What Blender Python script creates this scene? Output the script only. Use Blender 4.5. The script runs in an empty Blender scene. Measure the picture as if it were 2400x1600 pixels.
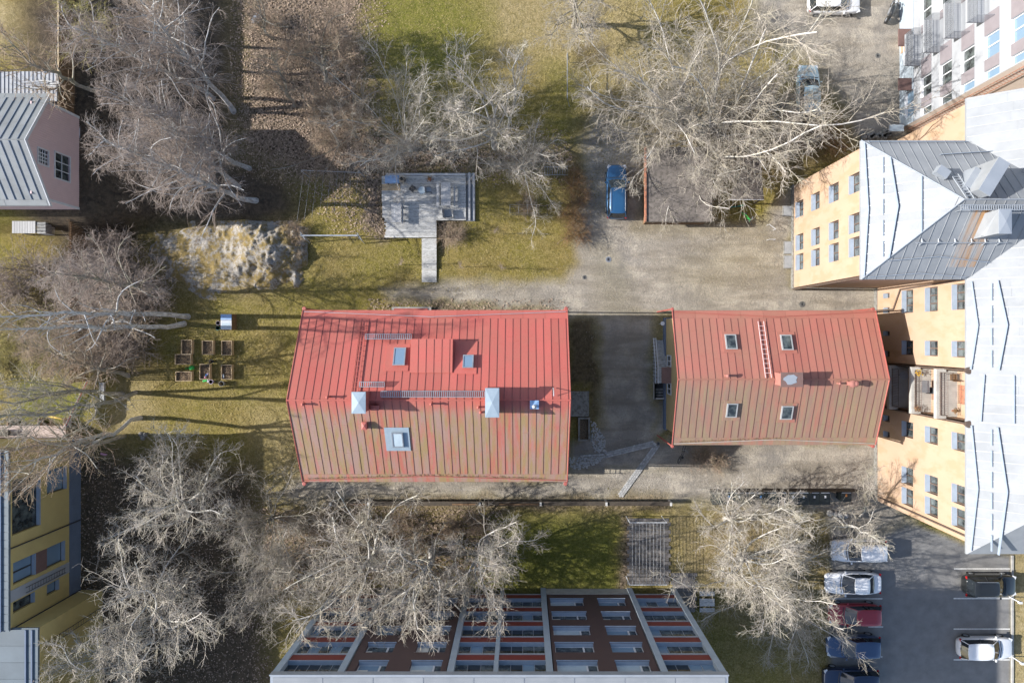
import bpy, math, random
import numpy as np
from mathutils import Vector, Matrix, noise as mnoise

# ---------------------------------------------------------------- camera, sky, sun, exposure
SC = bpy.context.scene
COL = SC.collection
HC = 57.0          # drone height over the yard
F = 1600.0         # focal length in photo pixels (2400 wide)
NX, NY = 1225.0, 790.0   # nadir point in the photo
camd = bpy.data.cameras.new("camera")
cam = bpy.data.objects.new("camera", camd)
COL.objects.link(cam)
camd.sensor_width = 36.0
camd.lens = 36.0 * F / 2400.0
camd.shift_x = (1200 - NX) / 2400.0
camd.shift_y = (NY - 800) / 2400.0
camd.clip_start = 0.5
camd.clip_end = 3000
cam.location = (0, 0, HC)
cam.rotation_euler = (0, 0, 0)
SC.camera = cam

SUN_EL = math.radians(28.7)
SUN_DIR = Vector((math.cos(SUN_EL), -0.008, -math.sin(SUN_EL))).normalized()   # light travels to +x
world = bpy.data.worlds.new("World")
SC.world = world
world.use_nodes = True
wn = world.node_tree.nodes
wl = world.node_tree.links
bg = wn["Background"]
sky = wn.new("ShaderNodeTexSky")
sky.sky_type = 'NISHITA'
sky.sun_disc = False
sky.sun_elevation = SUN_EL
sky.sun_rotation = math.radians(-90)
sky.air_density = 1.0
sky.dust_density = 1.2
wl.new(sky.outputs[0], bg.inputs[0])
bg.inputs[1].default_value = 0.125
sund = bpy.data.lights.new("sun", 'SUN')
sund.energy = 4.7
sund.angle = math.radians(0.53)
sund.color = (1.0, 0.955, 0.89)
sun = bpy.data.objects.new("sun", sund)
COL.objects.link(sun)
sun.rotation_euler = SUN_DIR.to_track_quat('-Z', 'Y').to_euler()
SC.view_settings.view_transform = 'Standard'
SC.view_settings.look = 'None'
SC.view_settings.exposure = 0.95
SC.view_settings.gamma = 1.0
SC.view_settings.use_curve_mapping = False
SC.cycles.max_bounces = 6
SC.cycles.diffuse_bounces = 3

# ---------------------------------------------------------------- helpers
R = random.Random(7)
ORG = {}

def W(px, py, z=0.0):
    k = F / (HC - z)
    return ((px - NX) / k, (NY - py) / k, z)

def tag(o, label=None, cat=None, group=None, kind=None):
    if label: o['label'] = label
    if cat: o['category'] = cat
    if group: o['group'] = group
    if kind: o['kind'] = kind
    return o

def thing(name, loc, label, cat, group=None, rz=None):
    """rz given: the parts are built in the thing's own coordinates; otherwise in world coordinates"""
    o = bpy.data.objects.new(name, None)
    COL.objects.link(o)
    o.empty_display_size = 0.3
    o.location = loc
    o.rotation_euler = (0, 0, rz or 0)
    ORG[o.name] = Vector(loc) if rz is None else Vector((0, 0, 0))
    return tag(o, label, cat, group)

def copy_tree(o, parent=None):
    c = o.copy()
    COL.objects.link(c)
    if parent is not None:
        c.parent = parent
    for ch in list(o.children):
        copy_tree(ch, c)
    return c

def mesh_np(name, V, Fc, mat=None, smooth=False, k=4):
    """V (n,3) array, Fc (m,k) int array"""
    me = bpy.data.meshes.new(name)
    V = np.asarray(V, dtype=np.float32)
    Fc = np.asarray(Fc, dtype=np.int32)
    m, k = Fc.shape
    me.vertices.add(len(V))
    me.vertices.foreach_set("co", V.ravel())
    me.loops.add(m * k)
    me.loops.foreach_set("vertex_index", Fc.ravel())
    me.polygons.add(m)
    me.polygons.foreach_set("loop_start", np.arange(0, m * k, k, dtype=np.int32))
    if smooth:
        me.polygons.foreach_set("use_smooth", np.ones(m, dtype=bool))
    me.update(calc_edges=True)
    if mat: me.materials.append(mat)
    return me

def link(name, me, parent=None):
    o = bpy.data.objects.new(name, me)
    COL.objects.link(o)
    if parent is not None:
        o.parent = parent
        ORG[o.name] = ORG.get(parent.name, Vector((0, 0, 0)))
    return o

class MB:
    """collects shapes, given in world coordinates (or local ones), into one mesh"""
    def __init__(s):
        s.v = []; s.f = []
    def add(s, vs, fs):
        b = len(s.v)
        s.v += [tuple(p) for p in vs]
        s.f += [tuple(i + b for i in f) for f in fs]
        return s
    def box(s, x0, x1, y0, y1, z0, z1):
        v = [(x0, y0, z0), (x1, y0, z0), (x1, y1, z0), (x0, y1, z0), (x0, y0, z1), (x1, y0, z1), (x1, y1, z1), (x0, y1, z1)]
        return s.add(v, [(3, 2, 1, 0), (4, 5, 6, 7), (0, 1, 5, 4), (1, 2, 6, 5), (2, 3, 7, 6), (3, 0, 4, 7)])
    def obox(s, c, size, rz=0.0, m=None):
        hx, hy, hz = size[0] / 2, size[1] / 2, size[2] / 2
        if m is None: m = Matrix.Rotation(rz, 3, 'Z')
        v = [Vector(c) + m @ Vector(p) for p in [(-hx, -hy, -hz), (hx, -hy, -hz), (hx, hy, -hz), (-hx, hy, -hz), (-hx, -hy, hz), (hx, -hy, hz), (hx, hy, hz), (-hx, hy, hz)]]
        return s.add(v, [(3, 2, 1, 0), (4, 5, 6, 7), (0, 1, 5, 4), (1, 2, 6, 5), (2, 3, 7, 6), (3, 0, 4, 7)])
    def slab(s, pts, th, up=None):
        """a flat polygon (counter-clockwise from above) thickened downwards by th"""
        n = len(pts)
        d = Vector(up) * th if up else Vector((0, 0, th))
        top = [Vector(p) for p in pts]
        bot = [p - d for p in top]
        fs = [tuple(range(n)), tuple(range(2 * n - 1, n - 1, -1))]
        for i in range(n):
            j = (i + 1) % n
            fs.append((i, i + n, j + n, j))
        return s.add(top + bot, fs)
    def tube(s, pts, r, k=6, caps=True):
        pts = [Vector(p) for p in pts]
        n = len(pts)
        rs = r if isinstance(r, (list, tuple)) else [r] * n
        vs, fs = [], []
        for i, p in enumerate(pts):
            t = (pts[min(i + 1, n - 1)] - pts[max(i - 1, 0)]).normalized()
            a = Vector((0, 0, 1)) if abs(t.z) < 0.9 else Vector((1, 0, 0))
            u = t.cross(a).normalized(); w = t.cross(u)
            for j in range(k):
                an = 2 * math.pi * j / k
                vs.append(p + (u * math.cos(an) + w * math.sin(an)) * rs[i])
        for i in range(n - 1):
            for j in range(k):
                j2 = (j + 1) % k
                fs.append((i * k + j, i * k + j2, (i + 1) * k + j2, (i + 1) * k + j))
        if caps:
            fs.append(tuple(range(k - 1, -1, -1))); fs.append(tuple(range((n - 1) * k, n * k)))
        return s.add(vs, fs)
    def cyl(s, c, r, h, k=16, r2=None):
        return s.tube([c, (c[0], c[1], c[2] + h)], [r, r if r2 is None else r2], k)
    def lathe(s, c, prof, k=16):
        return s.tube([(c[0], c[1], c[2] + z) for _, z in prof], [max(r, .002) for r, _ in prof], k)
    def build(s, name, mat, parent=None, bevel=0.0, smooth=False):
        me = bpy.data.meshes.new(name)
        off = ORG.get(parent.name, Vector((0, 0, 0))) if parent is not None else None
        V = s.v
        base = None
        if parent is None:
            a = np.array(V); base = Vector(((a[:, 0].min() + a[:, 0].max()) / 2, (a[:, 1].min() + a[:, 1].max()) / 2, a[:, 2].min()))
            off = base
        if off.length > 0:
            V = [(p[0] - off.x, p[1] - off.y, p[2] - off.z) for p in V]
        me.from_pydata(V, [], s.f)
        me.materials.append(mat)
        if smooth:
            me.polygons.foreach_set("use_smooth", np.ones(len(me.polygons), dtype=bool))
        o = link(name, me, parent)
        if base is not None:
            o.location = base
            ORG[o.name] = base
        if bevel:
            b = o.modifiers.new("bevel", 'BEVEL'); b.width = bevel; b.segments = 2; b.limit_method = 'ANGLE'
        return o

# ---------------------------------------------------------------- materials
MATS = {}
def nt(name):
    m = bpy.data.materials.new(name); m.use_nodes = True
    t = m.node_tree
    return m, t, t.nodes, t.links, t.nodes["Principled BSDF"]

def ramp_mix(n, l, fac, a, b):
    mx = n.new("ShaderNodeMix"); mx.data_type = 'RGBA'
    if hasattr(fac, 'is_linked') or not isinstance(fac, (int, float)):
        l.new(fac, mx.inputs[0])
    else: mx.inputs[0].default_value = fac
    for s_, v in ((6, a), (7, b)):
        if isinstance(v, (tuple, list)): mx.inputs[s_].default_value = (v[0], v[1], v[2], 1)
        else: l.new(v, mx.inputs[s_])
    return mx.outputs[2]

def nz(n, l, vec, scale, detail=3, rough=.55, lo=.35, hi=.65, sc3=None, w=None):
    """noise remapped through lo..hi to 0..1"""
    if sc3:
        mp = n.new("ShaderNodeMapping"); mp.inputs['Scale'].default_value = sc3
        l.new(vec, mp.inputs[0]); vec = mp.outputs[0]
    t = n.new("ShaderNodeTexNoise"); t.inputs['Scale'].default_value = scale
    t.inputs['Detail'].default_value = detail; t.inputs['Roughness'].default_value = rough
    l.new(vec, t.inputs['Vector'])
    r = n.new("ShaderNodeMapRange"); r.inputs[1].default_value = lo; r.inputs[2].default_value = hi
    l.new(t.outputs['Fac'], r.inputs[0])
    return r.outputs[0]

def mat(name, col, col2=None, rough=.7, scale=2.0, metal=0.0, spec=.5, rnd=0.0, bump=0.0, sc3=None, lo=.3, hi=.7, col3=None, scale3=14.0, obj=False, coat=0.0):
    m, t, n, l, p = nt(name)
    if obj:
        tc = n.new("ShaderNodeTexCoord"); vec = tc.outputs['Object']
    else:
        g = n.new("ShaderNodeNewGeometry"); vec = g.outputs['Position']
    if col2 is None: col2 = tuple(c * .78 for c in col)
    f = nz(n, l, vec, scale, 4, .6, lo, hi, sc3)
    out = ramp_mix(n, l, f, col, col2)
    if col3 is not None:
        f3 = nz(n, l, vec, scale3, 3, .6, .48, .62, sc3)
        out = ramp_mix(n, l, f3, out, col3)
    if rnd:
        oi = n.new("ShaderNodeObjectInfo")
        hsv = n.new("ShaderNodeHueSaturation")
        r = n.new("ShaderNodeMapRange"); r.inputs[3].default_value = 1 - rnd; r.inputs[4].default_value = 1 + rnd
        l.new(oi.outputs['Random'], r.inputs[0]); l.new(r.outputs[0], hsv.inputs['Value'])
        l.new(out, hsv.inputs['Color']); out = hsv.outputs[0]
    l.new(out, p.inputs['Base Color'])
    p.inputs['Roughness'].default_value = rough
    p.inputs['Metallic'].default_value = metal
    p.inputs['Specular IOR Level'].default_value = spec
    p.inputs['Coat Weight'].default_value = coat
    if bump:
        tb = n.new("ShaderNodeTexNoise"); tb.inputs['Scale'].default_value = scale * 6; tb.inputs['Detail'].default_value = 4
        l.new(vec, tb.inputs['Vector'])
        b = n.new("ShaderNodeBump"); b.inputs['Strength'].default_value = bump; b.inputs['Distance'].default_value = .03
        l.new(tb.outputs['Fac'], b.inputs['Height']); l.new(b.outputs[0], p.inputs['Normal'])
    MATS[name] = m
    return m

mat('white_paint', (.6, .61, .63), (.5, .52, .55), .55, 3)
mat('dark_metal', (.045, .05, .055), (.03, .03, .035), .45, 5)
mat('black_rubber', (.02, .02, .02), (.03, .03, .03), .8, 5)
mat('steel', (.38, .4, .43), (.28, .3, .33), .4, 3, metal=.5)
mat('pale_metal', (.34, .37, .41), (.29, .32, .36), .42, 1.5, metal=.25)
mat('blue_grey_sill', (.28, .33, .4), (.23, .28, .35), .45, 3)
mat('concrete', (.24, .235, .22), (.17, .165, .155), .9, 2.2, bump=.4, col3=(.12, .115, .1), scale3=5)
mat('pale_concrete', (.42, .41, .38), (.3, .29, .27), .9, 2.0, bump=.3)
mat('window_brown', (.12, .085, .07), (.09, .065, .05), .55, 5)
mat('old_red', (.38, .1, .08), (.28, .075, .06), .6, 4)
mat('grey_wood', (.55, .55, .54), (.43, .43, .425), .8, 9, sc3=(1, 6, 1), rnd=.12, col3=(.28, .28, .265), scale3=4)
mat('grey_wood_lengthways', (.46, .46, .465), (.34, .345, .35), .8, 9, sc3=(6, 1, 1), rnd=.12)
mat('brown_wood', (.19, .115, .06), (.11, .065, .035), .85, 5, sc3=(1, 1, .4), rnd=.25)
mat('pale_wood', (.48, .37, .24), (.36, .27, .17), .8, 6, rnd=.1)
mat('pink_wood', (.5, .4, .36), (.38, .3, .27), .8, 6, sc3=(.3, 3, 1), rnd=.1)
mat('dark_wood', (.07, .055, .04), (.04, .032, .025), .85, 5, rnd=.2)
mat('soil', (.09, .06, .04), (.045, .032, .022), .95, 9, col3=(.26, .19, .11), scale3=22)
mat('yellow_plaster', (.47, .37, .15), (.42, .33, .135), .85, .8, bump=.1)
mat('beige_plaster', (.42, .33, .17), (.36, .28, .15), .85, 1.0)
mat('blue_plinth', (.13, .17, .24), (.1, .13, .19), .8, 1.0)
mat('orange_plaster', (.42, .3, .215), (.385, .27, .19), .85, .7, bump=.1, col3=(.37, .255, .165), scale3=1.2, sc3=(1, 1, .5))
mat('white_panel', (.32, .335, .36), (.28, .295, .32), .6, .8)
mat('grey_blue_panel', (.36, .42, .47), (.3, .35, .4), .6, 1.2)
mat('mauve_panel', (.22, .2, .215), (.19, .17, .185), .6, 2)
mat('brown_cladding', (.085, .052, .05), (.07, .043, .042), .7, 2, sc3=(1, 1, 8))
mat('dark_red_cladding', (.2, .035, .028), (.15, .028, .022), .65, 3, sc3=(1, 1, 8))
mat('lichen_grey', (.3, .31, .32), (.24, .25, .26), .8, 3)
mat('pink_boards', (.62, .47, .47), (.57, .43, .435), .75, 2)
mat('salmon_paint', (.36, .15, .12), (.3, .12, .1), .7, 3)
mat('terracotta', (.42, .17, .1), (.3, .12, .07), .85, 3, col3=(.2, .12, .08), scale3=6)
mat('felt_roof', (.17, .15, .135), (.12, .105, .095), .95, 1.5, bump=.3, col3=(.09, .08, .07), scale3=4)
mat('brown_roof', (.17, .1, .09), (.13, .08, .07), .8, 3)
mat('leaf_debris', (.34, .22, .12), (.1, .06, .035), .9, 16, lo=.4, hi=.6)
mat('plastic_green', (.03, .42, .08), (.02, .33, .06), .4, 3)
mat('plastic_teal', (.04, .3, .25), (.03, .24, .2), .4, 3)
mat('plastic_lilac', (.5, .42, .58), (.4, .34, .48), .5, 3)
mat('plastic_blue', (.05, .25, .6), (.04, .2, .5), .4, 3)
mat('plastic_yellow', (.7, .45, .03), (.6, .38, .02), .5, 3)
mat('plastic_red', (.5, .03, .03), (.4, .02, .02), .4, 3)
mat('plastic_pink', (.6, .3, .4), (.5, .25, .33), .5, 3)
mat('orange_sticker', (.7, .25, .04), (.6, .2, .03), .5, 3)
mat('bin_dark', (.028, .036, .034), (.02, .026, .026), .5, 3, rnd=.25)
mat('tyre', (.018, .018, .018), (.012, .012, .012), .8, 9)
mat('red_lamp', (.45, .01, .01), (.35, .01, .01), .2, 9)
mat('clear_lamp', (.6, .62, .65), (.5, .52, .55), .15, 9)
mat('road_paint', (.62, .62, .6), (.42, .42, .41), .8, 7, lo=.4, hi=.75)
mat('blue_cover', (.24, .38, .6), (.2, .32, .52), .5, 4)
mat('frosted_glass', (.42, .5, .55), (.36, .44, .5), .15, 2)
mat('galvanised_plate', (.33, .4, .46), (.27, .34, .4), .45, 2, metal=.2)
mat('curtain', (.6, .6, .56), (.5, .5, .47), .9, 3)
mat('rust_stain', (.5, .2, .05), (.36, .13, .03), .8, 6)

def car_paint(name, col, metal=.2):
    return mat(name, col, tuple(c * .93 for c in col), .28, 3, metal=metal, coat=.8)
car_paint('paint_white', (.72, .73, .75), 0)
car_paint('paint_blue', (.025, .1, .22), .3)
car_paint('paint_navy', (.015, .03, .07), .3)
car_paint('paint_red', (.3, .02, .03), .1)
car_paint('paint_black', (.018, .02, .021), .2)
car_paint('paint_pale_blue', (.3, .42, .48), .2)
car_paint('paint_steel_blue', (.04, .075, .15), .3)

m, t, n, l, p = nt('glass')
g = n.new("ShaderNodeNewGeometry")
f = nz(n, l, g.outputs['Position'], 1.7, 3, .6, .4, .65)
l.new(ramp_mix(n, l, f, (.02, .025, .028), (.1, .12, .12)), p.inputs['Base Color'])
p.inputs['Roughness'].default_value = .06; p.inputs['Specular IOR Level'].default_value = .8
MATS['glass'] = m
m, t, n, l, p = nt('car_glass')
p.inputs['Base Color'].default_value = (.02, .025, .03, 1)
p.inputs['Roughness'].default_value = .05; p.inputs['Specular IOR Level'].default_value = .8
MATS['car_glass'] = m
m, t, n, l, p = nt('pale_glass')
p.inputs['Base Color'].default_value = (.16, .24, .33, 1)
p.inputs['Roughness'].default_value = .1; p.inputs['Specular IOR Level'].default_value = .8
MATS['pale_glass'] = m

def roof_material(name, new, faded, moss, lower_at, tip, strength):
    """painted sheet roof: fresh paint, faded and lichen-stained streaks that run down the slope"""
    m, t, n, l, p = nt(name)
    g = n.new("ShaderNodeNewGeometry"); pos = g.outputs['Position']
    sep = n.new("ShaderNodeSeparateXYZ"); l.new(pos, sep.inputs[0])
    low = n.new("ShaderNodeMapRange"); low.interpolation_type = 'SMOOTHSTEP'
    low.inputs[1].default_value = lower_at; low.inputs[2].default_value = lower_at - tip
    l.new(sep.outputs['Y'], low.inputs[0])
    oi = n.new("ShaderNodeObjectInfo")
    cmb = n.new("ShaderNodeVectorMath"); cmb.operation = 'SCALE'; cmb.inputs[3].default_value = 31.0
    cx = n.new("ShaderNodeCombineXYZ"); l.new(oi.outputs['Random'], cx.inputs[2]); l.new(cx.outputs[0], cmb.inputs[0])
    add = n.new("ShaderNodeVectorMath"); l.new(pos, add.inputs[0]); l.new(cmb.outputs[0], add.inputs[1])
    streak = nz(n, l, add.outputs[0], 1.0, 5, .65, .36, .6, (2.6, .35, .35))
    big = nz(n, l, pos, .28, 3, .5, .35, .62)
    grain = nz(n, l, pos, 14, 3, .7, .3, .7)
    # faded amount = lower mask * (streaks + large patches)
    s1 = n.new("ShaderNodeMath"); s1.operation = 'MULTIPLY_ADD'; l.new(streak, s1.inputs[0]); s1.inputs[1].default_value = .8; pm_ = n.new('ShaderNodeMath'); pm_.operation = 'MULTIPLY_ADD'; l.new(big, pm_.inputs[0]); pm_.inputs[1].default_value = .35; pr_ = n.new('ShaderNodeMath'); pr_.operation = 'MULTIPLY'; pr_.inputs[1].default_value = .6; l.new(oi.outputs['Random'], pr_.inputs[0]); l.new(pr_.outputs[0], pm_.inputs[2]); l.new(pm_.outputs[0], s1.inputs[2])
    s2 = n.new("ShaderNodeMath"); s2.operation = 'MULTIPLY'; s2.use_clamp = True; l.new(s1.outputs[0], s2.inputs[0]); l.new(low.outputs[0], s2.inputs[1])
    s3 = n.new("ShaderNodeMath"); s3.operation = 'MULTIPLY'; l.new(s2.outputs[0], s3.inputs[0]); s3.inputs[1].default_value = strength
    hs = n.new("ShaderNodeHueSaturation"); hs.inputs['Color'].default_value = (*new, 1)
    rr = n.new("ShaderNodeMapRange"); rr.inputs[3].default_value = .88; rr.inputs[4].default_value = 1.1; l.new(oi.outputs['Random'], rr.inputs[0]); l.new(rr.outputs[0], hs.inputs['Value'])
    c0 = ramp_mix(n, l, nz(n, l, pos, .5, 4, .6, .35, .75), hs.outputs[0], tuple(a * b for a, b in zip(new, (.86, 1.15, 1.05))))
    c1 = ramp_mix(n, l, nz(n, l, add.outputs[0], .9, 4, .6, .42, .6, (3.2, .5, .5)), faded, moss)
    c2 = ramp_mix(n, l, s3.outputs[0], c0, c1)
    gm = n.new("ShaderNodeMath"); gm.operation = 'MULTIPLY'; gm.inputs[1].default_value = .16; l.new(grain, gm.inputs[0])
    c3 = ramp_mix(n, l, gm.outputs[0], c2, (.12, .07, .05))
    l.new(c3, p.inputs['Base Color'])
    p.inputs['Roughness'].default_value = .62; p.inputs['Specular IOR Level'].default_value = .3
    MATS[name] = m
roof_material('red_roof', (.46, .112, .094), (.315, .205, .17), (.285, .205, .1), -4.3, 1.4, 1.0)
roof_material('faded_red_roof', (.385, .14, .11), (.25, .165, .125), (.26, .2, .125), -2.2, 2.2, .95)
m, t, n, l, p = nt('seam_metal')
p.inputs['Base Color'].default_value = (.13, .045, .045, 1); p.inputs['Roughness'].default_value = .6  # dark tone puts the ribs' shadow side into the colour
MATS['seam_metal'] = m

def grey_roof(name, a, b):
    m, t, n, l, p = nt(name)
    g = n.new("ShaderNodeNewGeometry"); pos = g.outputs['Position']
    f = nz(n, l, pos, .8, 5, .6, .3, .7)
    c = ramp_mix(n, l, f, a, b)
    oi = n.new("ShaderNodeObjectInfo"); hs = n.new("ShaderNodeHueSaturation")
    rr = n.new("ShaderNodeMapRange"); rr.inputs[3].default_value = .94; rr.inputs[4].default_value = 1.05
    l.new(oi.outputs['Random'], rr.inputs[0]); l.new(rr.outputs[0], hs.inputs['Value']); l.new(c, hs.inputs['Color'])
    l.new(hs.outputs[0], p.inputs['Base Color'])
    p.inputs['Roughness'].default_value = .6
    MATS[name] = m
    return m, n, l, p, pos, hs
grey_roof('grey_sheet_roof', (.255, .27, .29), (.2, .215, .235))
grey_roof('old_grey_sheet_roof', (.25, .265, .275), (.185, .195, .2))
m, n, l, p, pos, hs = grey_roof('rusty_sheet_roof', (.3, .31, .32), (.25, .26, .27))
grey_roof('slate_grey_sheet', (.105, .135, .16), (.085, .11, .13))
f = nz(n, l, pos, .8, 5, .7, .4, .62, (2.2, .25, .25))
l.new(ramp_mix(n, l, f, hs.outputs[0], (.36, .2, .09)), p.inputs['Base Color'])

def bark(name, a, b, c3, blotch=.5):
    m, t, n, l, p = nt(name)
    tc = n.new("ShaderNodeTexCoord")
    f = nz(n, l, tc.outputs['Object'], 5, 4, .7, .42, .6, (1, 1, .4))
    c = ramp_mix(n, l, f, a, b)
    f2 = nz(n, l, tc.outputs['Object'], 1.1, 3, .6, .45, .6)
    mm = n.new("ShaderNodeMath"); mm.operation = 'MULTIPLY'; mm.inputs[1].default_value = blotch; l.new(f2, mm.inputs[0])
    c = ramp_mix(n, l, mm.outputs[0], c, c3)
    l.new(c, p.inputs['Base Color']); p.inputs['Roughness'].default_value = .9; p.inputs['Specular IOR Level'].default_value = .1
    MATS[name] = m
bark('grey_bark', (.36, .335, .3), (.24, .22, .19), (.25, .25, .15))
bark('pale_bark', (.58, .56, .53), (.42, .4, .37), (.4, .38, .28))
bark('birch_bark', (.6, .6, .6), (.3, .29, .28), (.42, .4, .37))
bark('twig_grey', (.42, .38, .33), (.3, .265, .23), (.38, .35, .25))
bark('twig_pale', (.46, .42, .37), (.33, .295, .26), (.46, .43, .32))
bark('twig_birch', (.35, .29, .25), (.24, .19, .16), (.42, .37, .34))
bark('twig_brown', (.36, .275, .21), (.24, .175, .13), (.36, .31, .21))
bark('leaf_yellow', (.42, .36, .15), (.28, .25, .1), (.2, .2, .08))
bark('hedge_leaf', (.3, .18, .09), (.16, .09, .05), (.2, .16, .07))
# ---------------------------------------------------------------- ground
def hgt(x, y):
    """height of the land: the lots on the left lie higher than the yard"""
    x = np.asarray(x, dtype=float); y = np.asarray(y, dtype=float)
    def ss(a, b, t):
        u = np.clip((t - a) / (b - a), 0, 1); return u * u * (3 - 2 * u)
    top = 1.1 + 3.2 * ss(8.2, 9.6, y) - 0.9 * ss(-6.5, -8.2, y) * 1.0
    top = np.where(y < -6.5, 1.1 - 0.9 * ss(-6.5, -8.2, y), top)
    edge = -35.3 + 1.0 * ss(8.2, 9.6, y)
    w = 2.0 + 4.5 * ss(8.2, 11, y)
    return top * (1 - ss(edge, edge + w, x))

def poly_mask(X, Y, pts, feather):
    """soft inside mask of a polygon given in photo pixels on the ground"""
    P = np.array([W(a, b)[:2] for a, b in pts])
    n = len(P)
    inside = np.zeros(X.shape, bool)
    d = np.full(X.shape, 1e9)
    for i in range(n):
        x0, y0 = P[i]; x1, y1 = P[(i + 1) % n]
        c = ((y0 > Y) != (y1 > Y)) & (X < (x1 - x0) * (Y - y0) / (y1 - y0 + 1e-12) + x0)
        inside ^= c
        dx, dy = x1 - x0, y1 - y0
        t = np.clip(((X - x0) * dx + (Y - y0) * dy) / (dx * dx + dy * dy + 1e-12), 0, 1)
        d = np.minimum(d, np.hypot(X - x0 - t * dx, Y - y0 - t * dy))
    sd = np.where(inside, d, -d)
    return np.clip(sd / feather * .5 + .5, 0, 1)

def vnoise(X, Y, s, seed):
    """cheap smooth value noise"""
    rg = np.random.RandomState(seed)
    G = rg.rand(256, 256)
    x = X / s + 1000; y = Y / s + 1000
    i = np.floor(x).astype(int); j = np.floor(y).astype(int)
    u = x - i; v = y - j
    u = u * u * (3 - 2 * u); v = v * v * (3 - 2 * v)
    a = G[i % 256, j % 256]; b = G[(i + 1) % 256, j % 256]; c = G[i % 256, (j + 1) % 256]; d = G[(i + 1) % 256, (j + 1) % 256]
    return (a * (1 - u) + b * u) * (1 - v) + (c * (1 - u) + d * u) * v

def fbm(X, Y, s, seed):
    return (vnoise(X, Y, s, seed) * .5 + vnoise(X, Y, s / 2.1, seed + 1) * .3 + vnoise(X, Y, s / 4.3, seed + 2) * .2)

DX = .25
gx = np.arange(-50, 52.01, DX); gy = np.arange(-36, 38.01, DX)
GX, GY = np.meshgrid(gx, gy, indexing='ij')
wx = GX + (fbm(GX, GY, 1.6, 5) - .5) * 1.3
wy = GY + (fbm(GX, GY, 1.6, 9) - .5) * 1.3
cls = {k: np.zeros(GX.shape) for k in ('gravel', 'asphalt', 'leaf', 'green', 'soil', 'straw')}
def zone(kind, pts, feather=.5, amt=1.0, over=True, warp=1.0):
    x = GX + (wx - GX) * warp; y = GY + (wy - GY) * warp
    mk = poly_mask(x, y, pts, feather) * amt
    if over:
        for k in cls:
            cls[k] = cls[k] * (1 - mk)
    cls[kind] = np.clip(cls[kind] + mk, 0, 1)
# soft kinds of turf and litter
zone('straw', [(-200, 60), (150, 60), (150, 170), (-200, 170)], .8)
zone('soil', [(140, -100), (575, -100), (580, 330), (690, 330), (700, 500), (620, 545), (340, 545), (270, 800), (205, 800), (140, 540)], 1.5, 1.0)  # dark soil also paints the deep shade below the birches
zone('leaf', [(545, -100), (880, -100), (860, 120), (850, 300), (900, 420), (700, 420), (560, 360)], 1.6, .95)
zone('leaf', [(700, 330), (880, 310), (1130, 330), (1330, 350), (1350, 400), (1120, 410), (900, 408), (700, 400)], .9, .85)
zone('leaf', [(852, 400), (895, 410), (900, 500), (915, 545), (893, 566), (855, 520)], .5)
zone('leaf', [(1024, 515), (1080, 515), (1090, 560), (1040, 585), (1022, 560)], .5, .9)
zone('straw', [(1080, -100), (1500, -60), (1560, 150), (1350, 190), (1130, 110)], 2.4, .85)
zone('green', [(870, -100), (1080, -100), (1140, 60), (1080, 200), (960, 180), (860, 90)], 2.0, .8)
zone('green', [(1300, 170), (1360, 160), (1420, 200), (1370, 330), (1290, 300)], 1.8, .6)
zone('leaf', [(1380, 200), (1900, 180), (1960, 330), (1900, 380), (1560, 520), (1360, 560), (1340, 380)], 1.5, .6)
zone('straw', [(1350, 150), (1800, 60), (1800, 180), (1450, 260)], 1.8, .7)
zone('leaf', [(370, 660), (560, 690), (700, 660), (700, 640), (560, 640), (380, 600)], 1.2, .5)
zone('straw', [(260, 870), (350, 890), (370, 1010), (250, 1010)], 1.0, .8)
zone('straw', [(590, 960), (720, 960), (720, 1190), (610, 1190)], 1.6, .7)
zone('leaf', [(-150, 690), (160, 690), (160, 860), (-150, 880)], 1.2, .8)
zone('soil', [(208, 760), (400, 640), (400, 700), (330, 880), (208, 880)], 1.0, .7)
zone('green', [(60, 880), (190, 870), (240, 920), (170, 1000), (60, 990)], .7, .9)
zone('soil', [(150, 1020), (600, 1090), (640, 1300), (640, 1700), (150, 1700)], 2.0, .95)  # lower left shade is put into this dark soil too
zone('leaf', [(620, 1180), (1160, 1190), (1150, 1330), (700, 1400), (560, 1330)], 2.0, .55)
zone('green', [(1100, 1210), (1452, 1205), (1452, 1388), (1100, 1392)], 1.2, 1.0)
zone('straw', [(1100, 1205), (1452, 1200), (1450, 1235), (1100, 1250)], .9, .4)
zone('leaf', [(1452, 1205), (1480, 1205), (1478, 1385), (1452, 1385)], .4, .9)
zone('straw', [(1560, 1190), (1850, 1200), (1850, 1385), (1570, 1385)], 1.0, .85)
zone('leaf', [(1640, 1180), (1940, 1180), (1940, 1600), (1780, 1500), (1640, 1330)], 1.6, .55)
zone('straw', [(2372, 1290), (2600, 1290), (2600, 1700), (2372, 1700)], .3, 1.0, warp=.1)
zone('soil', [(1346, 103), (1425, 103), (1425, 156), (1346, 156)], .3, .7, warp=.2)
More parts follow.
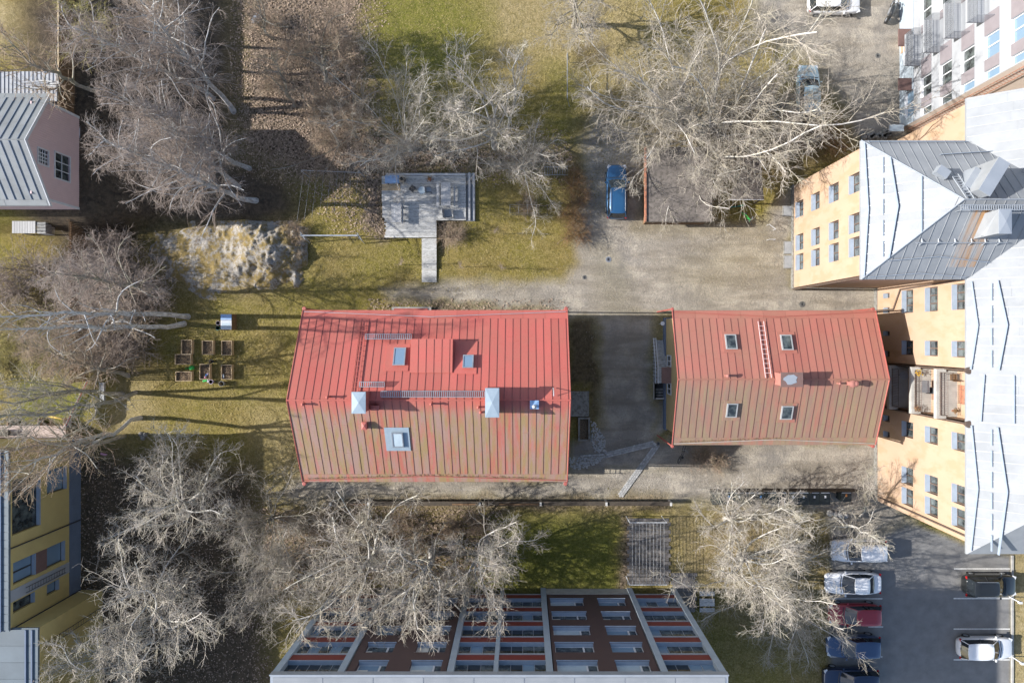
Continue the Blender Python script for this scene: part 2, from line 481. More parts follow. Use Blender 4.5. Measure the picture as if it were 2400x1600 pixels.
# gravel yard and lanes
zone('gravel', [(895, 676), (980, 662), (1190, 657), (1330, 648), (1352, 612), (1352, 560), (1345, 500), (1368, 430), (1368, 330), (1400, 260),
                (1490, 300), (1500, 380), (1500, 510), (1780, 528), (1850, 440), (1860, 660), (2060, 665), (2060, 760), (1890, 760),
                (1540, 740), (1320, 745), (1230, 722), (1000, 712), (905, 700)], .55)
zone('gravel', [(1780, -120), (2160, -120), (2150, 340), (1990, 330), (1975, 250), (1900, 140), (1760, 60)], 1.0)
zone('gravel', [(1600, 1030), (2100, 1030), (2120, 1190), (1640, 1182), (1450, 1176), (690, 1176), (660, 1150), (700, 1120), (1300, 1120), (1340, 1110), (1560, 1095)], .5)
zone('leaf', [(760, 1160), (1570, 1160), (1570, 1200), (760, 1200)], .4, .7)
zone('gravel', [(1395, 738), (1535, 738), (1530, 900), (1545, 1030), (1600, 1036), (1600, 1100), (1335, 1112), (1335, 1050), (1410, 1000), (1405, 860)], .6)  # asphalt laid as paler gravel to lift the shaded yard
zone('soil', [(1333, 745), (1395, 738), (1405, 860), (1410, 960), (1385, 990), (1380, 910), (1333, 905)], .5, .85)
zone('asphalt', [(1944, 1222), (2060, 1190), (2300, 1290), (2372, 1300), (2372, 1750), (1944, 1750)], .25, 1.0, warp=.15)
zone('gravel', [(1900, 1180), (2060, 1150), (2130, 1215), (2060, 1240), (1944, 1222)], .6)
zone('leaf', [(1020, 712), (1330, 728), (1330, 745), (1000, 735)], .35, .9)
zone('asphalt', [(1380, 560), (1425, 560), (1470, 660), (1500, 740), (1420, 740), (1400, 660)], .8, .25)
zone('straw', [(1700, 560), (1830, 560), (1830, 640), (1640, 690), (1600, 640)], 2.0, .3)
zone('soil', [(1490, 518), (1790, 530), (1790, 552), (1480, 545)], .6, .45)
zone('straw', [(1535, 735), (1560, 735), (1560, 900), (1535, 1000)], .4, .6)
zone('gravel', [(1540, 930), (1560, 930), (1560, 1010), (1540, 1010)], .25)

m, t, n, l, p = nt('ground_mix')
g = n.new("ShaderNodeNewGeometry"); pos = g.outputs['Position']
a1 = n.new("ShaderNodeAttribute"); a1.attribute_name = 'zone_a'
a2 = n.new("ShaderNodeAttribute"); a2.attribute_name = 'zone_b'
s1 = n.new("ShaderNodeSeparateColor"); l.new(a1.outputs['Color'], s1.inputs[0])
s2 = n.new("ShaderNodeSeparateColor"); l.new(a2.outputs['Color'], s2.inputs[0])
fine = nz(n, l, pos, 2.6, 7, .85, .43, .6)
mid = nz(n, l, pos, 1.1, 4, .6, .36, .64)
big = nz(n, l, pos, .25, 3, .5, .35, .65)
tiny = nz(n, l, pos, 6.5, 5, .85, .46, .62)
# turf: olive, dry blades
c = ramp_mix(n, l, mid, (.17, .132, .032), (.29, .215, .08))
c = ramp_mix(n, l, big, c, (.2, .175, .034))
mm = n.new("ShaderNodeMath"); mm.operation = 'MULTIPLY'; mm.inputs[1].default_value = .7; l.new(fine, mm.inputs[0])
turf = ramp_mix(n, l, mm.outputs[0], c, (.36, .29, .12))
mm2 = n.new("ShaderNodeMath"); mm2.operation = 'MULTIPLY'; mm2.inputs[1].default_value = .62; l.new(tiny, mm2.inputs[0])
turf = ramp_mix(n, l, mm2.outputs[0], turf, (.05, .05, .018))
# green lawn
c = ramp_mix(n, l, mid, (.12, .135, .022), (.19, .19, .035))
c = ramp_mix(n, l, mm.outputs[0], c, (.27, .25, .07))
grn = ramp_mix(n, l, mm2.outputs[0], c, (.06, .075, .012))
# straw
c = ramp_mix(n, l, mid, (.38, .3, .16), (.26, .21, .09))
c = ramp_mix(n, l, mm.outputs[0], c, (.48, .4, .24))
stw = ramp_mix(n, l, mm2.outputs[0], c, (.2, .16, .08))
# leaf litter
vo = n.new("ShaderNodeTexVoronoi"); vo.inputs['Scale'].default_value = 8.5; l.new(pos, vo.inputs['Vector'])
vs = n.new("ShaderNodeSeparateColor"); l.new(vo.outputs['Color'], vs.inputs[0])
vr = n.new("ShaderNodeMapRange"); vr.inputs[1].default_value = .45; vr.inputs[2].default_value = .95; l.new(vs.outputs[0], vr.inputs[0])
c = ramp_mix(n, l, mid, (.15, .115, .09), (.21, .165, .125))
leaf = ramp_mix(n, l, vr.outputs[0], c, (.34, .26, .195))
vr2 = n.new("ShaderNodeMapRange"); vr2.inputs[1].default_value = .6; vr2.inputs[2].default_value = .9; l.new(vs.outputs[1], vr2.inputs[0])
leaf = ramp_mix(n, l, vr2.outputs[0], leaf, (.055, .04, .03))
# soil, darkened to carry the deep shade under the left trees
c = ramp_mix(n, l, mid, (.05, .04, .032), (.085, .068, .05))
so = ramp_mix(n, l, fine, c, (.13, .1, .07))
# gravel
c = ramp_mix(n, l, big, (.34, .305, .255), (.235, .22, .205))
c = ramp_mix(n, l, nz(n, l, pos, .5, 6, .7, .42, .6), c, (.44, .395, .33))
mp = n.new("ShaderNodeMapping"); mp.inputs['Scale'].default_value = (.3, 1.6, 1); l.new(pos, mp.inputs[0])
trk = nz(n, l, mp.outputs[0], .6, 4, .6, .45, .62)
mm3 = n.new("ShaderNodeMath"); mm3.operation = 'MULTIPLY'; mm3.inputs[1].default_value = .6; l.new(trk, mm3.inputs[0])
c = ramp_mix(n, l, mm3.outputs[0], c, (.2, .175, .14))
mg = n.new('ShaderNodeMath'); mg.operation = 'MULTIPLY'; mg.inputs[1].default_value = .3; l.new(tiny, mg.inputs[0])
gra = ramp_mix(n, l, mg.outputs[0], c, (.16, .15, .14))
# asphalt
c = ramp_mix(n, l, mid, (.165, .163, .16), (.205, .203, .2))
asp = ramp_mix(n, l, mg.outputs[0], c, (.2, .195, .19))
col = ramp_mix(n, l, s2.outputs[1], turf, stw)
col = ramp_mix(n, l, s2.outputs[2], col, grn)
col = ramp_mix(n, l, s1.outputs[2], col, leaf)
col = ramp_mix(n, l, s2.outputs[0], col, so)
col = ramp_mix(n, l, s1.outputs[0], col, gra)
col = ramp_mix(n, l, s1.outputs[1], col, asp)
l.new(col, p.inputs['Base Color'])
p.inputs['Roughness'].default_value = .95; p.inputs['Specular IOR Level'].default_value = .15
bp = n.new("ShaderNodeBump"); bp.inputs['Strength'].default_value = .55; bp.inputs['Distance'].default_value = .13
hmix = n.new("ShaderNodeMath"); l.new(fine, hmix.inputs[0]); l.new(tiny, hmix.inputs[1])
hsc = n.new("ShaderNodeMath"); hsc.operation = 'MULTIPLY'; l.new(hmix.outputs[0], hsc.inputs[0])
inv = n.new("ShaderNodeMath"); inv.operation = 'SUBTRACT'; inv.inputs[0].default_value = 1.05; l.new(s1.outputs[1], inv.inputs[1]); l.new(inv.outputs[0], hsc.inputs[1])
l.new(hsc.outputs[0], bp.inputs['Height']); l.new(bp.outputs[0], p.inputs['Normal'])
GROUND = m

GZ = hgt(GX, GY)
bump = (fbm(GX, GY, 3.0, 21) - .5) * .12
flat = np.clip(cls['gravel'] + cls['asphalt'], 0, 1)
GZ = GZ + bump * (1 - flat) - .06 * (1 - flat) * 0
GZ = GZ - np.abs(bump) * 0
nxg, nyg = GX.shape
idx = np.arange(nxg * nyg).reshape(nxg, nyg)
quad = np.stack([idx[:-1, :-1], idx[1:, :-1], idx[1:, 1:], idx[:-1, 1:]], -1).reshape(-1, 4)
allV = np.stack([GX.ravel(), GY.ravel(), GZ.ravel()], -1)
order = ['gravel', 'asphalt', 'leaf', 'green', 'soil', 'straw']
stack = np.stack([cls[k].ravel() for k in order], -1)
fc = stack[quad].mean(1)
dom = np.where(fc.max(1) > .5, fc.argmax(1), 6)
def ground_piece(name, sel):
    q = quad[sel]
    used, invx = np.unique(q, return_inverse=True)
    me = mesh_np(name, allV[used], invx.reshape(-1, 4), GROUND, smooth=True)
    S = stack[used]
    A = np.ones((len(used), 4), np.float32); A[:, 0] = S[:, 0]; A[:, 1] = S[:, 1]; A[:, 2] = S[:, 2]
    B = np.ones((len(used), 4), np.float32); B[:, 0] = S[:, 4]; B[:, 1] = S[:, 5]; B[:, 2] = S[:, 3]
    for nm, arr in (('zone_a', A), ('zone_b', B)):
        at = me.color_attributes.new(nm, 'FLOAT_COLOR', 'POINT')
        at.data.foreach_set('color', arr.ravel())
    o = link(name, me)
    tag(o, kind='structure')
    return o
ground_piece('gravel_yard', dom == 0)
ground_piece('parking_lot', dom == 1)
ground_piece('leaf_litter', dom == 2)
ground_piece('lawn', (dom == 3) | (dom == 6))
ground_piece('shade_toned_soil', dom == 4)
ground_piece('dry_grass', dom == 5)
# land beyond the garden lots, out to the horizon
B_ = 900.0
mb = MB()
x0, x1, y0, y1 = gx[0], gx[-1], gy[0], gy[-1]
mb.add([(-B_, -B_, .2), (B_, -B_, 0), (B_, y0, 0), (-B_, y0, .2)], [(0, 1, 2, 3)])
mb.add([(-B_, y1, 4.3), (B_, y1, 0), (B_, B_, 0), (-B_, B_, 4.3)], [(0, 1, 2, 3)])
mb.add([(-B_, y0, .2), (x0, y0, .2), (x0, y1, 4.3), (-B_, y1, 4.3)], [(0, 1, 2, 3)])
mb.add([(x1, y0, 0), (B_, y0, 0), (B_, y1, 0), (x1, y1, 0)], [(0, 1, 2, 3)])
mb.build('ground', GROUND).__setitem__('kind', 'structure')

# ---------------------------------------------------------------- rock outcrop
def rock_height(x, y):
    x, y = x + (fbm(x, y, 1.1, 71) - .5) * 2.6, y + (fbm(x, y, 1.1, 81) - .5) * 2.6
    m0 = poly_mask(x, y, [(345, 540), (470, 530), (600, 535), (690, 545), (702, 600), (692, 645), (560, 672), (450, 690), (390, 650), (355, 600)], 2.2)
    m1 = poly_mask(x, y, [(560, 520), (660, 530), (700, 570), (690, 640), (640, 640), (580, 600)], 1.5)
    nse = fbm(x, y, 1.5, 33) * .5 + fbm(x, y, .5, 40) * .22
    ridge = np.abs(fbm(x * 1.0 + y * .5, y, .9, 50) - .5) * 1.6
    return -.45 + m0 * (.8 + nse * .3) + m1 * (1.1 + ridge * .9)
rx = np.arange(*sorted((W(325, 0)[0], W(725, 0)[0])), .12); ry = np.arange(W(0, 710)[1], W(0, 515)[1], .12)
RX, RY = np.meshgrid(rx, ry, indexing='ij')
RZ = rock_height(RX, RY)
id2 = np.arange(RX.size).reshape(RX.shape)
q2 = np.stack([id2[:-1, :-1], id2[1:, :-1], id2[1:, 1:], id2[:-1, 1:]], -1).reshape(-1, 4)
keep = (RZ.ravel()[q2].max(1) > -.12)
m, t, n, l, p = nt('lichen_rock')
g = n.new("ShaderNodeNewGeometry"); pos = g.outputs['Position']
c = ramp_mix(n, l, nz(n, l, pos, .9, 5, .65, .4, .6), (.28, .265, .245), (.2, .185, .165))
c = ramp_mix(n, l, nz(n, l, pos, 4, 5, .75, .52, .64), c, (.36, .32, .27))
c = ramp_mix(n, l, nz(n, l, pos, 3.0, 5, .75, .53, .6), c, (.12, .09, .055))
c = ramp_mix(n, l, nz(n, l, pos, .9, 9, .85, .47, .55), c, (.2, .145, .05))
l.new(c, p.inputs['Base Color']); p.inputs['Roughness'].default_value = .95
b = n.new("ShaderNodeBump"); b.inputs['Strength'].default_value = .6; b.inputs['Distance'].default_value = .1
tb = n.new("ShaderNodeTexNoise"); tb.inputs['Scale'].default_value = 5; tb.inputs['Detail'].default_value = 6; l.new(pos, tb.inputs[0]); l.new(tb.outputs['Fac'], b.inputs['Height']); l.new(b.outputs[0], p.inputs['Normal'])
used, iv = np.unique(q2[keep], return_inverse=True)
VR = np.stack([RX.ravel(), RY.ravel(), RZ.ravel()], -1)[used]
cen = VR.mean(0); cen[2] = 0
o = link('rock_outcrop', mesh_np('rock_outcrop', VR - cen, iv.reshape(-1, 4), m, smooth=False))
o.location = cen
tag(o, 'bare rock outcrop with grey stone, mustard moss and lichen at the lawn edge', 'rock')

# ---------------------------------------------------------------- rectangular walls with openings
def wall(mb, axis, c0, c1, u0, u1, z0, z1, openings):
    """axis 'x': wall plane x=c0..c1, u is y ; axis 'y': plane y=c0..c1, u is x; openings (ua,ub,za,zb)"""
    us = sorted(set([u0, u1] + [a for o in openings for a in o[:2]]))
    us = [u for u in us if u0 <= u <= u1]
    for a, b in zip(us[:-1], us[1:]):
        segs = [(z0, z1)]
        for o in openings:
            if o[0] <= a + 1e-6 and o[1] >= b - 1e-6:
                ns = []
                for s, e in segs:
                    if o[2] > s: ns.append((s, min(e, o[2])))
                    if o[3] < e: ns.append((max(s, o[3]), e))
                    if o[2] >= e or o[3] <= s: ns = ns[:-1] if False else ns
                segs = [(s, e) for s, e in ns if e - s > 1e-4]
        # remove duplicates created by openings beyond a segment
        seen = []
        for s, e in segs:
            if (s, e) not in seen: seen.append((s, e))
        for s, e in seen:
            if axis == 'x': mb.box(c0, c1, a, b, s, e)
            else: mb.box(a, b, c0, c1, s, e)
    return mb

def window_x(par, xf, ya, yb, za, zb, depth=.2, frame='window_brown', parts=2, sill='blue_grey_sill', pane='glass', out=1, sillout=.05, bars=True, rows=1):
    """window in a wall whose face is x=xf and whose outside is towards -x (out=1) or +x (out=-1)"""
    d = depth * out
    f = .07
    mb = MB()
    xa, xb = sorted((xf + d, xf + d + .08 * out))
    mb.box(xa, xb, ya, ya + f, za, zb); mb.box(xa, xb, yb - f, yb, za, zb)
    mb.box(xa, xb, ya + f, yb - f, za, za + f); mb.box(xa, xb, ya + f, yb - f, zb - f, zb)
    w_ = (yb - ya)
    for i in range(1, parts):
        y = ya + w_ * i / parts
        mb.box(xa - .01, xb + .01, y - .045, y + .045, za + f, zb - f)
    for i in range(1, rows):
        z = za + (zb - za) * (.68 if rows == 2 else i / rows)
        mb.box(xa, xb, ya + f, yb - f, z - .03, z + .03)
    fo = mb.build('window', MATS[frame], par)
    xp = xf + d + .04 * out
    x0_, x1_ = sorted((xp, xp + .012 * out))
    for i in range(parts):
        y0_ = ya + w_ * i / parts + .05; y1_ = ya + w_ * (i + 1) / parts - .05
        MB().box(x0_, x1_, y0_, y1_, za + f * .8, zb - f * .8).build('pane', MATS[pane], fo)
    if sill:
        s0, s1 = sorted((xf - sillout * out, xf + d))
        m2 = MB()
        if out == 1:
            m2.add([(s0, ya + .01, za - .05), (s1, ya + .01, za - .05), (s1, yb - .01, za - .05), (s0, yb - .01, za - .05),
                    (s0, ya + .01, za - .015), (s1, ya + .01, za + .05), (s1, yb - .01, za + .05), (s0, yb - .01, za - .015)],
                   [(3, 2, 1, 0), (4, 5, 6, 7), (0, 1, 5, 4), (1, 2, 6, 5), (2, 3, 7, 6), (3, 0, 4, 7)])
        else:
            m2.add([(s0, ya + .01, za - .05), (s1, ya + .01, za - .05), (s1, yb - .01, za - .05), (s0, yb - .01, za - .05),
                    (s0, ya + .01, za + .05), (s1, ya + .01, za - .015), (s1, yb - .01, za - .015), (s0, yb - .01, za + .05)],
                   [(3, 2, 1, 0), (4, 5, 6, 7), (0, 1, 5, 4), (1, 2, 6, 5), (2, 3, 7, 6), (3, 0, 4, 7)])
        m2.build('sill', MATS[sill], fo)
    return fo

# ---------------------------------------------------------------- sheet metal slopes
def seam_slope(par, origin, run, down, length_fn, width, pitch, matname, seammat, rib=.022, ribw=.02, th=.02, name='sheet', phase=0.0, joints=True):
    """sheets side by side along 'run' (unit vector, horizontal); each from ridge (s=0) to s=length down the slope.
    length_fn(u)->(s0,s1). holes: list of (u0,u1,s0,s1) left open for other roof pieces"""
    run = Vector(run); down = Vector(down).normalized(); nrm = run.cross(down)
    if nrm.z < 0: nrm = -nrm
    o = Vector(origin)
    us = [0.0]
    u = phase if phase > 0 else pitch
    while u < width - .05:
        us.append(u); u += pitch
    us.append(width)
    for a, b in zip(us[:-1], us[1:]):
        sa0, sa1 = length_fn(a + 1e-4); sb0, sb1 = length_fn(b - 1e-4)
        if max(sa1 - sa0, sb1 - sb0) < .05: continue
        P = lambda u_, s_, h: o + run * u_ + down * s_ + nrm * h
        mb = MB()
        tw = R.uniform(-.006, .006)
        v = [P(a, sa0, 0), P(b, sb0, tw), P(b, max(sb1, sb0 + .01), tw), P(a, max(sa1, sa0 + .01), 0)]
        vb = [q - nrm * th for q in v]
        fs = [(0, 1, 2, 3), (7, 6, 5, 4), (0, 4, 5, 1), (1, 5, 6, 2), (2, 6, 7, 3), (3, 7, 4, 0)]
        mb.add(v + vb, fs)
        if joints and abs(sa1 - sb1) < .01 and abs(sa0 - sb0) < .01 and sa1 - sa0 > 2.0:
            for sj in (R.uniform(.3, .45) * sa1, R.uniform(.65, .8) * sa1):
                q_ = [P(a, sj, .0), P(b, sj, .0), P(b, sj + .03, .0), P(a, sj + .03, .0), P(a, sj, .012), P(b, sj, .012), P(b, sj + .03, .012), P(a, sj + .03, .012)]
                mb.add(q_, [(3, 2, 1, 0), (4, 5, 6, 7), (0, 1, 5, 4), (1, 2, 6, 5), (2, 3, 7, 6), (3, 0, 4, 7)])
        sh = mb.build(name, MATS[matname], par)
        # standing seam on the far edge
        if b < width - 1e-3:
            if sb1 - sb0 > .15:
                r_ = MB()
                c0, c1 = sb0 + .02, sb1 - .02
                h = ribw / 2
                q = [P(b - h, c0, -.01), P(b + h, c0, -.01), P(b + h, c1, -.01), P(b - h, c1, -.01), P(b - h, c0, rib), P(b + h, c0, rib), P(b + h, c1, rib), P(b - h, c1, rib)]
                r_.add(q, [(3, 2, 1, 0), (4, 5, 6, 7), (0, 1, 5, 4), (1, 2, 6, 5), (2, 3, 7, 6), (3, 0, 4, 7)])
                r_.build('seam', MATS[seammat], par)
mat('side_render', (.6, .52, .45), (.52, .45, .39), .85, 2, sc3=(1, 1, 5))
# ================================================================ MAIN RED HOUSE
HX0, HX1 = -15.97, 3.22      # roof extent
HYU, HYR, HYL = 1.96, -4.27, -10.53
HE, HR_ = 7.3, 10.7
def hz_roof(y):
    return HR_ - abs(y - HYR) * (HR_ - HE) / 6.24
house = thing('red_roof_house', (-6.8, -4.3, 0), 'large two-storey house with long red sheet-metal roof, two chimneys and grating walkways', 'house')
mb = MB(); mb.box(HX0 + .55, HX1 - .45, HYL + .55, HYU - .5, 0, HE - .15)
mb.add([(HX0 + .55, HYL + .55, HE - .15), (HX0 + .55, HYU - .5, HE - .15), (HX0 + .55, HYR, HR_ - .2), (HX1 - .45, HYL + .55, HE - .15), (HX1 - .45, HYU - .5, HE - .15), (HX1 - .45, HYR, HR_ - .2)], [(0, 2, 1), (3, 4, 5), (0, 3, 5, 2), (1, 2, 5, 4)])
mb.build('wall', MATS['beige_plaster'], house)
MB().box(HX0 + .45, HX1 - .35, HYL + .45, HYU - .4, 0, .5).build('plinth', MATS['concrete'], house)
roof = MB()
for s in (-1, 1):
    ye = HYU if s > 0 else HYL
    nrm = Vector((0, s * 3.4, 6.24)).normalized()
    a = [(HX0 + .02, HYR, HR_ - .03), (HX1 - .02, HYR, HR_ - .03), (HX1 - .02, ye, HE - .03), (HX0 + .02, ye, HE - .03)]
    if s > 0: a = a[::-1]
    roof.slab(a, .16)
roof_o = roof.build('roof', MATS['seam_metal'], house)
SL = math.hypot(6.24, 3.4)
BAND = .62 / .878
dn_u = (0, 6.24, -3.4); dn_l = (0, -6.24, -3.4)
pitch = .545
DX0, DX1 = W(965, 0, 9.3)[0], W(1060, 0, 9.3)[0]
def up_len(u):
    x = HX0 + u
    return (.03, SL - BAND)
seam_slope(roof_o, (HX0, HYR, HR_ + .01), (1, 0, 0), dn_u, up_len, HX1 - HX0, pitch, 'red_roof', 'seam_metal')
seam_slope(roof_o, (HX0, HYR, HR_ + .01), (1, 0, 0), dn_l, lambda u: (.03, SL - BAND), HX1 - HX0, pitch, 'red_roof', 'seam_metal')
# eaves course: wider sheets
def eaves_band(par, x0, x1, yr, zr, dn, sl, band, n, mname):
    dn = Vector(dn).normalized()
    nrm = Vector((1, 0, 0)).cross(dn); nrm = nrm if nrm.z > 0 else -nrm
    for i in range(n):
        a = x0 + (x1 - x0) * i / n + .006; b = x0 + (x1 - x0) * (i + 1) / n - .006
        o_ = Vector((0, yr, zr))
        P = lambda x, s, h: Vector((x, 0, 0)) + o_ + dn * s + nrm * h
        mb = MB()
        v = [P(a, sl - band + .004, .012), P(b, sl - band + .004, .012), P(b, sl, .006), P(a, sl, .006)]
        mb.add(v + [q - nrm * .02 for q in v], [(0, 1, 2, 3), (7, 6, 5, 4), (0, 4, 5, 1), (1, 5, 6, 2), (2, 6, 7, 3), (3, 7, 4, 0)])
        mb.build('sheet', MATS[mname], par)
eaves_band(roof_o, HX0, HX1, HYR, HR_, dn_u, SL, BAND, 12, 'red_roof')
eaves_band(roof_o, HX0, HX1, HYR, HR_, dn_l, SL, BAND, 12, 'red_roof')
# ridge cap and verge trims
MB().tube([(HX0 - .02, HYR, HR_ + .03), (HX1 + .02, HYR, HR_ + .03)], .05, 6).build('ridge_cap', MATS['red_roof'], roof_o)
for x in (HX0 - .03, HX1 + .03):
    for ye in (HYU, HYL):
        MB().tube([(x, HYR, HR_ + .02), (x, ye, HE + .02)], .045, 5).build('verge_trim', MATS['old_red'], roof_o)
# gutters: upstands that run in a shallow V across the eaves course, with dead leaves behind them
def gutter(par, pts, matn, h=.11, debris=None):
    mb = MB()
    for (a, b) in zip(pts[:-1], pts[1:]):
        a = Vector(a); b = Vector(b); d = (b - a)
        w = Vector((0, .035 if a.y > HYR else -.035, 0))
        v = [a, b, b + w, a + w]
        mb.add([q for q in v] + [q + Vector((0, 0, h)) for q in v], [(3, 2, 1, 0), (4, 5, 6, 7), (0, 1, 5, 4), (1, 2, 6, 5), (2, 3, 7, 6), (3, 0, 4, 7)])
    return mb.build('gutter', MATS[matn], par)
def on_roof(x, y): return (x, y, hz_roof(y) + .02)
gy0, gy1 = HYU - .08, HYU - .5
gutter(roof_o, [on_roof(HX0 + .1, HYU - .12), on_roof(-6.6, HYU - .5), on_roof(HX1 - .1, HYU - .12)], 'pale_metal', .1)
gutter(roof_o, [on_roof(HX0 + .1, HYL + .15), on_roof(-6.6, HYL + .5), on_roof(HX1 - .1, HYL + .15)], 'old_red', .1)
mb = MB()
for i in range(420):
    x = HX0 + .4 + R.random() * (HX1 - HX0 - 2.0)
    yb = HYL + .5 - abs(x + 6.6) / 10 * .35
    y = yb + .05 + abs(R.gauss(0, .05))
    s_ = R.uniform(.025, .06)
    mb.obox((x, y, hz_roof(y) + .04), (s_, s_ * .8, .02), R.random() * 3)
mb.build('leaf_debris', MATS['leaf_debris'], roof_o)['kind'] = 'stuff'
# downpipe heads at the corners
for (x, y) in ((HX0 + .05, HYU + .12), (HX1 - .05, HYU + .12), (HX0 + .05, HYL - .14), (HX1 - .1, HYL - .14)):
    mb = MB(); mb.lathe((x, y, HE - .45), [(.06, -6.6), (.06, 0), (.12, .2), (.15, .4), (.11, .42)], 10)
    mb.build('downpipe', MATS['old_red'], house)

def roof_box(par, x0, x1, y0, y1, zb, zt, name, m, capm=None, over=.08, capname='cap', slope=0.0, bevel=0.0):
    o = MB().box(x0, x1, y0, y1, zb, zt).build(name, MATS[m], par)
    if capm:
        mb = MB()
        a, b, c, d = x0 - over, x1 + over, y0 - over, y1 + over
        mb.box(a, b, c, d, zt, zt + .05)
        cx, cy = (a + b) / 2, (c + d) / 2
        r = min(b - a, d - c) * .0 + .001
        mb.add([(a, c, zt + .05), (b, c, zt + .05), (b, d, zt + .05), (a, d, zt + .05), (cx, cy, zt + .05 + .07)], [(0, 1, 4), (1, 2, 4), (2, 3, 4), (3, 0, 4)])
        mb.build(capname, MATS[capm], o)
    return o
# chimneys
def px_box(x0, x1, y0, y1, z):
    a = W(x0, y1, z); b = W(x1, y0, z)
    return a[0], b[0], a[1], b[1]
a, b, c, d = px_box(824, 857, 918, 969, 12.1)
roof_box(house, a + .08, b - .08, c + .08, d - .08, 9.9, 12.05, 'chimney', 'old_red', 'galvanised_plate')
a, b, c, d = px_box(1137, 1170, 909, 978, 12.25)
roof_box(house, a + .08, b - .08, c + .08, d - .08, 9.6, 12.2, 'chimney', 'old_red', 'galvanised_plate')
a, b, c, d = px_box(848, 859, 989, 1006, 10.1)
roof_box(house, a, b, c, d, 8.6, 10.1, 'vent_box', 'old_red', 'old_red', over=.02)
a, b, c, d = px_box(870, 889, 950, 960, 10.6)
roof_box(house, a, b, c, d, 9.4, 10.75, 'vent_box', 'old_red', 'old_red', over=.02)
a, b, c, d = px_box(1243, 1262, 939, 957, 10.9)
vb = roof_box(house, a, b, c, d, 10.2, 10.9, 'vent_box', 'plastic_blue', 'blue_cover', over=.03)
mb = MB(); cx, cy = (a + b) / 2, (c + d) / 2
mb.lathe((cx, cy - .1, 10.9), [(.1, 0), (.1, .35), (.16, .36), (.16, .45), (.02, .55)], 12); mb.build('vent_pipe', MATS['steel'], vb)
# small pipes and mushroom vents
def pipe(par, px, py, z, h, r=.07, m='old_red', hood=True, name='vent_pipe'):
    x, y, _ = W(px, py, z)
    prof = [(r, -.4), (r, h)]
    if hood: prof += [(r * 1.5, h + .01), (r * 1.5, h + .1), (r * .4, h + .16)]
    MB().lathe((x, y, z), prof, 10).build(name, MATS[m], par)
for q in ((772, 929, 10.6, .45), (714, 946, 10.5, .4), (1013, 945, 10.5, .5), (1122, 953, 10.4, .4), (1127, 965, 10.1, .3)):
    pipe(house, *q)
mb = MB(); x, y, z = W(1297, 920, 10.6); mb.tube([(x, y + .3, z - .2), (x, y + .1, z + .5), (x + .02, y - .2, z + .1)], .035, 6)
mb.build('roof_hook', MATS['white_paint'], house)

def skylight(par, x0, x1, y0, y1, yfun, frame='steel', pane='pale_glass', lift=.12, fw=.08):
    """roof window lying on a slope; plan rectangle x0..x1,y0..y1 (world), yfun gives roof height"""
    P = lambda x, y, h: Vector((x, y, yfun(y) + h))
    mb = MB()
    def bar(xa, xb, ya, yb):
        v = [P(xa, ya, -.05), P(xb, ya, -.05), P(xb, yb, -.05), P(xa, yb, -.05), P(xa, ya, lift), P(xb, ya, lift), P(xb, yb, lift), P(xa, yb, lift)]
        mb.add(v, [(3, 2, 1, 0), (4, 5, 6, 7), (0, 1, 5, 4), (1, 2, 6, 5), (2, 3, 7, 6), (3, 0, 4, 7)])
    bar(x0, x0 + fw, y0, y1); bar(x1 - fw, x1, y0, y1); bar(x0 + fw, x1 - fw, y0, y0 + fw); bar(x0 + fw, x1 - fw, y1 - fw, y1)
    fr = mb.build('skylight', MATS[frame], par)
    m2 = MB(); a, b, c, d = x0 + fw - .01, x1 - fw + .01, y0 + fw - .01, y1 - fw + .01
    v = [P(a, c, .02), P(b, c, .02), P(b, d, .02), P(a, d, .02), P(a, c, lift - .03), P(b, c, lift - .03), P(b, d, lift - .03), P(a, d, lift - .03)]
    m2.add(v, [(3, 2, 1, 0), (4, 5, 6, 7), (0, 1, 5, 4), (1, 2, 6, 5), (2, 3, 7, 6), (3, 0, 4, 7)])
    m2.build('pane', MATS[pane], fr)
    return fr
def flash(par, x0, x1, y0, y1, yfun, m, h=.07):
    P = lambda x, y, q: Vector((x, y, yfun(y) + q))
    v = [P(x0, y0, 0), P(x1, y0, 0), P(x1, y1, 0), P(x0, y1, 0), P(x0, y0, h), P(x1, y0, h), P(x1, y1, h), P(x0, y1, h)]
    MB().add(v, [(3, 2, 1, 0), (4, 5, 6, 7), (0, 1, 5, 4), (1, 2, 6, 5), (2, 3, 7, 6), (3, 0, 4, 7)]).build('flashing', MATS[m], par)
a, b, c, d = px_box(905, 960, 806, 868, 9.0)
flash(house, a, b, c, d, hz_roof, 'red_roof')
a, b, c, d = px_box(923, 951, 814, 855, 9.2); skylight(house, a, b, c, d, hz_roof, lift=.3)
a, b, c, d = px_box(1066, 1118, 799, 875, 9.2)
flash(house, a, b, c, d, hz_roof, 'red_roof')
a, b, c, d = px_box(1085, 1110, 831, 861, 9.4); skylight(house, a, b, c, d, hz_roof, lift=.3)
a, b, c, d = px_box(905, 962, 998, 1057, 8.9)
flash(house, a, b, c, d, hz_roof, 'galvanised_plate')
a, b, c, d = px_box(921, 947, 1011, 1048, 9.0); skylight(house, a, b, c, d, hz_roof, lift=.25, pane='frosted_glass')
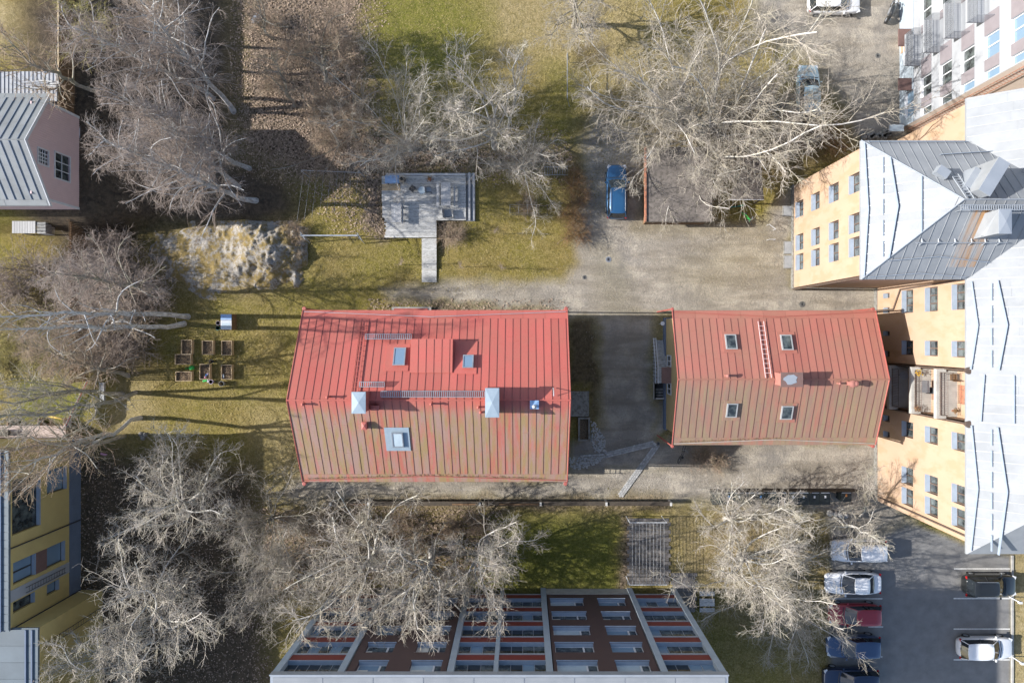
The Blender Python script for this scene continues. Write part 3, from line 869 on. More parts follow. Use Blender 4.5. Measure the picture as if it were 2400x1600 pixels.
# shed dormer: flatter roof lifted off the slope, front wall facing up in the picture
yb_, yf_ = W(0, 873, 9.7)[1], W(0, 796, 9.4)[1]
zb_, zf_ = hz_roof(yb_) + .06, hz_roof(yf_) + .95
mb = MB(); mb.add([(DX0, yb_, zb_ - .1), (DX1, yb_, zb_ - .1), (DX1, yf_, hz_roof(yf_) - .1), (DX0, yf_, hz_roof(yf_) - .1), (DX0, yb_, zb_), (DX1, yb_, zb_), (DX1, yf_, zf_), (DX0, yf_, zf_)],
       [(3, 2, 1, 0), (4, 5, 6, 7), (0, 1, 5, 4), (1, 2, 6, 5), (2, 3, 7, 6), (3, 0, 4, 7)])
dormer = mb.build('dormer', MATS['red_roof'], house)
dl = math.hypot(yf_ - yb_, zf_ - zb_)
seam_slope(dormer, (DX0 - .05, yb_, zb_ + .03), (1, 0, 0), (0, yf_ - yb_, zf_ - zb_), lambda u: (0, dl + .06), DX1 - DX0 + .1, .545, 'red_roof', 'seam_metal')
# a second, slightly raised roof field left of it
# grating walkways
def walkway(par, x0, x1, y0, y1, z, slats, m='steel', ends=True, legs=True, zr=None):
    mb = MB()
    mb.box(x0, x1, y0, y0 + .035, z - .04, z + .03); mb.box(x0, x1, y1 - .035, y1, z - .04, z + .03)
    o = mb.build('walkway', MATS[m], par)
    m2 = MB()
    n_ = int((x1 - x0) / slats)
    for i in range(n_ + 1):
        x = x0 + (x1 - x0) * i / n_
        m2.box(x - .022, x + .022, y0 + .035, y1 - .035, z - .02, z + .012)
    m2.build('grating', MATS[m], o)['kind'] = 'stuff'
    m3 = MB()
    k_ = max(2, int((x1 - x0) / 1.2))
    for i in range(k_ + 1):
        x = x0 + .05 + (x1 - x0 - .1) * i / k_
        for y in (y0 + .02, y1 - .02):
            zz = zr(y) if zr else z - .3
            m3.box(x - .02, x + .02, y - .015, y + .015, zz - .02, z - .03)
    m3.build('bracket', MATS[m], o)
a, b, c, d = px_box(855, 963, 782, 795, 8.9); walkway(house, a, b, c, d, hz_roof(c) + .3, .13, 'steel', zr=hz_roof)
a, b, c, d = px_box(842, 900, 894, 907, 10.6); walkway(house, a, b, c, d, hz_roof(c) + .32, .13, 'steel', zr=hz_roof)
a, b, c, d = px_box(892, 1135, 916, 931, 11.0); walkway(house, a, b, c, d, hz_roof(c) + .3, .13, 'steel', zr=hz_roof)
# roof ladder
def ladder(par, pa, pb, w, yfun, lift, step, m, name='roof_ladder', r=.025):
    """from world point pa to pb (x,y), width w in x"""
    mb = MB()
    def P(t, dx): 
        x = pa[0] + (pb[0] - pa[0]) * t + dx; y = pa[1] + (pb[1] - pa[1]) * t
        return (x, y, yfun(y) + lift)
    for dx in (0, w): mb.tube([P(i / 6, dx) for i in range(7)], r, 6)
    o = mb.build(name, MATS[m], par)
    L = math.hypot(pb[0] - pa[0], pb[1] - pa[1]); n_ = int(L / step)
    for i in range(1, n_):
        MB().tube([P(i / n_, 0), P(i / n_, w)], r * .75, 5).build('rung', MATS[m], o)
pa = W(841, 752, 8.6); pb = W(819, 933, 10.9)
x_l = (pa[0] + pb[0]) / 2
ladder(house, (x_l, pa[1]), (x_l, pb[1]), .45, hz_roof, .14, .33, 'old_red')
# balcony and bits seen past the eaves
a, b, c, d = px_box(917, 1010, 719, 729, .5)
o = thing('entrance_step', (-8.5, 2.3, 0), 'low pale concrete entrance step tucked under the upper eave of the big red roof', 'step')
MB().box(a, b, 1.8, d, 0, .35).build('slab', MATS['pale_concrete'], o); MB().box(a + .2, b - .3, 1.8, d - .12, .35, .42).build('mat', MATS['old_red'], o)
# gable porch that casts the stepped shadow with its railing opening
porch = thing('gable_porch', (3.2, -10.9, 0), 'small timber balcony porch on the right gable of the large red-roofed house', 'porch')
zt = 4.0
mb = MB()
MB().box(1.0, 3.2, -11.4, -10.1, 0, 2.0).build('wall', MATS['beige_plaster'], porch)
MB().box(1.0, 3.2, -10.97, -10.0, 2.95, 4.0).build('roof', MATS['old_red'], porch)
for yy in (-11.35, -10.97, -10.2): MB().box(3.12, 3.2, yy, yy + .06, 2.0, 2.95).build('post', MATS['brown_wood'], porch)
for zz in (2.25, 2.5, 2.72): MB().box(3.14, 3.18, -11.3, -10.2, zz, zz + .03).build('rail', MATS['brown_wood'], porch)

# ================================================================ SMALLER RED HOUSE
SX0, SX1 = 11.2, 26.32
SYU, SYR, SYL = 2.0, -3.03, -8.03
SE, SR_ = 6.0, 7.95
def sz_roof(y): return SR_ - abs(y - SYR) * (SR_ - SE) / 5.02
sh = thing('faded_roof_house', (18.8, -3.0, 0), 'smaller house with faded brownish red sheet roof and four roof windows', 'house')
mb = MB(); mb.box(SX0 + .62, SX1 - .4, SYL + .5, SYU - .5, .7, SE - .1)
mb.add([(SX0 + .62, SYL + .5, SE - .1), (SX0 + .62, SYU - .5, SE - .1), (SX0 + .62, SYR, SR_ - .2), (SX1 - .4, SYL + .5, SE - .1), (SX1 - .4, SYU - .5, SE - .1), (SX1 - .4, SYR, SR_ - .2)], [(0, 2, 1), (3, 4, 5), (0, 3, 5, 2), (1, 2, 5, 4)])
mb.build('wall', MATS['beige_plaster'], sh)
MB().box(SX0 + .5, SX1 - .3, SYL + .4, SYU - .4, 0, .72).build('plinth', MATS['blue_plinth'], sh)
for (y0, y1) in ((834, 857), (899, 922)):
    ya = W(0, y1, 2.0)[1]; yb = W(0, y0, 2.0)[1]
    xf = SX0 + .62
    mb = MB(); mb.box(xf - .05, xf - .002, ya - .08, yb + .08, 1.3, 1.42); mb.box(xf - .05, xf - .002, ya - .08, yb + .08, 2.6, 2.7)
    mb.box(xf - .05, xf - .002, ya - .08, ya, 1.42, 2.6); mb.box(xf - .05, xf - .002, yb, yb + .08, 1.42, 2.6); mb.box(xf - .04, xf - .002, (ya + yb) / 2 - .03, (ya + yb) / 2 + .03, 1.42, 2.6)
    f_ = mb.build('window', MATS['white_paint'], sh)
    MB().box(xf - .012, xf - .003, ya, yb, 1.42, 2.6).build('pane', MATS['glass'], f_)
roof = MB()
for s in (-1, 1):
    ye = SYU if s > 0 else SYL
    a_ = [(SX0 + .02, SYR, SR_ - .03), (SX1 - .02, SYR, SR_ - .03), (SX1 - .02, ye, SE - .03), (SX0 + .02, ye, SE - .03)]
    roof.slab(a_[::-1] if s > 0 else a_, .16)
sroof = roof.build('roof', MATS['seam_metal'], sh)
SL2 = math.hypot(5.01, 1.95)
du = (0, 5.01, -1.95); dl_ = (0, -5.01, -1.95)
seam_slope(sroof, (SX0, SYR, SR_ + .01), (1, 0, 0), du, lambda u: (.03, SL2 - .62), SX1 - SX0, .53, 'faded_red_roof', 'seam_metal')
seam_slope(sroof, (SX0, SYR, SR_ + .01), (1, 0, 0), dl_, lambda u: (.03, SL2 - .62), SX1 - SX0, .53, 'faded_red_roof', 'seam_metal')
eaves_band(sroof, SX0, SX1, SYR, SR_, du, SL2, .62, 9, 'faded_red_roof'); eaves_band(sroof, SX0, SX1, SYR, SR_, dl_, SL2, .62, 9, 'faded_red_roof')
MB().tube([(SX0 - .02, SYR, SR_ + .03), (SX1 + .02, SYR, SR_ + .03)], .05, 6).build('ridge_cap', MATS['faded_red_roof'], sroof)
for x in (SX0 - .03, SX1 + .03):
    for ye in (SYU, SYL): MB().tube([(x, SYR, SR_ + .02), (x, ye, SE + .02)], .045, 5).build('verge_trim', MATS['old_red'], sroof)
xm = W(1815, 0, 6)[0]
on_s = lambda x, y: (x, y, sz_roof(y) + .02)
gutter(sroof, [on_s(SX0 + .1, SYU - .12), on_s(xm, SYU - .5), on_s(SX1 - .1, SYU - .12)], 'old_red', .1)
gutter(sroof, [on_s(SX0 + .1, SYL + .12), on_s(xm, SYL + .45), on_s(SX1 - .1, SYL + .12)], 'pale_concrete', .08)
mb = MB()
for i in range(200):
    x = SX0 + .4 + R.random() * (xm - SX0); y = SYL + .18 + (x - SX0) / (xm - SX0) * .3 + abs(R.gauss(0, .04)); s_ = R.uniform(.02, .05)
    mb.obox((x, y, sz_roof(y) + .04), (s_, s_, .02), R.random() * 3)
mb.build('leaf_debris', MATS['leaf_debris'], sroof)['kind'] = 'stuff'
for (x, y) in ((SX0 + .0, SYU + .1), (SX0 + .0, SYL - .12), (SX1 - .1, SYU + .1), (SX1 - .1, SYL - .12)):
    MB().lathe((x, y, SE - .45), [(.06, -5.3), (.06, 0), (.11, .2), (.13, .4), (.1, .42)], 10).build('downpipe', MATS['old_red'], sh)
for q in ((1703, 1729, 783, 818), (1834, 1860, 784, 820), (1704, 1729, 945, 979), (1833, 1860, 951, 984)):
    a, b, c, d = px_box(*q, 7.3)
    flash(sh, a - .2, b + .3, c - .25, d + .2, sz_roof, 'faded_red_roof', .05)
    skylight(sh, a, b, c, d, sz_roof, 'lichen_grey', 'glass', .22)
pa = W(1779, 753, 6.5); pb = W(1792, 885, 8.0)
xl_ = (W(1779, 0, 6.5)[0] + W(1792, 0, 8.0)[0]) / 2
ladder(sh, (xl_, pa[1]), (xl_, pb[1]), .42, sz_roof, .14, .33, 'pink_boards')
a, b, c, d = px_box(1834, 1880, 875, 904, 9.3)
ch = roof_box(sh, a, b, c, d, 7.4, 9.2, 'chimney', 'salmon_paint', None)
MB().box(a - .1, b + .08, c - .08, d + .08, 9.2, 9.28).build('cap', MATS['brown_roof'], ch)
mb = MB(); cx, cy = (a + b) / 2 - .1, (c + d) / 2
pts = [(cx + math.cos(i * .524) * R.uniform(.3, .62), cy + math.sin(i * .524) * R.uniform(.2, .42), 9.3) for i in range(12)]
mb.slab(pts, .015); mb.build('patch', MATS['pale_metal'], ch)
for q in ((1702, 880, 8.0, .35, .09), (1963, 898, 7.9, .3, .06), (1990, 898, 8.0, .5, .17)):
    pipe(sh, *q[:4], r=q[4], m='salmon_paint')
MB().lathe((W(1998, 898, 8.2)[0] + .1, W(1998, 898, 8.2)[1], 7.7), [(.11, 0), (.11, .6), (.22, .68), (.24, .8), (.16, .92), (.03, .96)], 14).build('ventilator', MATS['salmon_paint'], sh)
# entrance stairs on the left gable
st = thing('entrance_stairs', (11.2, -2.0, 0), 'weathered timber entrance stairs and landing beside the beige gable wall', 'stairs')
x0s, x1s = 11.0, 11.85
for i in range(14):
    y0 = W(0, 797 + i * 4.6, .6)[1]
    z = .12 + i * .075
    MB().box(x0s, x1s, y0 - .15, y0 - .01, z, z + .05).build('tread', MATS['grey_wood'], st)
MB().box(x0s, x1s, W(0, 897, .9)[1], W(0, 862, .9)[1], 1.1, 1.16).build('landing', MATS['grey_wood'], st)
MB().box(x0s - .1, x0s, W(0, 937, .9)[1], W(0, 792, .9)[1], 0, .5).build('stringer', MATS['lichen_grey'], st)
mb = MB()
for xx in (x0s - .25, x0s - .05):
    mb.tube([(xx, W(0, 792, 1)[1], .9), (xx, W(0, 860, 1)[1], 1.9), (xx, W(0, 897, 1)[1], 1.9)], .03, 5)
mb.build('handrail', MATS['white_paint'], st)
for i in range(12):
    y = W(0, 794 + i * 8.5, .9)[1]; z = .9 + min(i / 8, 1) * 1.0
    MB().box(x0s - .17, x0s - .13, y - .02, y + .02, .1, z).build('baluster', MATS['white_paint'], st)
can = thing('door_canopy', (11.6, -3.6, 2.5), 'small brown sheet canopy over the entrance stairs of the beige gable', 'canopy')
a, b, c, d = px_box(1551, 1580, 860, 898, 2.6)
MB().slab([(a, c, 2.55), (b + .2, c, 2.8), (b + .2, d, 2.8), (a, d, 2.55)], .06).build('sheet', MATS['brown_roof'], can)
MB().box(b - .1, b + .05, c + .1, c + .16, 1.9, 2.7).build('bracket', MATS['dark_metal'], can); MB().box(b - .1, b + .05, d - .16, d - .1, 1.9, 2.7).build('bracket', MATS['dark_metal'], can)
lw = thing('light_well', (11.4, -4.6, 0), 'concrete rimmed cellar light well at the foot of the beige gable', 'light well')
a, b, c, d = px_box(1532, 1560, 895, 935, .3)
mb = MB(); mb.box(a, a + .12, c, d, 0, .5); mb.box(a + .12, b, c, c + .12, 0, .5); mb.build('rim', MATS['pale_concrete'], lw)
for i in range(3): MB().box(a + .2, b - .1, c + .2 + i * .25, c + .38 + i * .25, .08 - i * .02, .14 - i * .02).build('step', MATS['concrete'], lw)
MB().box(a + .12, b, c + .13, d, .03, .05).build('floor', MATS['black_rubber'], lw)
dish = thing('satellite_dish', (W(1553, 758, 1.5)[0], W(1553, 758, 1.5)[1], 0), 'small white dish on a post by the corner of the smaller red house', 'satellite dish')
x, y, _ = W(1553, 758, 1.5)
MB().cyl((x, y, 0), .03, 1.4, 6).build('post', MATS['steel'], dish)
MB().lathe((x, y, 1.35), [(.03, 0), (.12, .05), (.17, .14)], 14).build('reflector', MATS['white_paint'], dish)

# ================================================================ ORANGE BUILDING
ob = thing('orange_apartment_building', (31, 0, 0), 'tall pale orange rendered apartment building with light grey metal roof and stacked balconies', 'building')
WXF, BXF, EZ = 22.45, 29.4, 12.3
WYA, WYB = 4.1, 12.55        # wing
BYA, BYB = -13.55, 15.45     # body
# wing west wall windows
rowsY = [(9.75, 11.05), (7.05, 8.35), (5.45, 6.75)]
floorsZ = [(1.0, 2.4), (4.05, 5.4), (7.1, 8.5), (10.15, 11.55)]
ops = [(a, b, c, d) for a, b in rowsY for c, d in floorsZ]
mb = MB(); wall(mb, 'x', WXF, WXF + .4, WYA, WYB, .5, EZ, ops)
mb.box(WXF + .4, BXF + .1, WYA, WYA + .4, .5, EZ); mb.box(WXF + .4, BXF + .1, WYB - .4, WYB, .5, EZ)
mb.box(WXF + .41, WXF + .5, WYA + .4, WYB - .4, .5, EZ)
ww = mb.build('wall', MATS['orange_plaster'], ob)
MB().box(WXF - .06, BXF, WYA - .06, WYB + .06, 0, .5).build('plinth', MATS['concrete'], ob)
for (a, b, c, d) in ops: window_x(ob, WXF, a, b, c, d, .26, parts=2, sillout=.06)
# body west wall
col_S = [(1.85, 3.6)]
ops = []
win = []
def addw(ya, yb, za, zb, parts): ops.append((ya, yb, za, zb)); win.append((ya, yb, za, zb, parts))
F2, F3, F4 = (4.2, 5.6), (7.25, 8.65), (10.35, 11.75)
for fz in (F2, F3, F4): addw(1.85, 3.6, *fz, 3)
for fz in (F2, F3, F4): addw(-1.35, -.25, *fz, 2)
for fz in (F2, F3, F4): addw(-7.65, -6.45, *fz, 2)
for fz in (F2, F3, F4): addw(-11.25, -9.95, *fz, 2)
for fz in (F2, F3, F4): addw(-12.85, -11.55, *fz, 2)
for (ya, yb) in ((3.15, 3.55), (1.95, 2.4), (.1, .5), (-1.6, -1.1), (-6.8, -6.3), (-8.1, -7.6)): addw(ya, yb, 1.5, 2.3, 1)
RB0, RB1 = -5.55, -2.3     # balcony recess
mb = MB(); wall(mb, 'x', BXF, BXF + .4, RB1, BYB, .45, EZ, [o for o in ops if o[0] > RB1]); wall(mb, 'x', BXF, BXF + .4, BYA, RB0, .45, EZ, [o for o in ops if o[1] < RB0])
mb.box(BXF + .4, 60, BYA, BYA + .4, .45, EZ); mb.box(BXF + .4, 60, BYB - .4, BYB, .45, EZ)
mb.box(BXF + .41, BXF + .5, BYA + .4, RB0 - .25, .45, EZ); mb.box(BXF + .41, BXF + .5, RB1 + .25, BYB - .4, .45, EZ)
bz = BXF + .85
dops = [(-4.6, -3.3, 3.45, 5.6), (-4.6, -3.3, 6.5, 8.65), (-4.6, -3.3, 9.55, 11.75)]
wall(mb, 'x', bz, bz + .3, RB0, RB1, 0, EZ, dops)
mb.box(BXF + .0, bz, RB0 - .25, RB0 - .002, 0.45, EZ); mb.box(BXF + .0, bz, RB1 + .002, RB1 + .25, .45, EZ)
mb.box(BXF, bz, RB0, RB1, 0.45, 3.1)
mb.build('wall', MATS['orange_plaster'], ob)
MB().box(BXF - .08, BXF + .3, BYA - .06, WYA - .1, 0, .45).build('plinth', MATS['concrete'], ob)
for q in win: window_x(ob, BXF, q[0], q[1], q[2], q[3], .26, parts=q[4], sillout=.07, rows=2 if q[4] == 3 else 1)
def balcony(zf, things_label):
    s = MB(); s.box(28.8, bz, RB0 + .02, RB1 - .02, zf - .18, zf)
    s.box(28.72, 28.98, RB0 - .1, RB1 + .1, zf - .2, zf + .12); s.box(28.98, BXF - .002, RB0 - .1, RB0 + .12, zf - .2, zf + .12); s.box(28.98, BXF - .002, RB1 - .12, RB1 + .1, zf - .2, zf + .12)
    slab = s.build('balcony', MATS['pale_concrete'], ob)
    for (z) in (zf + .25, zf + 1.1):
        MB().tube([(29.3, RB1 - .15, z), (28.9, RB1 - .15, z), (28.9, RB0 + .15, z), (29.3, RB0 + .15, z)], .02, 5).build('rail', MATS['window_brown'], slab)
    n_ = 24
    for i in range(n_ + 1):
        y = RB0 + .15 + (RB1 - RB0 - .3) * i / n_
        MB().box(28.89, 28.91, y - .011, y + .011, zf + .1, zf + 1.1).build('baluster', MATS['window_brown'], slab)
    dr = MB(); dr.box(bz + .12, bz + .2, -4.6, -3.3, zf, zf + 2.1)
    d_ = dr.build('balcony_door', MATS['terracotta'], ob)
    for (a, b) in ((-4.5, -4.1), (-3.8, -3.4)): MB().box(bz + .105, bz + .118, a, b, zf + 1.0, zf + 1.9).build('pane', MATS['glass'], d_)
    return slab
for z_ in (3.4, 6.45, 9.5): balcony(z_, '')
# pots, chairs and tables on the balconies
def potted(x, y, z, lab, m='plastic_yellow', r=.13):
    t = thing('plant_pot', (x, y, z), lab, 'plant pot')
    MB().lathe((x, y, z), [(r * .7, 0), (r, .24), (r * .9, .25)], 10).build('pot', MATS['terracotta'], t)
    mb = MB()
    for i in range(40):
        d_ = Vector((R.gauss(0, 1), R.gauss(0, 1), abs(R.gauss(0, 1)))).normalized() * R.uniform(.1, .32)
        mb.obox((x + d_.x, y + d_.y, z + .3 + d_.z), (.07, .05, .01), R.random() * 3)
    mb.build('foliage', MATS[m], t)
potted(29.15, RB1 - .35, 6.45, 'yellow flowering plant in the upper corner of the middle balcony')
potted(29.05, RB0 + .3, 6.45, 'reddish pot plant in the lower corner of the middle balcony', 'hedge_leaf')
potted(29.9, RB0 + .45, 9.5, 'dark potted shrub at the lower end of the top balcony', 'hedge_leaf', .1)
def small_chair(x, y, z, rz, m, lab, cat='chair', s=.45, kind='plain'):
    t = thing('chair', (x, y, z), lab, cat, rz=rz)
    MB().obox((0, 0, .43), (s, s, .04)).build('seat', MATS[m], t)
    MB().obox((-s / 2, 0, .68), (.04, s, .5), m=Matrix.Rotation(-.2, 3, 'Y')).build('backrest', MATS[m], t)
    for a in (-1, 1):
        for b in (-1, 1): MB().tube([(a * s * .45, b * s * .45, 0), (a * s * .4, b * s * .4, .42)], .018, 5).build('leg', MATS['dark_metal'], t)
        MB().tube([(-s * .5, a * s * .5, .66), (s * .4, a * s * .5, .64), (s * .42, a * s * .5, .42)], .018, 5).build('armrest', MATS['dark_metal'], t)
    return t
small_chair(29.85, -3.9, 6.45, 3.1, 'dark_metal', 'black metal chair by the red door of the middle balcony')
small_chair(29.7, -2.75, 9.5, 1.6, 'brown_wood', 'brown garden chair in the upper corner of the top balcony')
t = thing('balcony_table', (29.4, -3.6, 6.45), 'small grey folding table on the middle balcony', 'table')
MB().obox((29.4, -3.6, 7.15), (.6, .9, .03)).build('tabletop', MATS['steel'], t)
for a in (-.25, .25):
    for b in (-.38, .38): MB().cyl((29.4 + a, -3.6 + b, 6.45), .015, .69, 5).build('leg', MATS['dark_metal'], t)
t = thing('balcony_table', (29.55, -2.9, 3.4), 'round pale table on the shaded lowest balcony', 'table')
MB().cyl((29.55, -2.95, 4.1), .34, .03, 18).build('tabletop', MATS['steel'], t); MB().cyl((29.55, -2.95, 3.4), .03, .7, 6).build('leg', MATS['dark_metal'], t)
# downpipes on the wall
for y in (RB1 + .12, RB0 - .14):
    mb = MB(); mb.tube([(BXF - .1, y, .3), (BXF - .1, y, EZ - .3)], .06, 8); mb.lathe((BXF - .25, y, EZ - .35), [(.1, 0), (.2, .3), (.24, .45), (.2, .46)], 12)
    mb.build('downpipe', MATS['window_brown'], ob)
mb = MB(); mb.tube([(BXF - .1, 2.2, .2), (BXF - .1, 2.2, 3.0), (BXF - .1, 3.7, 4.0), (BXF - .1, 3.85, EZ - .4)], .06, 8); mb.build('downpipe', MATS['window_brown'], ob)
mb = MB(); mb.tube([(WXF + .1, WYA - .12, .1), (WXF + .1, WYA - .12, EZ - .4)], .07, 8); mb.build('downpipe', MATS['window_brown'], ob)
mb = MB(); mb.tube([(BXF - .1, BYA + .4, .2), (BXF - .1, BYA + .4, EZ - .4)], .06, 8); mb.build('downpipe', MATS['window_brown'], ob)
# --- roof
SLP = .75
OH = .32
rX0, rY0, rY1 = WXF - OH + .02, WYA - OH, WYB + OH          # wing eaves
bX0 = BXF - OH
bY0, bY1 = BYA - .65, BYB + .2
ymid = (rY0 + rY1) / 2; half = (rY1 - rY0) / 2
apex = (rX0 + half, ymid, EZ + half * SLP)
nd = math.sqrt(1 + SLP * SLP)
oroof = MB()
def zw(x): return EZ + (x - rX0) * SLP
XE = 34.5
vx = bX0 + half                    # where the valleys meet the ridge
pW = [(rX0, rY1, EZ), (rX0, rY0, EZ), apex]
pS = [(rX0, rY0, EZ), (bX0, rY0, EZ), (vx, ymid, apex[2]), apex]
pN = [(bX0, rY1, EZ), (rX0, rY1, EZ), apex, (vx, ymid, apex[2])]
for P_ in (pW, pS, pN): oroof.slab([(a, b, c - .06) for a, b, c in P_], .14)
ridge_x = bX0 + 7.5
zr_ = EZ + 7.5 * SLP
oroof.slab([(bX0, bY0, EZ - .06), (ridge_x, bY0 + 7.5, zr_ - .06), (ridge_x, bY1, zr_ - .06), (bX0, bY1, EZ - .06)][::1], .14)
oroof.slab([(bX0, bY0, EZ - .06), (60, bY0, EZ - .06), (60, bY0 + 7.5, zr_ - .06), (ridge_x, bY0 + 7.5, zr_ - .06)], .14)
oroof.slab([(ridge_x, bY0 + 7.5, zr_ - .06), (60, bY0 + 7.5, zr_ - .06), (60, bY1, zr_ - .06), (ridge_x, bY1, zr_ - .06)], .14)
orf = oroof.build('roof', MATS['grey_sheet_roof'], ob)
# W slope sheets (run along y), clipped to hips
def wlen(u):
    y = rY1 - u; t_ = min(u, 2 * half - u)
    L = t_ * nd
    return ((half - t_) * nd, half * nd) if t_ > 0 else (0, 0)
seam_slope(orf, (apex[0], rY1, apex[2]), (0, -1, 0), (-1, 0, -SLP), lambda u: ((half - min(u, 2 * half - u)) * nd, half * nd), 2 * half, .62, 'grey_sheet_roof', 'steel', rib=.03, ribw=.03)
# S slope (run along x)
def slen_s(u):
    x = rX0 + u
    top = max(0, (half - u)) if u < half else 0
    bot = half if x <= bX0 else max(0, half - (x - bX0))
    return (top * nd, bot * nd)
wid = vx - rX0
def ss_roof(u0, u1, m):
    pass
seam_slope(orf, (rX0, ymid, apex[2]), (1, 0, 0), (0, -1, -SLP), slen_s, wid, .62, 'grey_sheet_roof', 'grey_sheet_roof', rib=.03, ribw=.03, phase=.3)
seam_slope(orf, (rX0, ymid, apex[2]), (1, 0, 0), (0, 1, -SLP), slen_s, wid, .62, 'grey_sheet_roof', 'grey_sheet_roof', rib=.03, ribw=.03, phase=.5)
# body W slope below and above the wing
def body_sheets(y0, y1, f0):
    seam_slope(orf, (ridge_x, y0, zr_), (0, 1, 0), (-1, 0, -SLP), f0, y1 - y0, .62, 'grey_sheet_roof', 'steel', rib=.03, ribw=.03)
def fb(u):
    y = bY0 + u
    top = max(0, 7.5 - u)
    bot = 7.5
    if rY0 < y <= ymid: bot = 7.5 - (y - rY0)
    elif ymid < y < rY1: bot = 7.5 - (rY1 - y)
    # keep sheets above the balcony recess a little shorter
    if RB0 < y < RB1: bot = 7.5 - .55
    return (top * nd, bot * nd)
body_sheets(bY0, bY1, fb)
# rust-stained sheets under the roof hatch
a = W(2283, 0, 14.5)[0]; b = W(2345, 0, 14.3)[0]
def on_S(x, s, h=.02):     # s: horizontal distance down from the ridge on the wing S slope
    return Vector((x, ymid - s, apex[2] - s * SLP + h))
xs_ = np.linspace(W(2268, 0, 15)[0], W(2338, 0, 15)[0], 6)
for i in range(5):
    MB().slab([on_S(xs_[i], .55), on_S(xs_[i], half - .75), on_S(xs_[i + 1] - .03, half - .75), on_S(xs_[i + 1] - .03, .55)], .015).build('sheet', MATS['rusty_sheet_roof'], orf)
# gutters and snow guards
def upstand(pts, h=.12, th=.03, m='blue_grey_sill', name='gutter'):
    mb = MB()
    for a_, b_ in zip(pts[:-1], pts[1:]):
        a_ = Vector(a_); b_ = Vector(b_); d_ = (b_ - a_); nr = Vector((-d_.y, d_.x, 0)).normalized() * th
        v = [a_, b_, b_ + nr, a_ + nr]
        mb.add(v + [q + Vector((0, 0, h)) for q in v], [(3, 2, 1, 0), (4, 5, 6, 7), (0, 1, 5, 4), (1, 2, 6, 5), (2, 3, 7, 6), (3, 0, 4, 7)])
    return mb.build(name, MATS[m], orf)
zb = lambda x: EZ + (x - bX0) * SLP + .02
for (ya, yb) in ((rY0 - .15, RB1 + .2), (RB0 - .2, bY0 + .3)):
    ym = (ya + yb) / 2
    upstand([(bX0 + .15, ya, zb(bX0 + .15)), (bX0 + .42, ym, zb(bX0 + .42)), (bX0 + .12, yb, zb(bX0 + .12))], .16)
    upstand([(bX0 + 1.25, ya, zb(bX0 + 1.25)), (bX0 + 1.65, ym, zb(bX0 + 1.65)), (bX0 + 1.3, yb, zb(bX0 + 1.3))], .2)
    n_ = int(abs(yb - ya) / 1.3)
    for i in range(n_):
        y0 = ya + (yb - ya) * (i + .12) / n_; y1 = ya + (yb - ya) * (i + .88) / n_
        x_ = bX0 + 1.02
        upstand([(x_, y0, zb(x_)), (x_, y1, zb(x_))], .12, .05, name='snow_guard')
upstand([(bX0 + .7, RB1 - .1, zb(bX0 + .7)), (bX0 + .55, RB0 + .1, zb(bX0 + .55))], .16)
upstand([(bX0 + 1.95, RB1 - .1, zb(bX0 + 1.95)), (bX0 + 1.95, RB0 + .1, zb(bX0 + 1.95))], .14, .05, name='snow_guard')
zW = lambda x: EZ + (x - rX0) * SLP + .02
upstand([(rX0 + .12, rY1 - .2, zW(rX0 + .12)), (rX0 + .3, ymid, zW(rX0 + .3)), (rX0 + .1, rY0 + .2, zW(rX0 + .1))], .16)
upstand([(rX0 + 1.3, rY1 - 1.4, zW(rX0 + 1.3)), (rX0 + 1.65, ymid, zW(rX0 + 1.65)), (rX0 + 1.25, rY0 + 1.3, zW(rX0 + 1.25))], .2)
upstand([(rX0 + 2.7, ymid + 1.7, zW(rX0 + 2.7)), (rX0 + 2.7, ymid - 1.75, zW(rX0 + 2.7))], .15, .05, name='snow_guard')
for i in range(5):
    y0 = rY1 - 1.3 - i * 1.35
    upstand([(rX0 + 1.0, y0, zW(rX0 + 1.0)), (rX0 + 1.0, y0 - 1.0, zW(rX0 + 1.0))], .1, .03, name='snow_guard')
zS = lambda y: EZ + (y - rY0) * SLP + .02
upstand([(rX0 + 1.3, rY0 + 1.1, zS(rY0 + 1.1)), (rX0 + 4.4, rY0 + 1.35, zS(rY0 + 1.35)), (bX0 + .9, rY0 + 1.0, zS(rY0 + 1.0))], .15)
upstand([(rX0 + .4, rY0 + .12, zS(rY0 + .12)), (rX0 + 3.6, rY0 + .35, zS(rY0 + .35)), (bX0 - .2, rY0 + .12, zS(rY0 + .12))], .12)
zN = lambda y: EZ + (rY1 - y) * SLP + .02
upstand([(rX0 + .4, rY1 - .15, zN(rY1 - .15)), (bX0 + .0, rY1 - .15, zN(rY1 - .15))], .12)
upstand([(rX0 + 4.6, rY1 - 1.2, zN(rY1 - 1.2)), (bX0 + 1.6, rY1 - .9, zN(rY1 - .9))], .14)
# ridge lines
mb = MB(); ap = Vector(apex) + Vector((0, 0, .03))
for q in ((rX0, rY0, EZ + .03), (rX0, rY1, EZ + .03), (40, ymid, apex[2] + .03)): mb.tube([ap, q], .045, 5)
mb.build('ridge_cap', MATS['pale_metal'], orf)
# pipe snow rail with posts on the S slope
yr = W(0, 568, 14.3)[1]; zr1 = zS(yr) + .22
mb = MB(); mb.tube([(W(2152, 0, 14.4)[0], yr, zr1), (W(2368, 0, 14.4)[0], yr, zr1)], .03, 6)
rl = mb.build('snow_rail', MATS['pale_metal'], orf)
for px_ in (2167, 2206, 2245, 2284, 2316, 2349):
    x = W(px_, 0, 14.4)[0]; MB().tube([(x, yr + .25, zS(yr + .25)), (x, yr, zr1), (x, yr - .12, zS(yr - .12))], .035, 5).build('post', MATS['pale_metal'], rl)
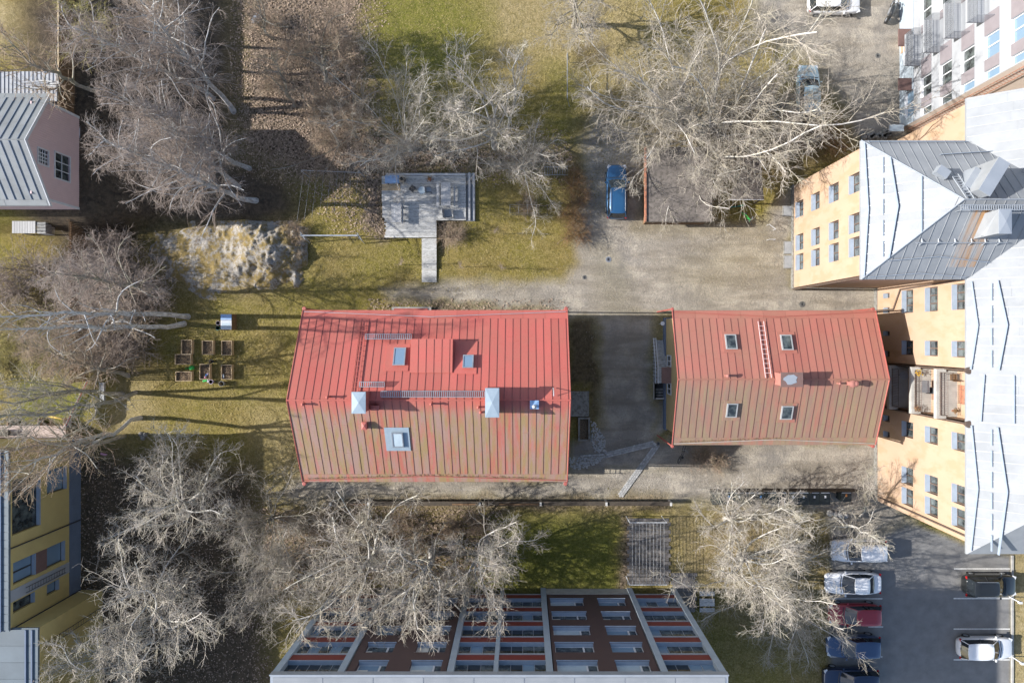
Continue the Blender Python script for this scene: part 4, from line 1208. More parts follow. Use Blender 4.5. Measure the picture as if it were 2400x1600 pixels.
# ridge walkway
a, b, c, d = px_box(2255, 2420, 479, 492, apex[2] + .2)
walkway(orf, a, 34.5, c, d, apex[2] + .1, .14, 'pale_metal', zr=zS)
# chimney box with cross-folded plate
a, b, c, d = px_box(2341, 2369, 491, 547, 16.4)
roof_box(ob, a, b, c, d, 13.6, 16.4, 'chimney', 'grey_sheet_roof', 'pale_metal', over=.03)
# white flared cheek beside it
x_ = a
ck = MB(); p0 = W(2298, 554, 14.9); p1 = W(2313, 497, 15.3); 
ck.slab([(p0[0], p0[1], 14.9), (a, c + .1, 15.2), (a, d - .1, 16.3), (p1[0], p1[1], 15.8)], .05); ck.build('flashing', MATS['grey_sheet_roof'], ob)
# big north-slope chimney, turned housing with ladder
bx, by, _ = W(2318, 418, 16.0)
hs_ = MB(); ang = -.55
hs_.obox((bx, by, 15.3), (.7, 2.2, 2.2), ang); cho = hs_.build('chimney', MATS['grey_sheet_roof'], ob)
MB().obox((bx, by, 16.45), (.78, 2.28, .08), ang).build('cap', MATS['pale_metal'], cho)
MB().obox((bx - .62, by - .1, 14.7), (.5, 2.0, 1.2), ang).build('flue_housing', MATS['pale_metal'], cho)
hx_, hy_, _ = W(2216, 401, 15.1)
MB().obox((hx_, hy_, 14.7), (.75, .55, .5), -.6).build('roof_hatch', MATS['pale_metal'], ob)
lp0 = Vector((*W(2236, 405, 14.9)[:2], 0)); lp1 = Vector((*W(2258, 467, 15.6)[:2], 0))
lm = MB()
def LP(t, w): 
    q = lp0.lerp(lp1, t); return Vector((q.x + w, q.y, max(zN(q.y), 0) + .2))
for w in (0, .45): lm.tube([LP(0, w), LP(1, w)], .035, 5)
lo = lm.build('roof_ladder', MATS['pale_metal'], ob)
for i in range(1, 9): MB().tube([LP(i / 9, 0), LP(i / 9, .45)], .03, 5).build('rung', MATS['pale_metal'], lo)

# ================================================================ WHITE APARTMENT BUILDING
wb = thing('white_apartment_building', (33, 24, 0), 'tall white apartment building with mauve window bands and white mesh balconies', 'building')
QX, QY = 31.5, 17.35
ops = []; wins = []; panels = []
zrows = [(3.07, 4.4), (5.5, 6.9), (8.0, 9.4), (10.45, 11.9), (13.0, 14.5)]
yw = [(17.4 + .05, 18.1), (19.0, 20.6), (24.6, 27.4)]
for (za, zb_) in zrows:
    for (ya, yb) in ((17.45, 18.05), (18.85, 20.45), (24.6, 26.6), (29.5, 31)): ops.append((ya, yb, za, zb_)); wins.append((ya, yb, za, zb_))
    panels += [(18.05, 18.85, za, zb_), (20.45, 21.9, za, zb_), (26.6, 27.6, za, zb_), (23.9, 24.6, za, zb_)]
mb = MB(); wall(mb, 'x', QX, QX + .35, QY + .02, 40, 2.0, 24, ops); mb.box(QX + .36, QX + .5, QY + .3, 40, 0, 24); mb.box(QX + .5, 50, QY + .3, 40, 23.5, 24)
mb.build('wall', MATS['white_panel'], wb)
for (a_, b_, c_, d_) in panels: MB().box(QX - .02, QX + .0, a_ + .02, b_ - .02, c_, d_).build('panel', MATS['mauve_panel'], wb)
for q in wins: window_x(wb, QX, *q, .12, 'white_paint', 1 if q[1] - q[0] < 1 else 2, 'white_paint', 'pale_glass' if R.random() < .4 else 'glass', sillout=.04)
gops = [(22.4, 24.7, .7, 2.0), (18.0, 20, .9, 2.0)]
mb = MB(); wall(mb, 'x', QX - .03, QX + .33, QY + .02, 40, 0, 1.98, gops); mb.build('ground_floor', MATS['grey_blue_panel'], wb)
for q in gops: window_x(wb, QX - .03, *q, .1, 'white_paint', 2, 'white_paint', 'pale_glass')
# south wall, slanted so that the sun lights it, rendered in pale brick, with an escape ladder rail
mb = MB(); mb.add([(QX + .002, QY + .01, 0), (QX + 4, QY - 1.55, 0), (QX + 20, QY - 1.55, 0), (QX + 20, QY + .29, 0), (QX + .4, QY + .29, 0), (QX + .002, QY + .01, 24), (QX + 4, QY - 1.55, 24), (QX + 20, QY - 1.55, 24), (QX + 20, QY + .29, 24), (QX + .4, QY + .29, 24)], [(4, 3, 2, 1, 0), (5, 6, 7, 8, 9), (0, 1, 6, 5), (1, 2, 7, 6), (2, 3, 8, 7), (3, 4, 9, 8), (4, 0, 5, 9)]); mb.build('side_wall', MATS['side_render'], wb)
mb = MB()
for x in (QX + .25, QX + .75): mb.tube([(x, QY - .12 - (x - QX) * .39, .5), (x, QY - .12 - (x - QX) * .39, 20)], .025, 5)
ldr = mb.build('escape_ladder', MATS['terracotta'], wb)
for i in range(64): MB().tube([(QX + .25, QY - .22, .7 + i * .3), (QX + .75, QY - .41, .7 + i * .3)], .015, 4).build('rung', MATS['terracotta'], ldr)
# mesh balconies
for (za, (x0, x1, y0, y1)) in zip((2.9, 5.4, 7.9, 10.4), ((2132, 2172, 74, 148), (2175, 2224, 40, 116), (2222, 2269, 0, 82), (2276, 2326, -30, 44))):
    zt_ = za + 1.1
    Xa = QX - 1.15
    ya = W(0, y1, za + .5)[1]; yb = W(0, y0, za + .5)[1]
    fl = MB().box(Xa, QX - .003, ya, yb, za - .15, za).build('balcony', MATS['white_panel'], wb)
    mb = MB()
    n_ = 16
    for i in range(n_ + 1):
        y = ya + (yb - ya) * i / n_; mb.box(Xa - .01, Xa + .01, y - .01, y + .01, za, zt_)
    for i in range(8):
        z = za + .08 + i * .145; mb.box(Xa - .012, Xa + .012, ya, yb, z, z + .02)
        for yy in (ya, yb): mb.box(Xa, QX - .003, yy - .01, yy + .01, z, z + .02)
    mb.build('mesh_panel', MATS['steel'], fl)['kind'] = 'stuff'
    MB().tube([(QX, ya, zt_), (Xa, ya, zt_), (Xa, yb, zt_), (QX, yb, zt_)], .025, 5).build('rail', MATS['steel'], fl)
for (y0, y1) in ((78, 118), (192, 220)):
    ya = W(0, y1, 1)[1]; yb = W(0, y0, 1)[1]
    c_ = MB().box(QX - 1.1, QX - .04, ya, yb, 1.7, 1.8).build('canopy', MATS['brown_roof'], wb)
    MB().box(QX - .06, QX - .035, ya, yb, .2, 1.7).build('door', MATS['orange_plaster' if y0 == 78 else 'grey_blue_panel'], c_)

# ================================================================ BOTTOM APARTMENT BUILDING (red and brown bands)
bb = thing('banded_apartment_building', (-1.4, -22, 0), 'apartment building with brown cladding, dark red balcony bands and glazed loggias', 'building')
FY = -21.0
BZ = 14.7
bxs = {}
xa_ = lambda p: (p - NX) / (F / HC)      # from a ground-level pixel
X0b, X1b = -15.45, 12.55
secs = [(-15.45, -11.4, 'red'), (-11.4, -4.55, 'brown'), (-4.55, -1.7, 'red'), (-1.7, 1.7, 'red'), (1.7, 8.9, 'brown'), (8.9, 12.55, 'red')]
sill_z = [2.2, 4.83, 7.46, 10.09, 12.72]
mb = MB(); 
for z in range(1): mb.box(X0b + .1, X1b - .1, FY - 9, FY - 1.15, 0, BZ - .1)
mb.build('core', MATS['brown_cladding'], bb)
MB().box(X0b - .15, X1b + .15, FY - 9.2, FY + .12, BZ - .1, BZ + .12).build('roof', MATS['pale_metal'], bb)
for i in range(9):
    x = X0b + (X1b - X0b) * (i + .0) / 9
    MB().box(x + .02, x + (X1b - X0b) / 9 - .02, FY - 9.1, FY + .0, BZ + .12, BZ + .15).build('roof_sheet', MATS['grey_sheet_roof'], bb)
MB().box(X0b - .18, X1b + .18, FY + .12, FY + .2, BZ - .25, BZ + .2).build('parapet_trim', MATS['pale_metal'], bb)
for (xa, xb, kind) in secs:
    if kind == 'brown':
        w_ = xb - xa
        if xa > 0: wx_ = [(2.2, 4.85), (6.0, 8.2)]
        else: wx_ = [(-10.6, -8.7), (-7.2, -5.2)]
        ops = [(a_, b_, z, z + 1.35) for a_, b_ in wx_ for z in sill_z]
        mb = MB(); wall(mb, 'y', FY - .3, FY, xa + .28, xb - .28, 1.2, BZ - .1, ops); mb.box(xa + .28, xb - .28, FY - .62, FY - .45, 1.2, BZ - .1)
        mb.build('wall', MATS['brown_cladding'], bb)
        MB().box(xa + .02, xb, FY - .6, FY + .03, 0, 1.2).build('plinth', MATS['pale_concrete'], bb)
        for (a_, b_, z, z2) in ops:
            fr = MB(); y_ = FY - .25
            fr.box(a_, b_, y_ - .06, y_, z, z + .07); fr.box(a_, b_, y_ - .06, y_, z2 - .07, z2); fr.box(a_, a_ + .06, y_ - .06, y_, z + .07, z2 - .07); fr.box(b_ - .06, b_, y_ - .06, y_, z + .07, z2 - .07)
            xs = a_ + (b_ - a_) * .74; fr.box(xs - .06, xs + .06, y_ - .06, y_ + .01, z + .07, z2 - .07)
            fo = fr.build('window', MATS['white_paint'], bb)
            MB().box(a_ + .05, xs - .05, y_ - .04, y_ - .03, z + .06, z2 - .06).build('pane', MATS[R.choice(('pale_glass', 'pale_glass', 'glass', 'frosted_glass'))], fo)
            if R.random() < .6: MB().box(a_ + .07, a_ + .07 + (b_ - a_) * R.uniform(.15, .6), y_ - .029, y_ - .022, z + (z2 - z) * R.choice((.1, .45)), z2 - .08).build('curtain', MATS['curtain'], fo)
            MB().box(xs + .05, b_ - .05, y_ - .04, y_ - .03, z + .06, z2 - .06).build('pane', MATS['glass'], fo)
            MB().add([(a_ - .03, y_, z + .05), (b_ + .03, y_, z + .05), (b_ + .03, FY + .07, z - .02), (a_ - .03, FY + .07, z - .02), (a_ - .03, y_, z - .02), (b_ + .03, y_, z - .02), (b_ + .03, FY + .07, z - .05), (a_ - .03, FY + .07, z - .05)],
                     [(0, 3, 2, 1), (4, 5, 6, 7), (3, 7, 6, 2), (0, 1, 5, 4), (1, 2, 6, 5), (3, 0, 4, 7)]).build('sill', MATS['blue_grey_sill'], fo)
    else:
        for z in sill_z:
            MB().box(xa + .14, xb - .14, FY - .12, FY - .02, z - .95, z - .12).build('parapet_band', MATS['dark_red_cladding'], bb)
            MB().box(xa + .14, xb - .14, FY - .32, FY + .03, z - .12, z - .04).build('ledge', MATS['blue_grey_sill'], bb)
            MB().box(xa + .14, xb - .14, FY - 1.1, FY - .0, z - 1.15, z - .96).build('slab', MATS['white_panel'], bb)
            nn = max(2, int((xb - xa) / .8))
            fo = MB()
            for i in range(nn + 1):
                x = xa + .16 + (xb - xa - .32) * i / nn; fo.box(x - .02, x + .02, FY - .28, FY - .24, z - .04, z + 1.38)
            fo.box(xa + .14, xb - .14, FY - .29, FY - .23, z + 1.38, z + 1.46)
            fo = fo.build('glazing_frame', MATS['steel'], bb)
            for i in range(nn):
                x = xa + .18 + (xb - xa - .32) * i / nn; MB().box(x, x + (xb - xa - .32) / nn - .04, FY - .27, FY - .26, z - .03, z + 1.37).build('pane', MATS[R.choice(('glass', 'glass', 'car_glass', 'pale_glass'))], fo)
        MB().box(xa + .14, xb - .14, FY - 1.0, FY - .7, 0, 1.1).build('ground_wall', MATS['brown_wood'] if xa > 5 else MATS['brown_cladding'], bb)
xf_ = [X0b] + [s_[1] for s_ in secs]
for i, x in enumerate(xf_):
    w_ = .14 if i in (3,) else .26
    if i == 3: w_ = .12
    MB().box(x - w_ / 2 - .08, x + w_ / 2 + .08, FY - .5, FY + .1, 0, BZ - .28).build('pilaster', MATS['grey_blue_panel'], bb)

# ================================================================ YELLOW BUILDING, lower left
yb_o = thing('yellow_building', (-40, -18, 0), 'mustard yellow rendered block with dark window recesses and wall ladders', 'building')
YX = -36.8
ops = [(-12.0, -8.95 - 0.0, 5.0, 7.6), (-11.3, -9.6, 1.9, 3.5), (-18.6, -15.0, 4.3, 6.4), (-16.9, -14.6, 1.9, 3.2)]
ops = [(-14.3, -10.3, 5.0, 7.8), (-12.2, -10.3, 2.0, 4.2), (-17.9, -16.3, 5.5, 7.7), (-17.9, -16.3, 2.2, 4.2), (-19.95, -19.15, 5.6, 7.7), (-20.0, -19.15, 2.9, 4.2)]
MB().box(YX + .001, YX + .02, -17.9, -16.3, 4.22, 5.48).build('panel', MATS['brown_roof'], yb_o)
mb = MB(); wall(mb, 'x', YX - .4, YX, -21, -8.2, 1.6, 8.1, ops); mb.box(-60, YX - .4, -8.6, -8.2, 1.6, 8.1); mb.box(-60, YX - .55, -21, -8.6, 0, 8.0)
mb.box(YX - .54, YX - .41, -21, -8.6, 1.6, 8.0)
mb.build('wall', MATS['yellow_plaster'], yb_o)
MB().box(YX - .4, YX + .05, -21.0, -8.15, 0, 1.6).build('plinth', MATS['blue_plinth'], yb_o)
for i, q in enumerate(ops): window_x(yb_o, YX, *q, .22, 'dark_metal', 2 if i in (0, 2) else 1, 'blue_grey_sill', 'glass' if i in (0, 4) else 'pale_glass', out=-1)
MB().box(YX + .001, YX + .04, -19.05, -18.2, 1.62, 8.05).build('vertical_panel', MATS['white_panel'], yb_o)
mb = MB(); mb.box(-60, YX + .12, -21, -8.0, 8.1, 8.25); yr_ = mb.build('roof', MATS['slate_grey_sheet'], yb_o)
for i in range(22): MB().box(-45, YX + .1, -20.9 + i * .585, -20.9 + i * .585 + .55, 8.25, 8.28).build('sheet', MATS['slate_grey_sheet'], yr_)
MB().box(YX - .5, YX - .38, -21, -8.1, 8.28, 8.38).build('gutter', MATS['blue_plinth'], yr_); MB().box(YX - 1.0, YX - .9, -21, -8.1, 8.28, 8.36).build('gutter', MATS['blue_plinth'], yr_)
# front section further down
Y2 = -34.95
MB().box(-60, Y2, -40, -21.0, 0, 7.75).build('wall', MATS['yellow_plaster'], yb_o)
mb = MB(); mb.box(-60, Y2 + .1, -40, -20.9, 7.75, 7.9); y2r = mb.build('roof', MATS['slate_grey_sheet'], yb_o)
for i in range(16): MB().box(-48, Y2 + .1, -40 + i * 1.19, -40 + i * 1.19 + 1.16, 7.9, 7.93).build('sheet', MATS['slate_grey_sheet'], y2r)
for (xx) in (Y2 - .35, Y2 - .8): MB().box(xx, xx + .1, -40, -21, 7.93, 8.02).build('gutter', MATS['blue_plinth'], y2r)
# wall ladders
for (y, z0, z1, xw) in ((-18.85, 2.2, 6.6, YX + .14), (W(0, 1450, 2)[1], .3, 7.2, Y2 + .12)):
    mb = MB()
    for d_ in (0, .38): mb.tube([(xw, y + d_, z0), (xw, y + d_, z1)], .022, 5)
    lo = mb.build('wall_ladder', MATS['dark_metal'], yb_o)
    for i in range(int((z1 - z0) / .3)): MB().tube([(xw, y, z0 + .15 + i * .3), (xw, y + .38, z0 + .15 + i * .3)], .015, 4).build('rung', MATS['dark_metal'], lo)
for y in (W(0, 1235, 2.5)[1], W(0, 1400, 2)[1]):
    MB().tube([(YX + .08, y, .2), (YX + .08, y, 8.0)], .05, 6).build('downpipe', MATS['dark_metal'], yb_o)
dk = thing('pink_plank_deck', (-40, -6.8, 0), 'pinkish plank deck on the upper side of the yellow building', 'deck')
for i in range(11):
    y = W(0, 1038 - i * 3.7, 1.6)[1]
    MB().box(-50, -37.15, y, y + .12, 1.45, 1.5).build('plank', MATS['pink_wood'], dk)
mb = MB(); [mb.box(x, x + .12, -8.0, -6.6, .2, 1.45) for x in (-48, -45, -42, -39.5, -37.4)]; mb.build('joist', MATS['brown_wood'], dk)
bq = thing('dark_bench', (-43, -7.6, 0), 'dark bench standing on the pinkish plank deck', 'bench')
MB().box(-44, -41.5, -8.0, -7.5, 1.85, 1.95).build('seat', MATS['dark_wood'], bq)
for x in (-43.9, -41.7): MB().box(x, x + .08, -7.95, -7.55, 1.5, 1.85).build('leg', MATS['dark_wood'], bq)

# ================================================================ PINK HOUSE
ph = thing('pink_board_house', (-40, 13.6, 4), 'pink boarded gable house with weathered grey sheet-metal roof and white trim', 'house')
PX, PYA, PYB, PB, PE, PR = -34.25, 9.85, 17.0, 4.0, 8.1, 10.6
pm = (PYA + PYB) / 2
PRX = -33.85          # roof edge
wa, wb_ = (W(0, 418, 6)[1], W(0, 360, 6)[1])
o1 = (W(0, 418, 6.6)[1], W(0, 360, 6.6)[1], 5.4, 7.0); o2 = (W(0, 384, 8.4)[1], W(0, 350, 8.4)[1], 7.75, 8.75)
mb = MB(); wall(mb, 'x', PX - .3, PX, PYA, PYB, PB, PE, [o1, (o2[0], o2[1], 7.75, PE)])
g1 = PE - .2
zg = lambda y: PR - .12 - abs(y - pm) * (PR - PE) / (pm - PYA + .45)
# gable triangle in strips
n_ = 48
for i in range(n_):
    a = PYA + (PYB - PYA) * i / n_; b = PYA + (PYB - PYA) * (i + 1) / n_
    lo_ = PE
    if o2[0] <= a and b <= o2[1] + .1: lo_ = 8.75
    ta, tb_ = zg(a), zg(b)
    if min(ta, tb_) > lo_: mb.add([(PX - .3, a, lo_), (PX, a, lo_), (PX, b, lo_), (PX - .3, b, lo_), (PX - .3, a, ta), (PX, a, ta), (PX, b, tb_), (PX - .3, b, tb_)], [(3, 2, 1, 0), (4, 5, 6, 7), (0, 1, 5, 4), (1, 2, 6, 5), (2, 3, 7, 6), (3, 0, 4, 7)])
mb.box(-50, PX - .3, PYA, PYA + .3, PB, PE); mb.box(-50, PX - .3, PYB - .3, PYB, PB, PE); mb.box(PX - .6, PX - .5, PYA + .3, PYB - .3, PB, PE + .6)
mb.build('wall', MATS['pink_boards'], ph)
y = PYA + .1
while y < PYB - .05:      # upright cover boards
    if True:
        zt_ = zg(y)
        for (s_, e_) in ((PB, zt_),):
            segs = [(PB, zt_)]
            for q in (o1, o2):
                if q[0] - .12 < y < q[1] + .12:
                    segs = [z for (s0, e0) in segs for z in ((s0, min(e0, q[2] - .12)), (max(s0, q[3] + .12), e0)) if z[1] - z[0] > .05]
            mb = MB()
            for (s0, e0) in segs: mb.box(PX + .001, PX + .02, y - .02, y + .02, s0, e0)
            mb.build('board', MATS['pink_boards'], ph)
    y += .165
def trim_win(q, cols, rows):
    fo = MB(); X = PX
    fo.box(X, X + .05, q[0] - .1, q[0], q[2] - .1, q[3] + .1); fo.box(X, X + .05, q[1], q[1] + .1, q[2] - .1, q[3] + .1)
    fo.box(X, X + .05, q[0], q[1], q[2] - .1, q[2]); fo.box(X, X + .05, q[0], q[1], q[3], q[3] + .1)
    for i in range(1, cols): y_ = q[0] + (q[1] - q[0]) * i / cols; fo.box(X - .06, X - .02, y_ - .03, y_ + .03, q[2], q[3])
    for i in range(1, rows): z_ = q[2] + (q[3] - q[2]) * i / rows; fo.box(X - .065, X - .025, q[0], q[1], z_ - .025, z_ + .025)
    f_ = fo.build('window', MATS['white_paint'], ph)
    for i in range(cols):
        for j in range(rows):
            MB().box(X - .1, X - .08, q[0] + (q[1] - q[0]) * i / cols, q[0] + (q[1] - q[0]) * (i + 1) / cols, q[2] + (q[3] - q[2]) * j / rows, q[2] + (q[3] - q[2]) * (j + 1) / rows).build('pane', MATS['glass'], f_)
trim_win(o1, 3, 2); trim_win(o2, 4, 4)
MB().box(PX, PX + .06, PYA, PYB, PB, PB + .28).build('base_board', MATS['white_paint'], ph)
for y in (PYA - .02, PYB - .16): MB().box(PX + .001, PX + .05, y, y + .18, PB + .28, PE - .05).build('corner_board', MATS['white_paint'], ph)
EYA, EYB = PYA - .45, PYB + .45
rf = MB()
rf.slab([(-55, pm, PR - .03), (-55, EYA, PE - .03), (PRX, EYA, PE - .03), (PRX, pm, PR - .03)], .12); rf.slab([(-55, EYB, PE - .03), (-55, pm, PR - .03), (PRX, pm, PR - .03), (PRX, EYB, PE - .03)], .12)
prf = rf.build('roof', MATS['old_grey_sheet_roof'], ph)
hw = pm - EYA; PL = math.hypot(hw, PR - PE)
for sgn in (1, -1):
    seam_slope(prf, (-46, pm, PR + .01), (1, 0, 0), (0, sgn * hw, -(PR - PE)), lambda u: (.03, PL - .45), 46 + PRX, .6, 'old_grey_sheet_roof', 'blue_plinth', rib=.05, ribw=.035, phase=.25)
    seam_slope(prf, (-46, pm, PR + .012), (1, 0, 0), (0, sgn * hw, -(PR - PE)), lambda u: (PL - .44, PL), 46 + PRX, 3.0, 'old_grey_sheet_roof', 'old_grey_sheet_roof', rib=.01, ribw=.03)
for ye in (EYA, EYB):
    v = [(PRX, pm, PR + .03), (PRX, ye, PE + .03)]
    MB().add([(PRX, pm, PR + .05), (PRX, ye, PE + .05), (PRX + .05, ye, PE + .05), (PRX + .05, pm, PR + .05), (PRX, pm, PR - .2), (PRX, ye, PE - .2), (PRX + .05, ye, PE - .2), (PRX + .05, pm, PR - .2)],
             [(0, 1, 2, 3), (7, 6, 5, 4), (2, 6, 7, 3), (0, 4, 5, 1), (1, 5, 6, 2), (3, 7, 4, 0)]).build('bargeboard', MATS['white_paint'], ph)
# lean-to and terrace below the eave
lt = thing('slatted_shed', (-38.5, 9.0, 1), 'grey plank lean-to with slatted side under the pink house eave', 'shed')
x0, x1 = W(25, 0, 3.5)[0], W(80, 0, 3.5)[0]
for i in range(9):
    xa = x0 + (x1 - x0) * i / 9
    MB().box(xa, xa + (x1 - x0) / 9 - .02, W(0, 546, 3.5)[1], W(0, 505, 3.5)[1], 3.3, 3.36).build('plank', MATS['grey_wood_lengthways'], lt)
for i in range(12):
    y = W(0, 548 - i * 3.4, 3)[1]
    MB().box(x1 + .02, x1 + .75, y, y + .05, 2.2, 3.3).build('slat', MATS['grey_wood'], lt)
mb = MB(); mb.box(x0, x0 + .1, 8.3, 8.4, 1.1, 3.3); mb.box(x1 - .1, x1, 8.3, 8.4, 1.1, 3.3); mb.build('post', MATS['grey_wood'], lt)
# ribbed outbuilding above the pink house
wsd = thing('ribbed_roof_shed', (-41, 20, 4), 'low shed with pale ribbed metal roof in the upper left garden', 'shed')
x0, x1 = -50, W(131, 0, 6.6)[0]; ya, yb = W(0, 236, 6.6)[1], W(0, 166, 6.6)[1]
MB().box(x0, x1 - .2, ya + .1, yb - .1, 4.2, 6.4).build('wall', MATS['white_panel'], wsd)
for i in range(36):
    xa = x1 - (i + 1) * .3
    MB().box(xa, xa + .29, ya, yb, 6.4, 6.46).build('roof_sheet', MATS['white_panel'], wsd); MB().box(xa + .26, xa + .29, ya, yb, 6.46, 6.5).build('rib', MATS['white_panel'], wsd)
sp = thing('timber_pile', (-36, 20.3, 6.5), 'pile of pale boards and grey slats lying on the ribbed shed roof', 'timber pile')
for i in range(14):
    x = W(75 + i * 4, 0, 6.7)[0]; y = W(0, 190 + (i % 4) * 5, 6.7)[1]
    MB().obox((x, y, 6.56 + (i % 3) * .06), (1.3 - i * .04, .09, .04), R.uniform(-.1, .1)).build('board', MATS['white_panel' if i < 7 else 'grey_wood'], sp)
# ================================================================ FENCES, WALLS
def hg(x, y): return float(hgt(np.array([x]), np.array([y]))[0])
fn = thing('board_fence', (-34.6, 25, 4.2), 'tall close-boarded timber fence running up beside the straw-coloured garden', 'fence')
y = 17.15
bmesh0 = None
def rep_box(name, m, par, size, locs):
    """many alike pieces that share one mesh; locs are world centres"""
    me = MB().box(-size[0] / 2, size[0] / 2, -size[1] / 2, size[1] / 2, -size[2] / 2, size[2] / 2)
    d = bpy.data.meshes.new(name); d.from_pydata(me.v, [], me.f); d.materials.append(MATS[m])
    off = ORG[par.name]
    for q in locs:
        o = bpy.data.objects.new(name, d); COL.objects.link(o); o.parent = par
        o.location = Vector(q[:3]) - off
        if len(q) > 3: o.rotation_euler = (0, 0, q[3])
        if len(q) > 4: o.scale = (q[4], q[5], 1)
        ORG[o.name] = off
rep_box('board', 'brown_wood', fn, (.03, .135, 1.95), [(-34.6, 17.2 + i * .145, 5.15) for i in range(82)])
for z in (4.6, 5.8): MB().box(-34.7, -34.62, 17.1, 29.1, z, z + .09).build('rail', MATS['brown_wood'], fn)
MB().box(-34.66, -34.54, 17.1, 29.1, 6.13, 6.17).build('capping', MATS['pale_wood'], fn)
rep_box('post', 'brown_wood', fn, (.1, .1, 2.1), [(-34.7, 17.2 + i * 2.35, 5.2) for i in range(6)])
sf = thing('slatted_fence', (-35.5, 3, 1.1), 'brown upright slat fence with gaps throwing striped shade over the rock and lawn', 'fence')
rep_box('slat', 'brown_wood', sf, (.03, .085, 2.45), [(-35.5, 9.3 - i * .132, 2.35) for i in range(98)])
for z in (1.5, 3.2): MB().box(-35.6, -35.52, -3.6, 9.4, z, z + .09).build('rail', MATS['brown_wood'], sf)
rep_box('post', 'brown_wood', sf, (.1, .1, 2.6), [(-35.65, 9.2 - i * 2.12, 2.3) for i in range(7)])
# red and white picket fence in the lower left garden
pk = thing('picket_fence', (-35, -5, .6), 'slanting red and white picket fence beside the small green lawn', 'fence')
p0 = Vector(W(205, 893, 1.4)); p1 = Vector(W(152, 1002, 1.4)); dd = (p1 - p0); ln = dd.length; an = math.atan2(dd.y, dd.x)
for i in range(34):
    q = p0 + dd * (i / 33); MB().obox((q.x, q.y, 1.1), (.07, .025, 1.0), an).build('picket', MATS['white_paint'], pk)
for z in (.9, 1.4): MB().obox((*(p0 + dd * .5)[:2], z), (ln, .04, .07), an).build('rail', MATS['plastic_red'], pk)
for s_ in (.33,):
    q0 = p0 + Vector((.55, 0, 0)); 
    for i in range(20): q = q0 + dd * (i / 20); MB().obox((q.x, q.y, .9), (.08, .05, .04), an).build('lath', MATS['white_paint'], pk)
tp = thing('yellow_tape', (W(110, 975, .8)[0], W(110, 975, .8)[1], .6), 'strip of yellow tape stretched above the pinkish deck', 'tape')
a_ = W(80, 972, 1.0); b_ = W(152, 983, 1.2); c_ = W(130, 978, 1.0)
MB().slab([(a_[0], a_[1], 1.0), (c_[0], c_[1] - .08, 1.05), (b_[0], b_[1], 1.2), (c_[0], c_[1] + .1, 1.1)], .01).build('band', MATS['plastic_yellow'], tp)
sb = thing('sheet_metal_box', (W(228, 915, .8)[0], W(228, 915, .8)[1], 0), 'grey ribbed sheet-metal garden box by the picket fence', 'garden box')
a, b, c, d = px_box(214, 243, 896, 942, .9)
MB().box(a, b, c, d, 0, .85).build('body', MATS['steel'], sb)
for i in range(9): MB().box(a - .02, b + .02, c + (d - c) * i / 9, c + (d - c) * (i + .85) / 9, .85, .9).build('lid_strip', MATS['lichen_grey'], sb)
# terrace shade sail / pink cloth
pc = thing('pink_cloth', (W(243, 1066, .3)[0], W(243, 1066, .3)[1], 0), 'small pale pink cloth lying in the shade beside the yellow building', 'cloth')
q = [W(235, 1074, .1), W(253, 1064, .12), W(237, 1060, .14)]
MB().slab([(q[0][0], q[0][1], .1), (q[1][0], q[1][1], .16), (q[2][0], q[2][1], .22)], .02).build('cloth', MATS['plastic_pink'], pc)
st2 = thing('garden_stone', (W(337, 1020)[0], W(337, 1020)[1], 0), 'grey stone pair at the lawn edge where the shade begins', 'stone')
for q in ((331, 1017, .22), (341, 1018, .2), (336, 1025, .25)):
    x, y, _ = W(q[0], q[1]); MB().lathe((x, y, -.05), [(q[2] * .8, 0), (q[2], .12), (q[2] * .5, .24)], 7).build('stone', MATS['concrete'], st2)
# retaining fence below the big house
rfn = thing('retaining_fence', (W(1160, 1180)[0], W(0, 1180)[1], -.0), 'long dark slatted fence along the path under the big red house', 'fence')
yf = W(0, 1180, .45)[1]
xa0, xb0 = W(775, 0, .5)[0], W(1572, 0, .5)[0]
n_ = 150
rep_box('slat', 'dark_wood', rfn, (.1, .03, .75), [(xa0 + (xb0 - xa0) * (i + .5) / n_, yf, .45) for i in range(n_)])
for z in (.18, .72): MB().box(xa0, xb0, yf + .02, yf + .07, z, z + .08).build('rail', MATS['dark_wood'], rfn)
MB().box(xa0, xb0, yf - .05, yf + .3, .86, .9).build('shelf_board', MATS['dark_wood'], rfn)
rep_box('post', 'grey_wood', rfn, (.16, .3, 1.0), [(W(p_, 0, .5)[0], yf + .1, .5) for p_ in (778, 866, 1125, 1267, 1420, 1570)])
for (a_, b_) in ((790, 860), (1060, 1120), (1170, 1262)): MB().box(W(a_, 0, .9)[0], W(b_, 0, .9)[0], yf + .02, yf + .14, .95, 1.0).build('top_rail', MATS['brown_wood'], rfn)

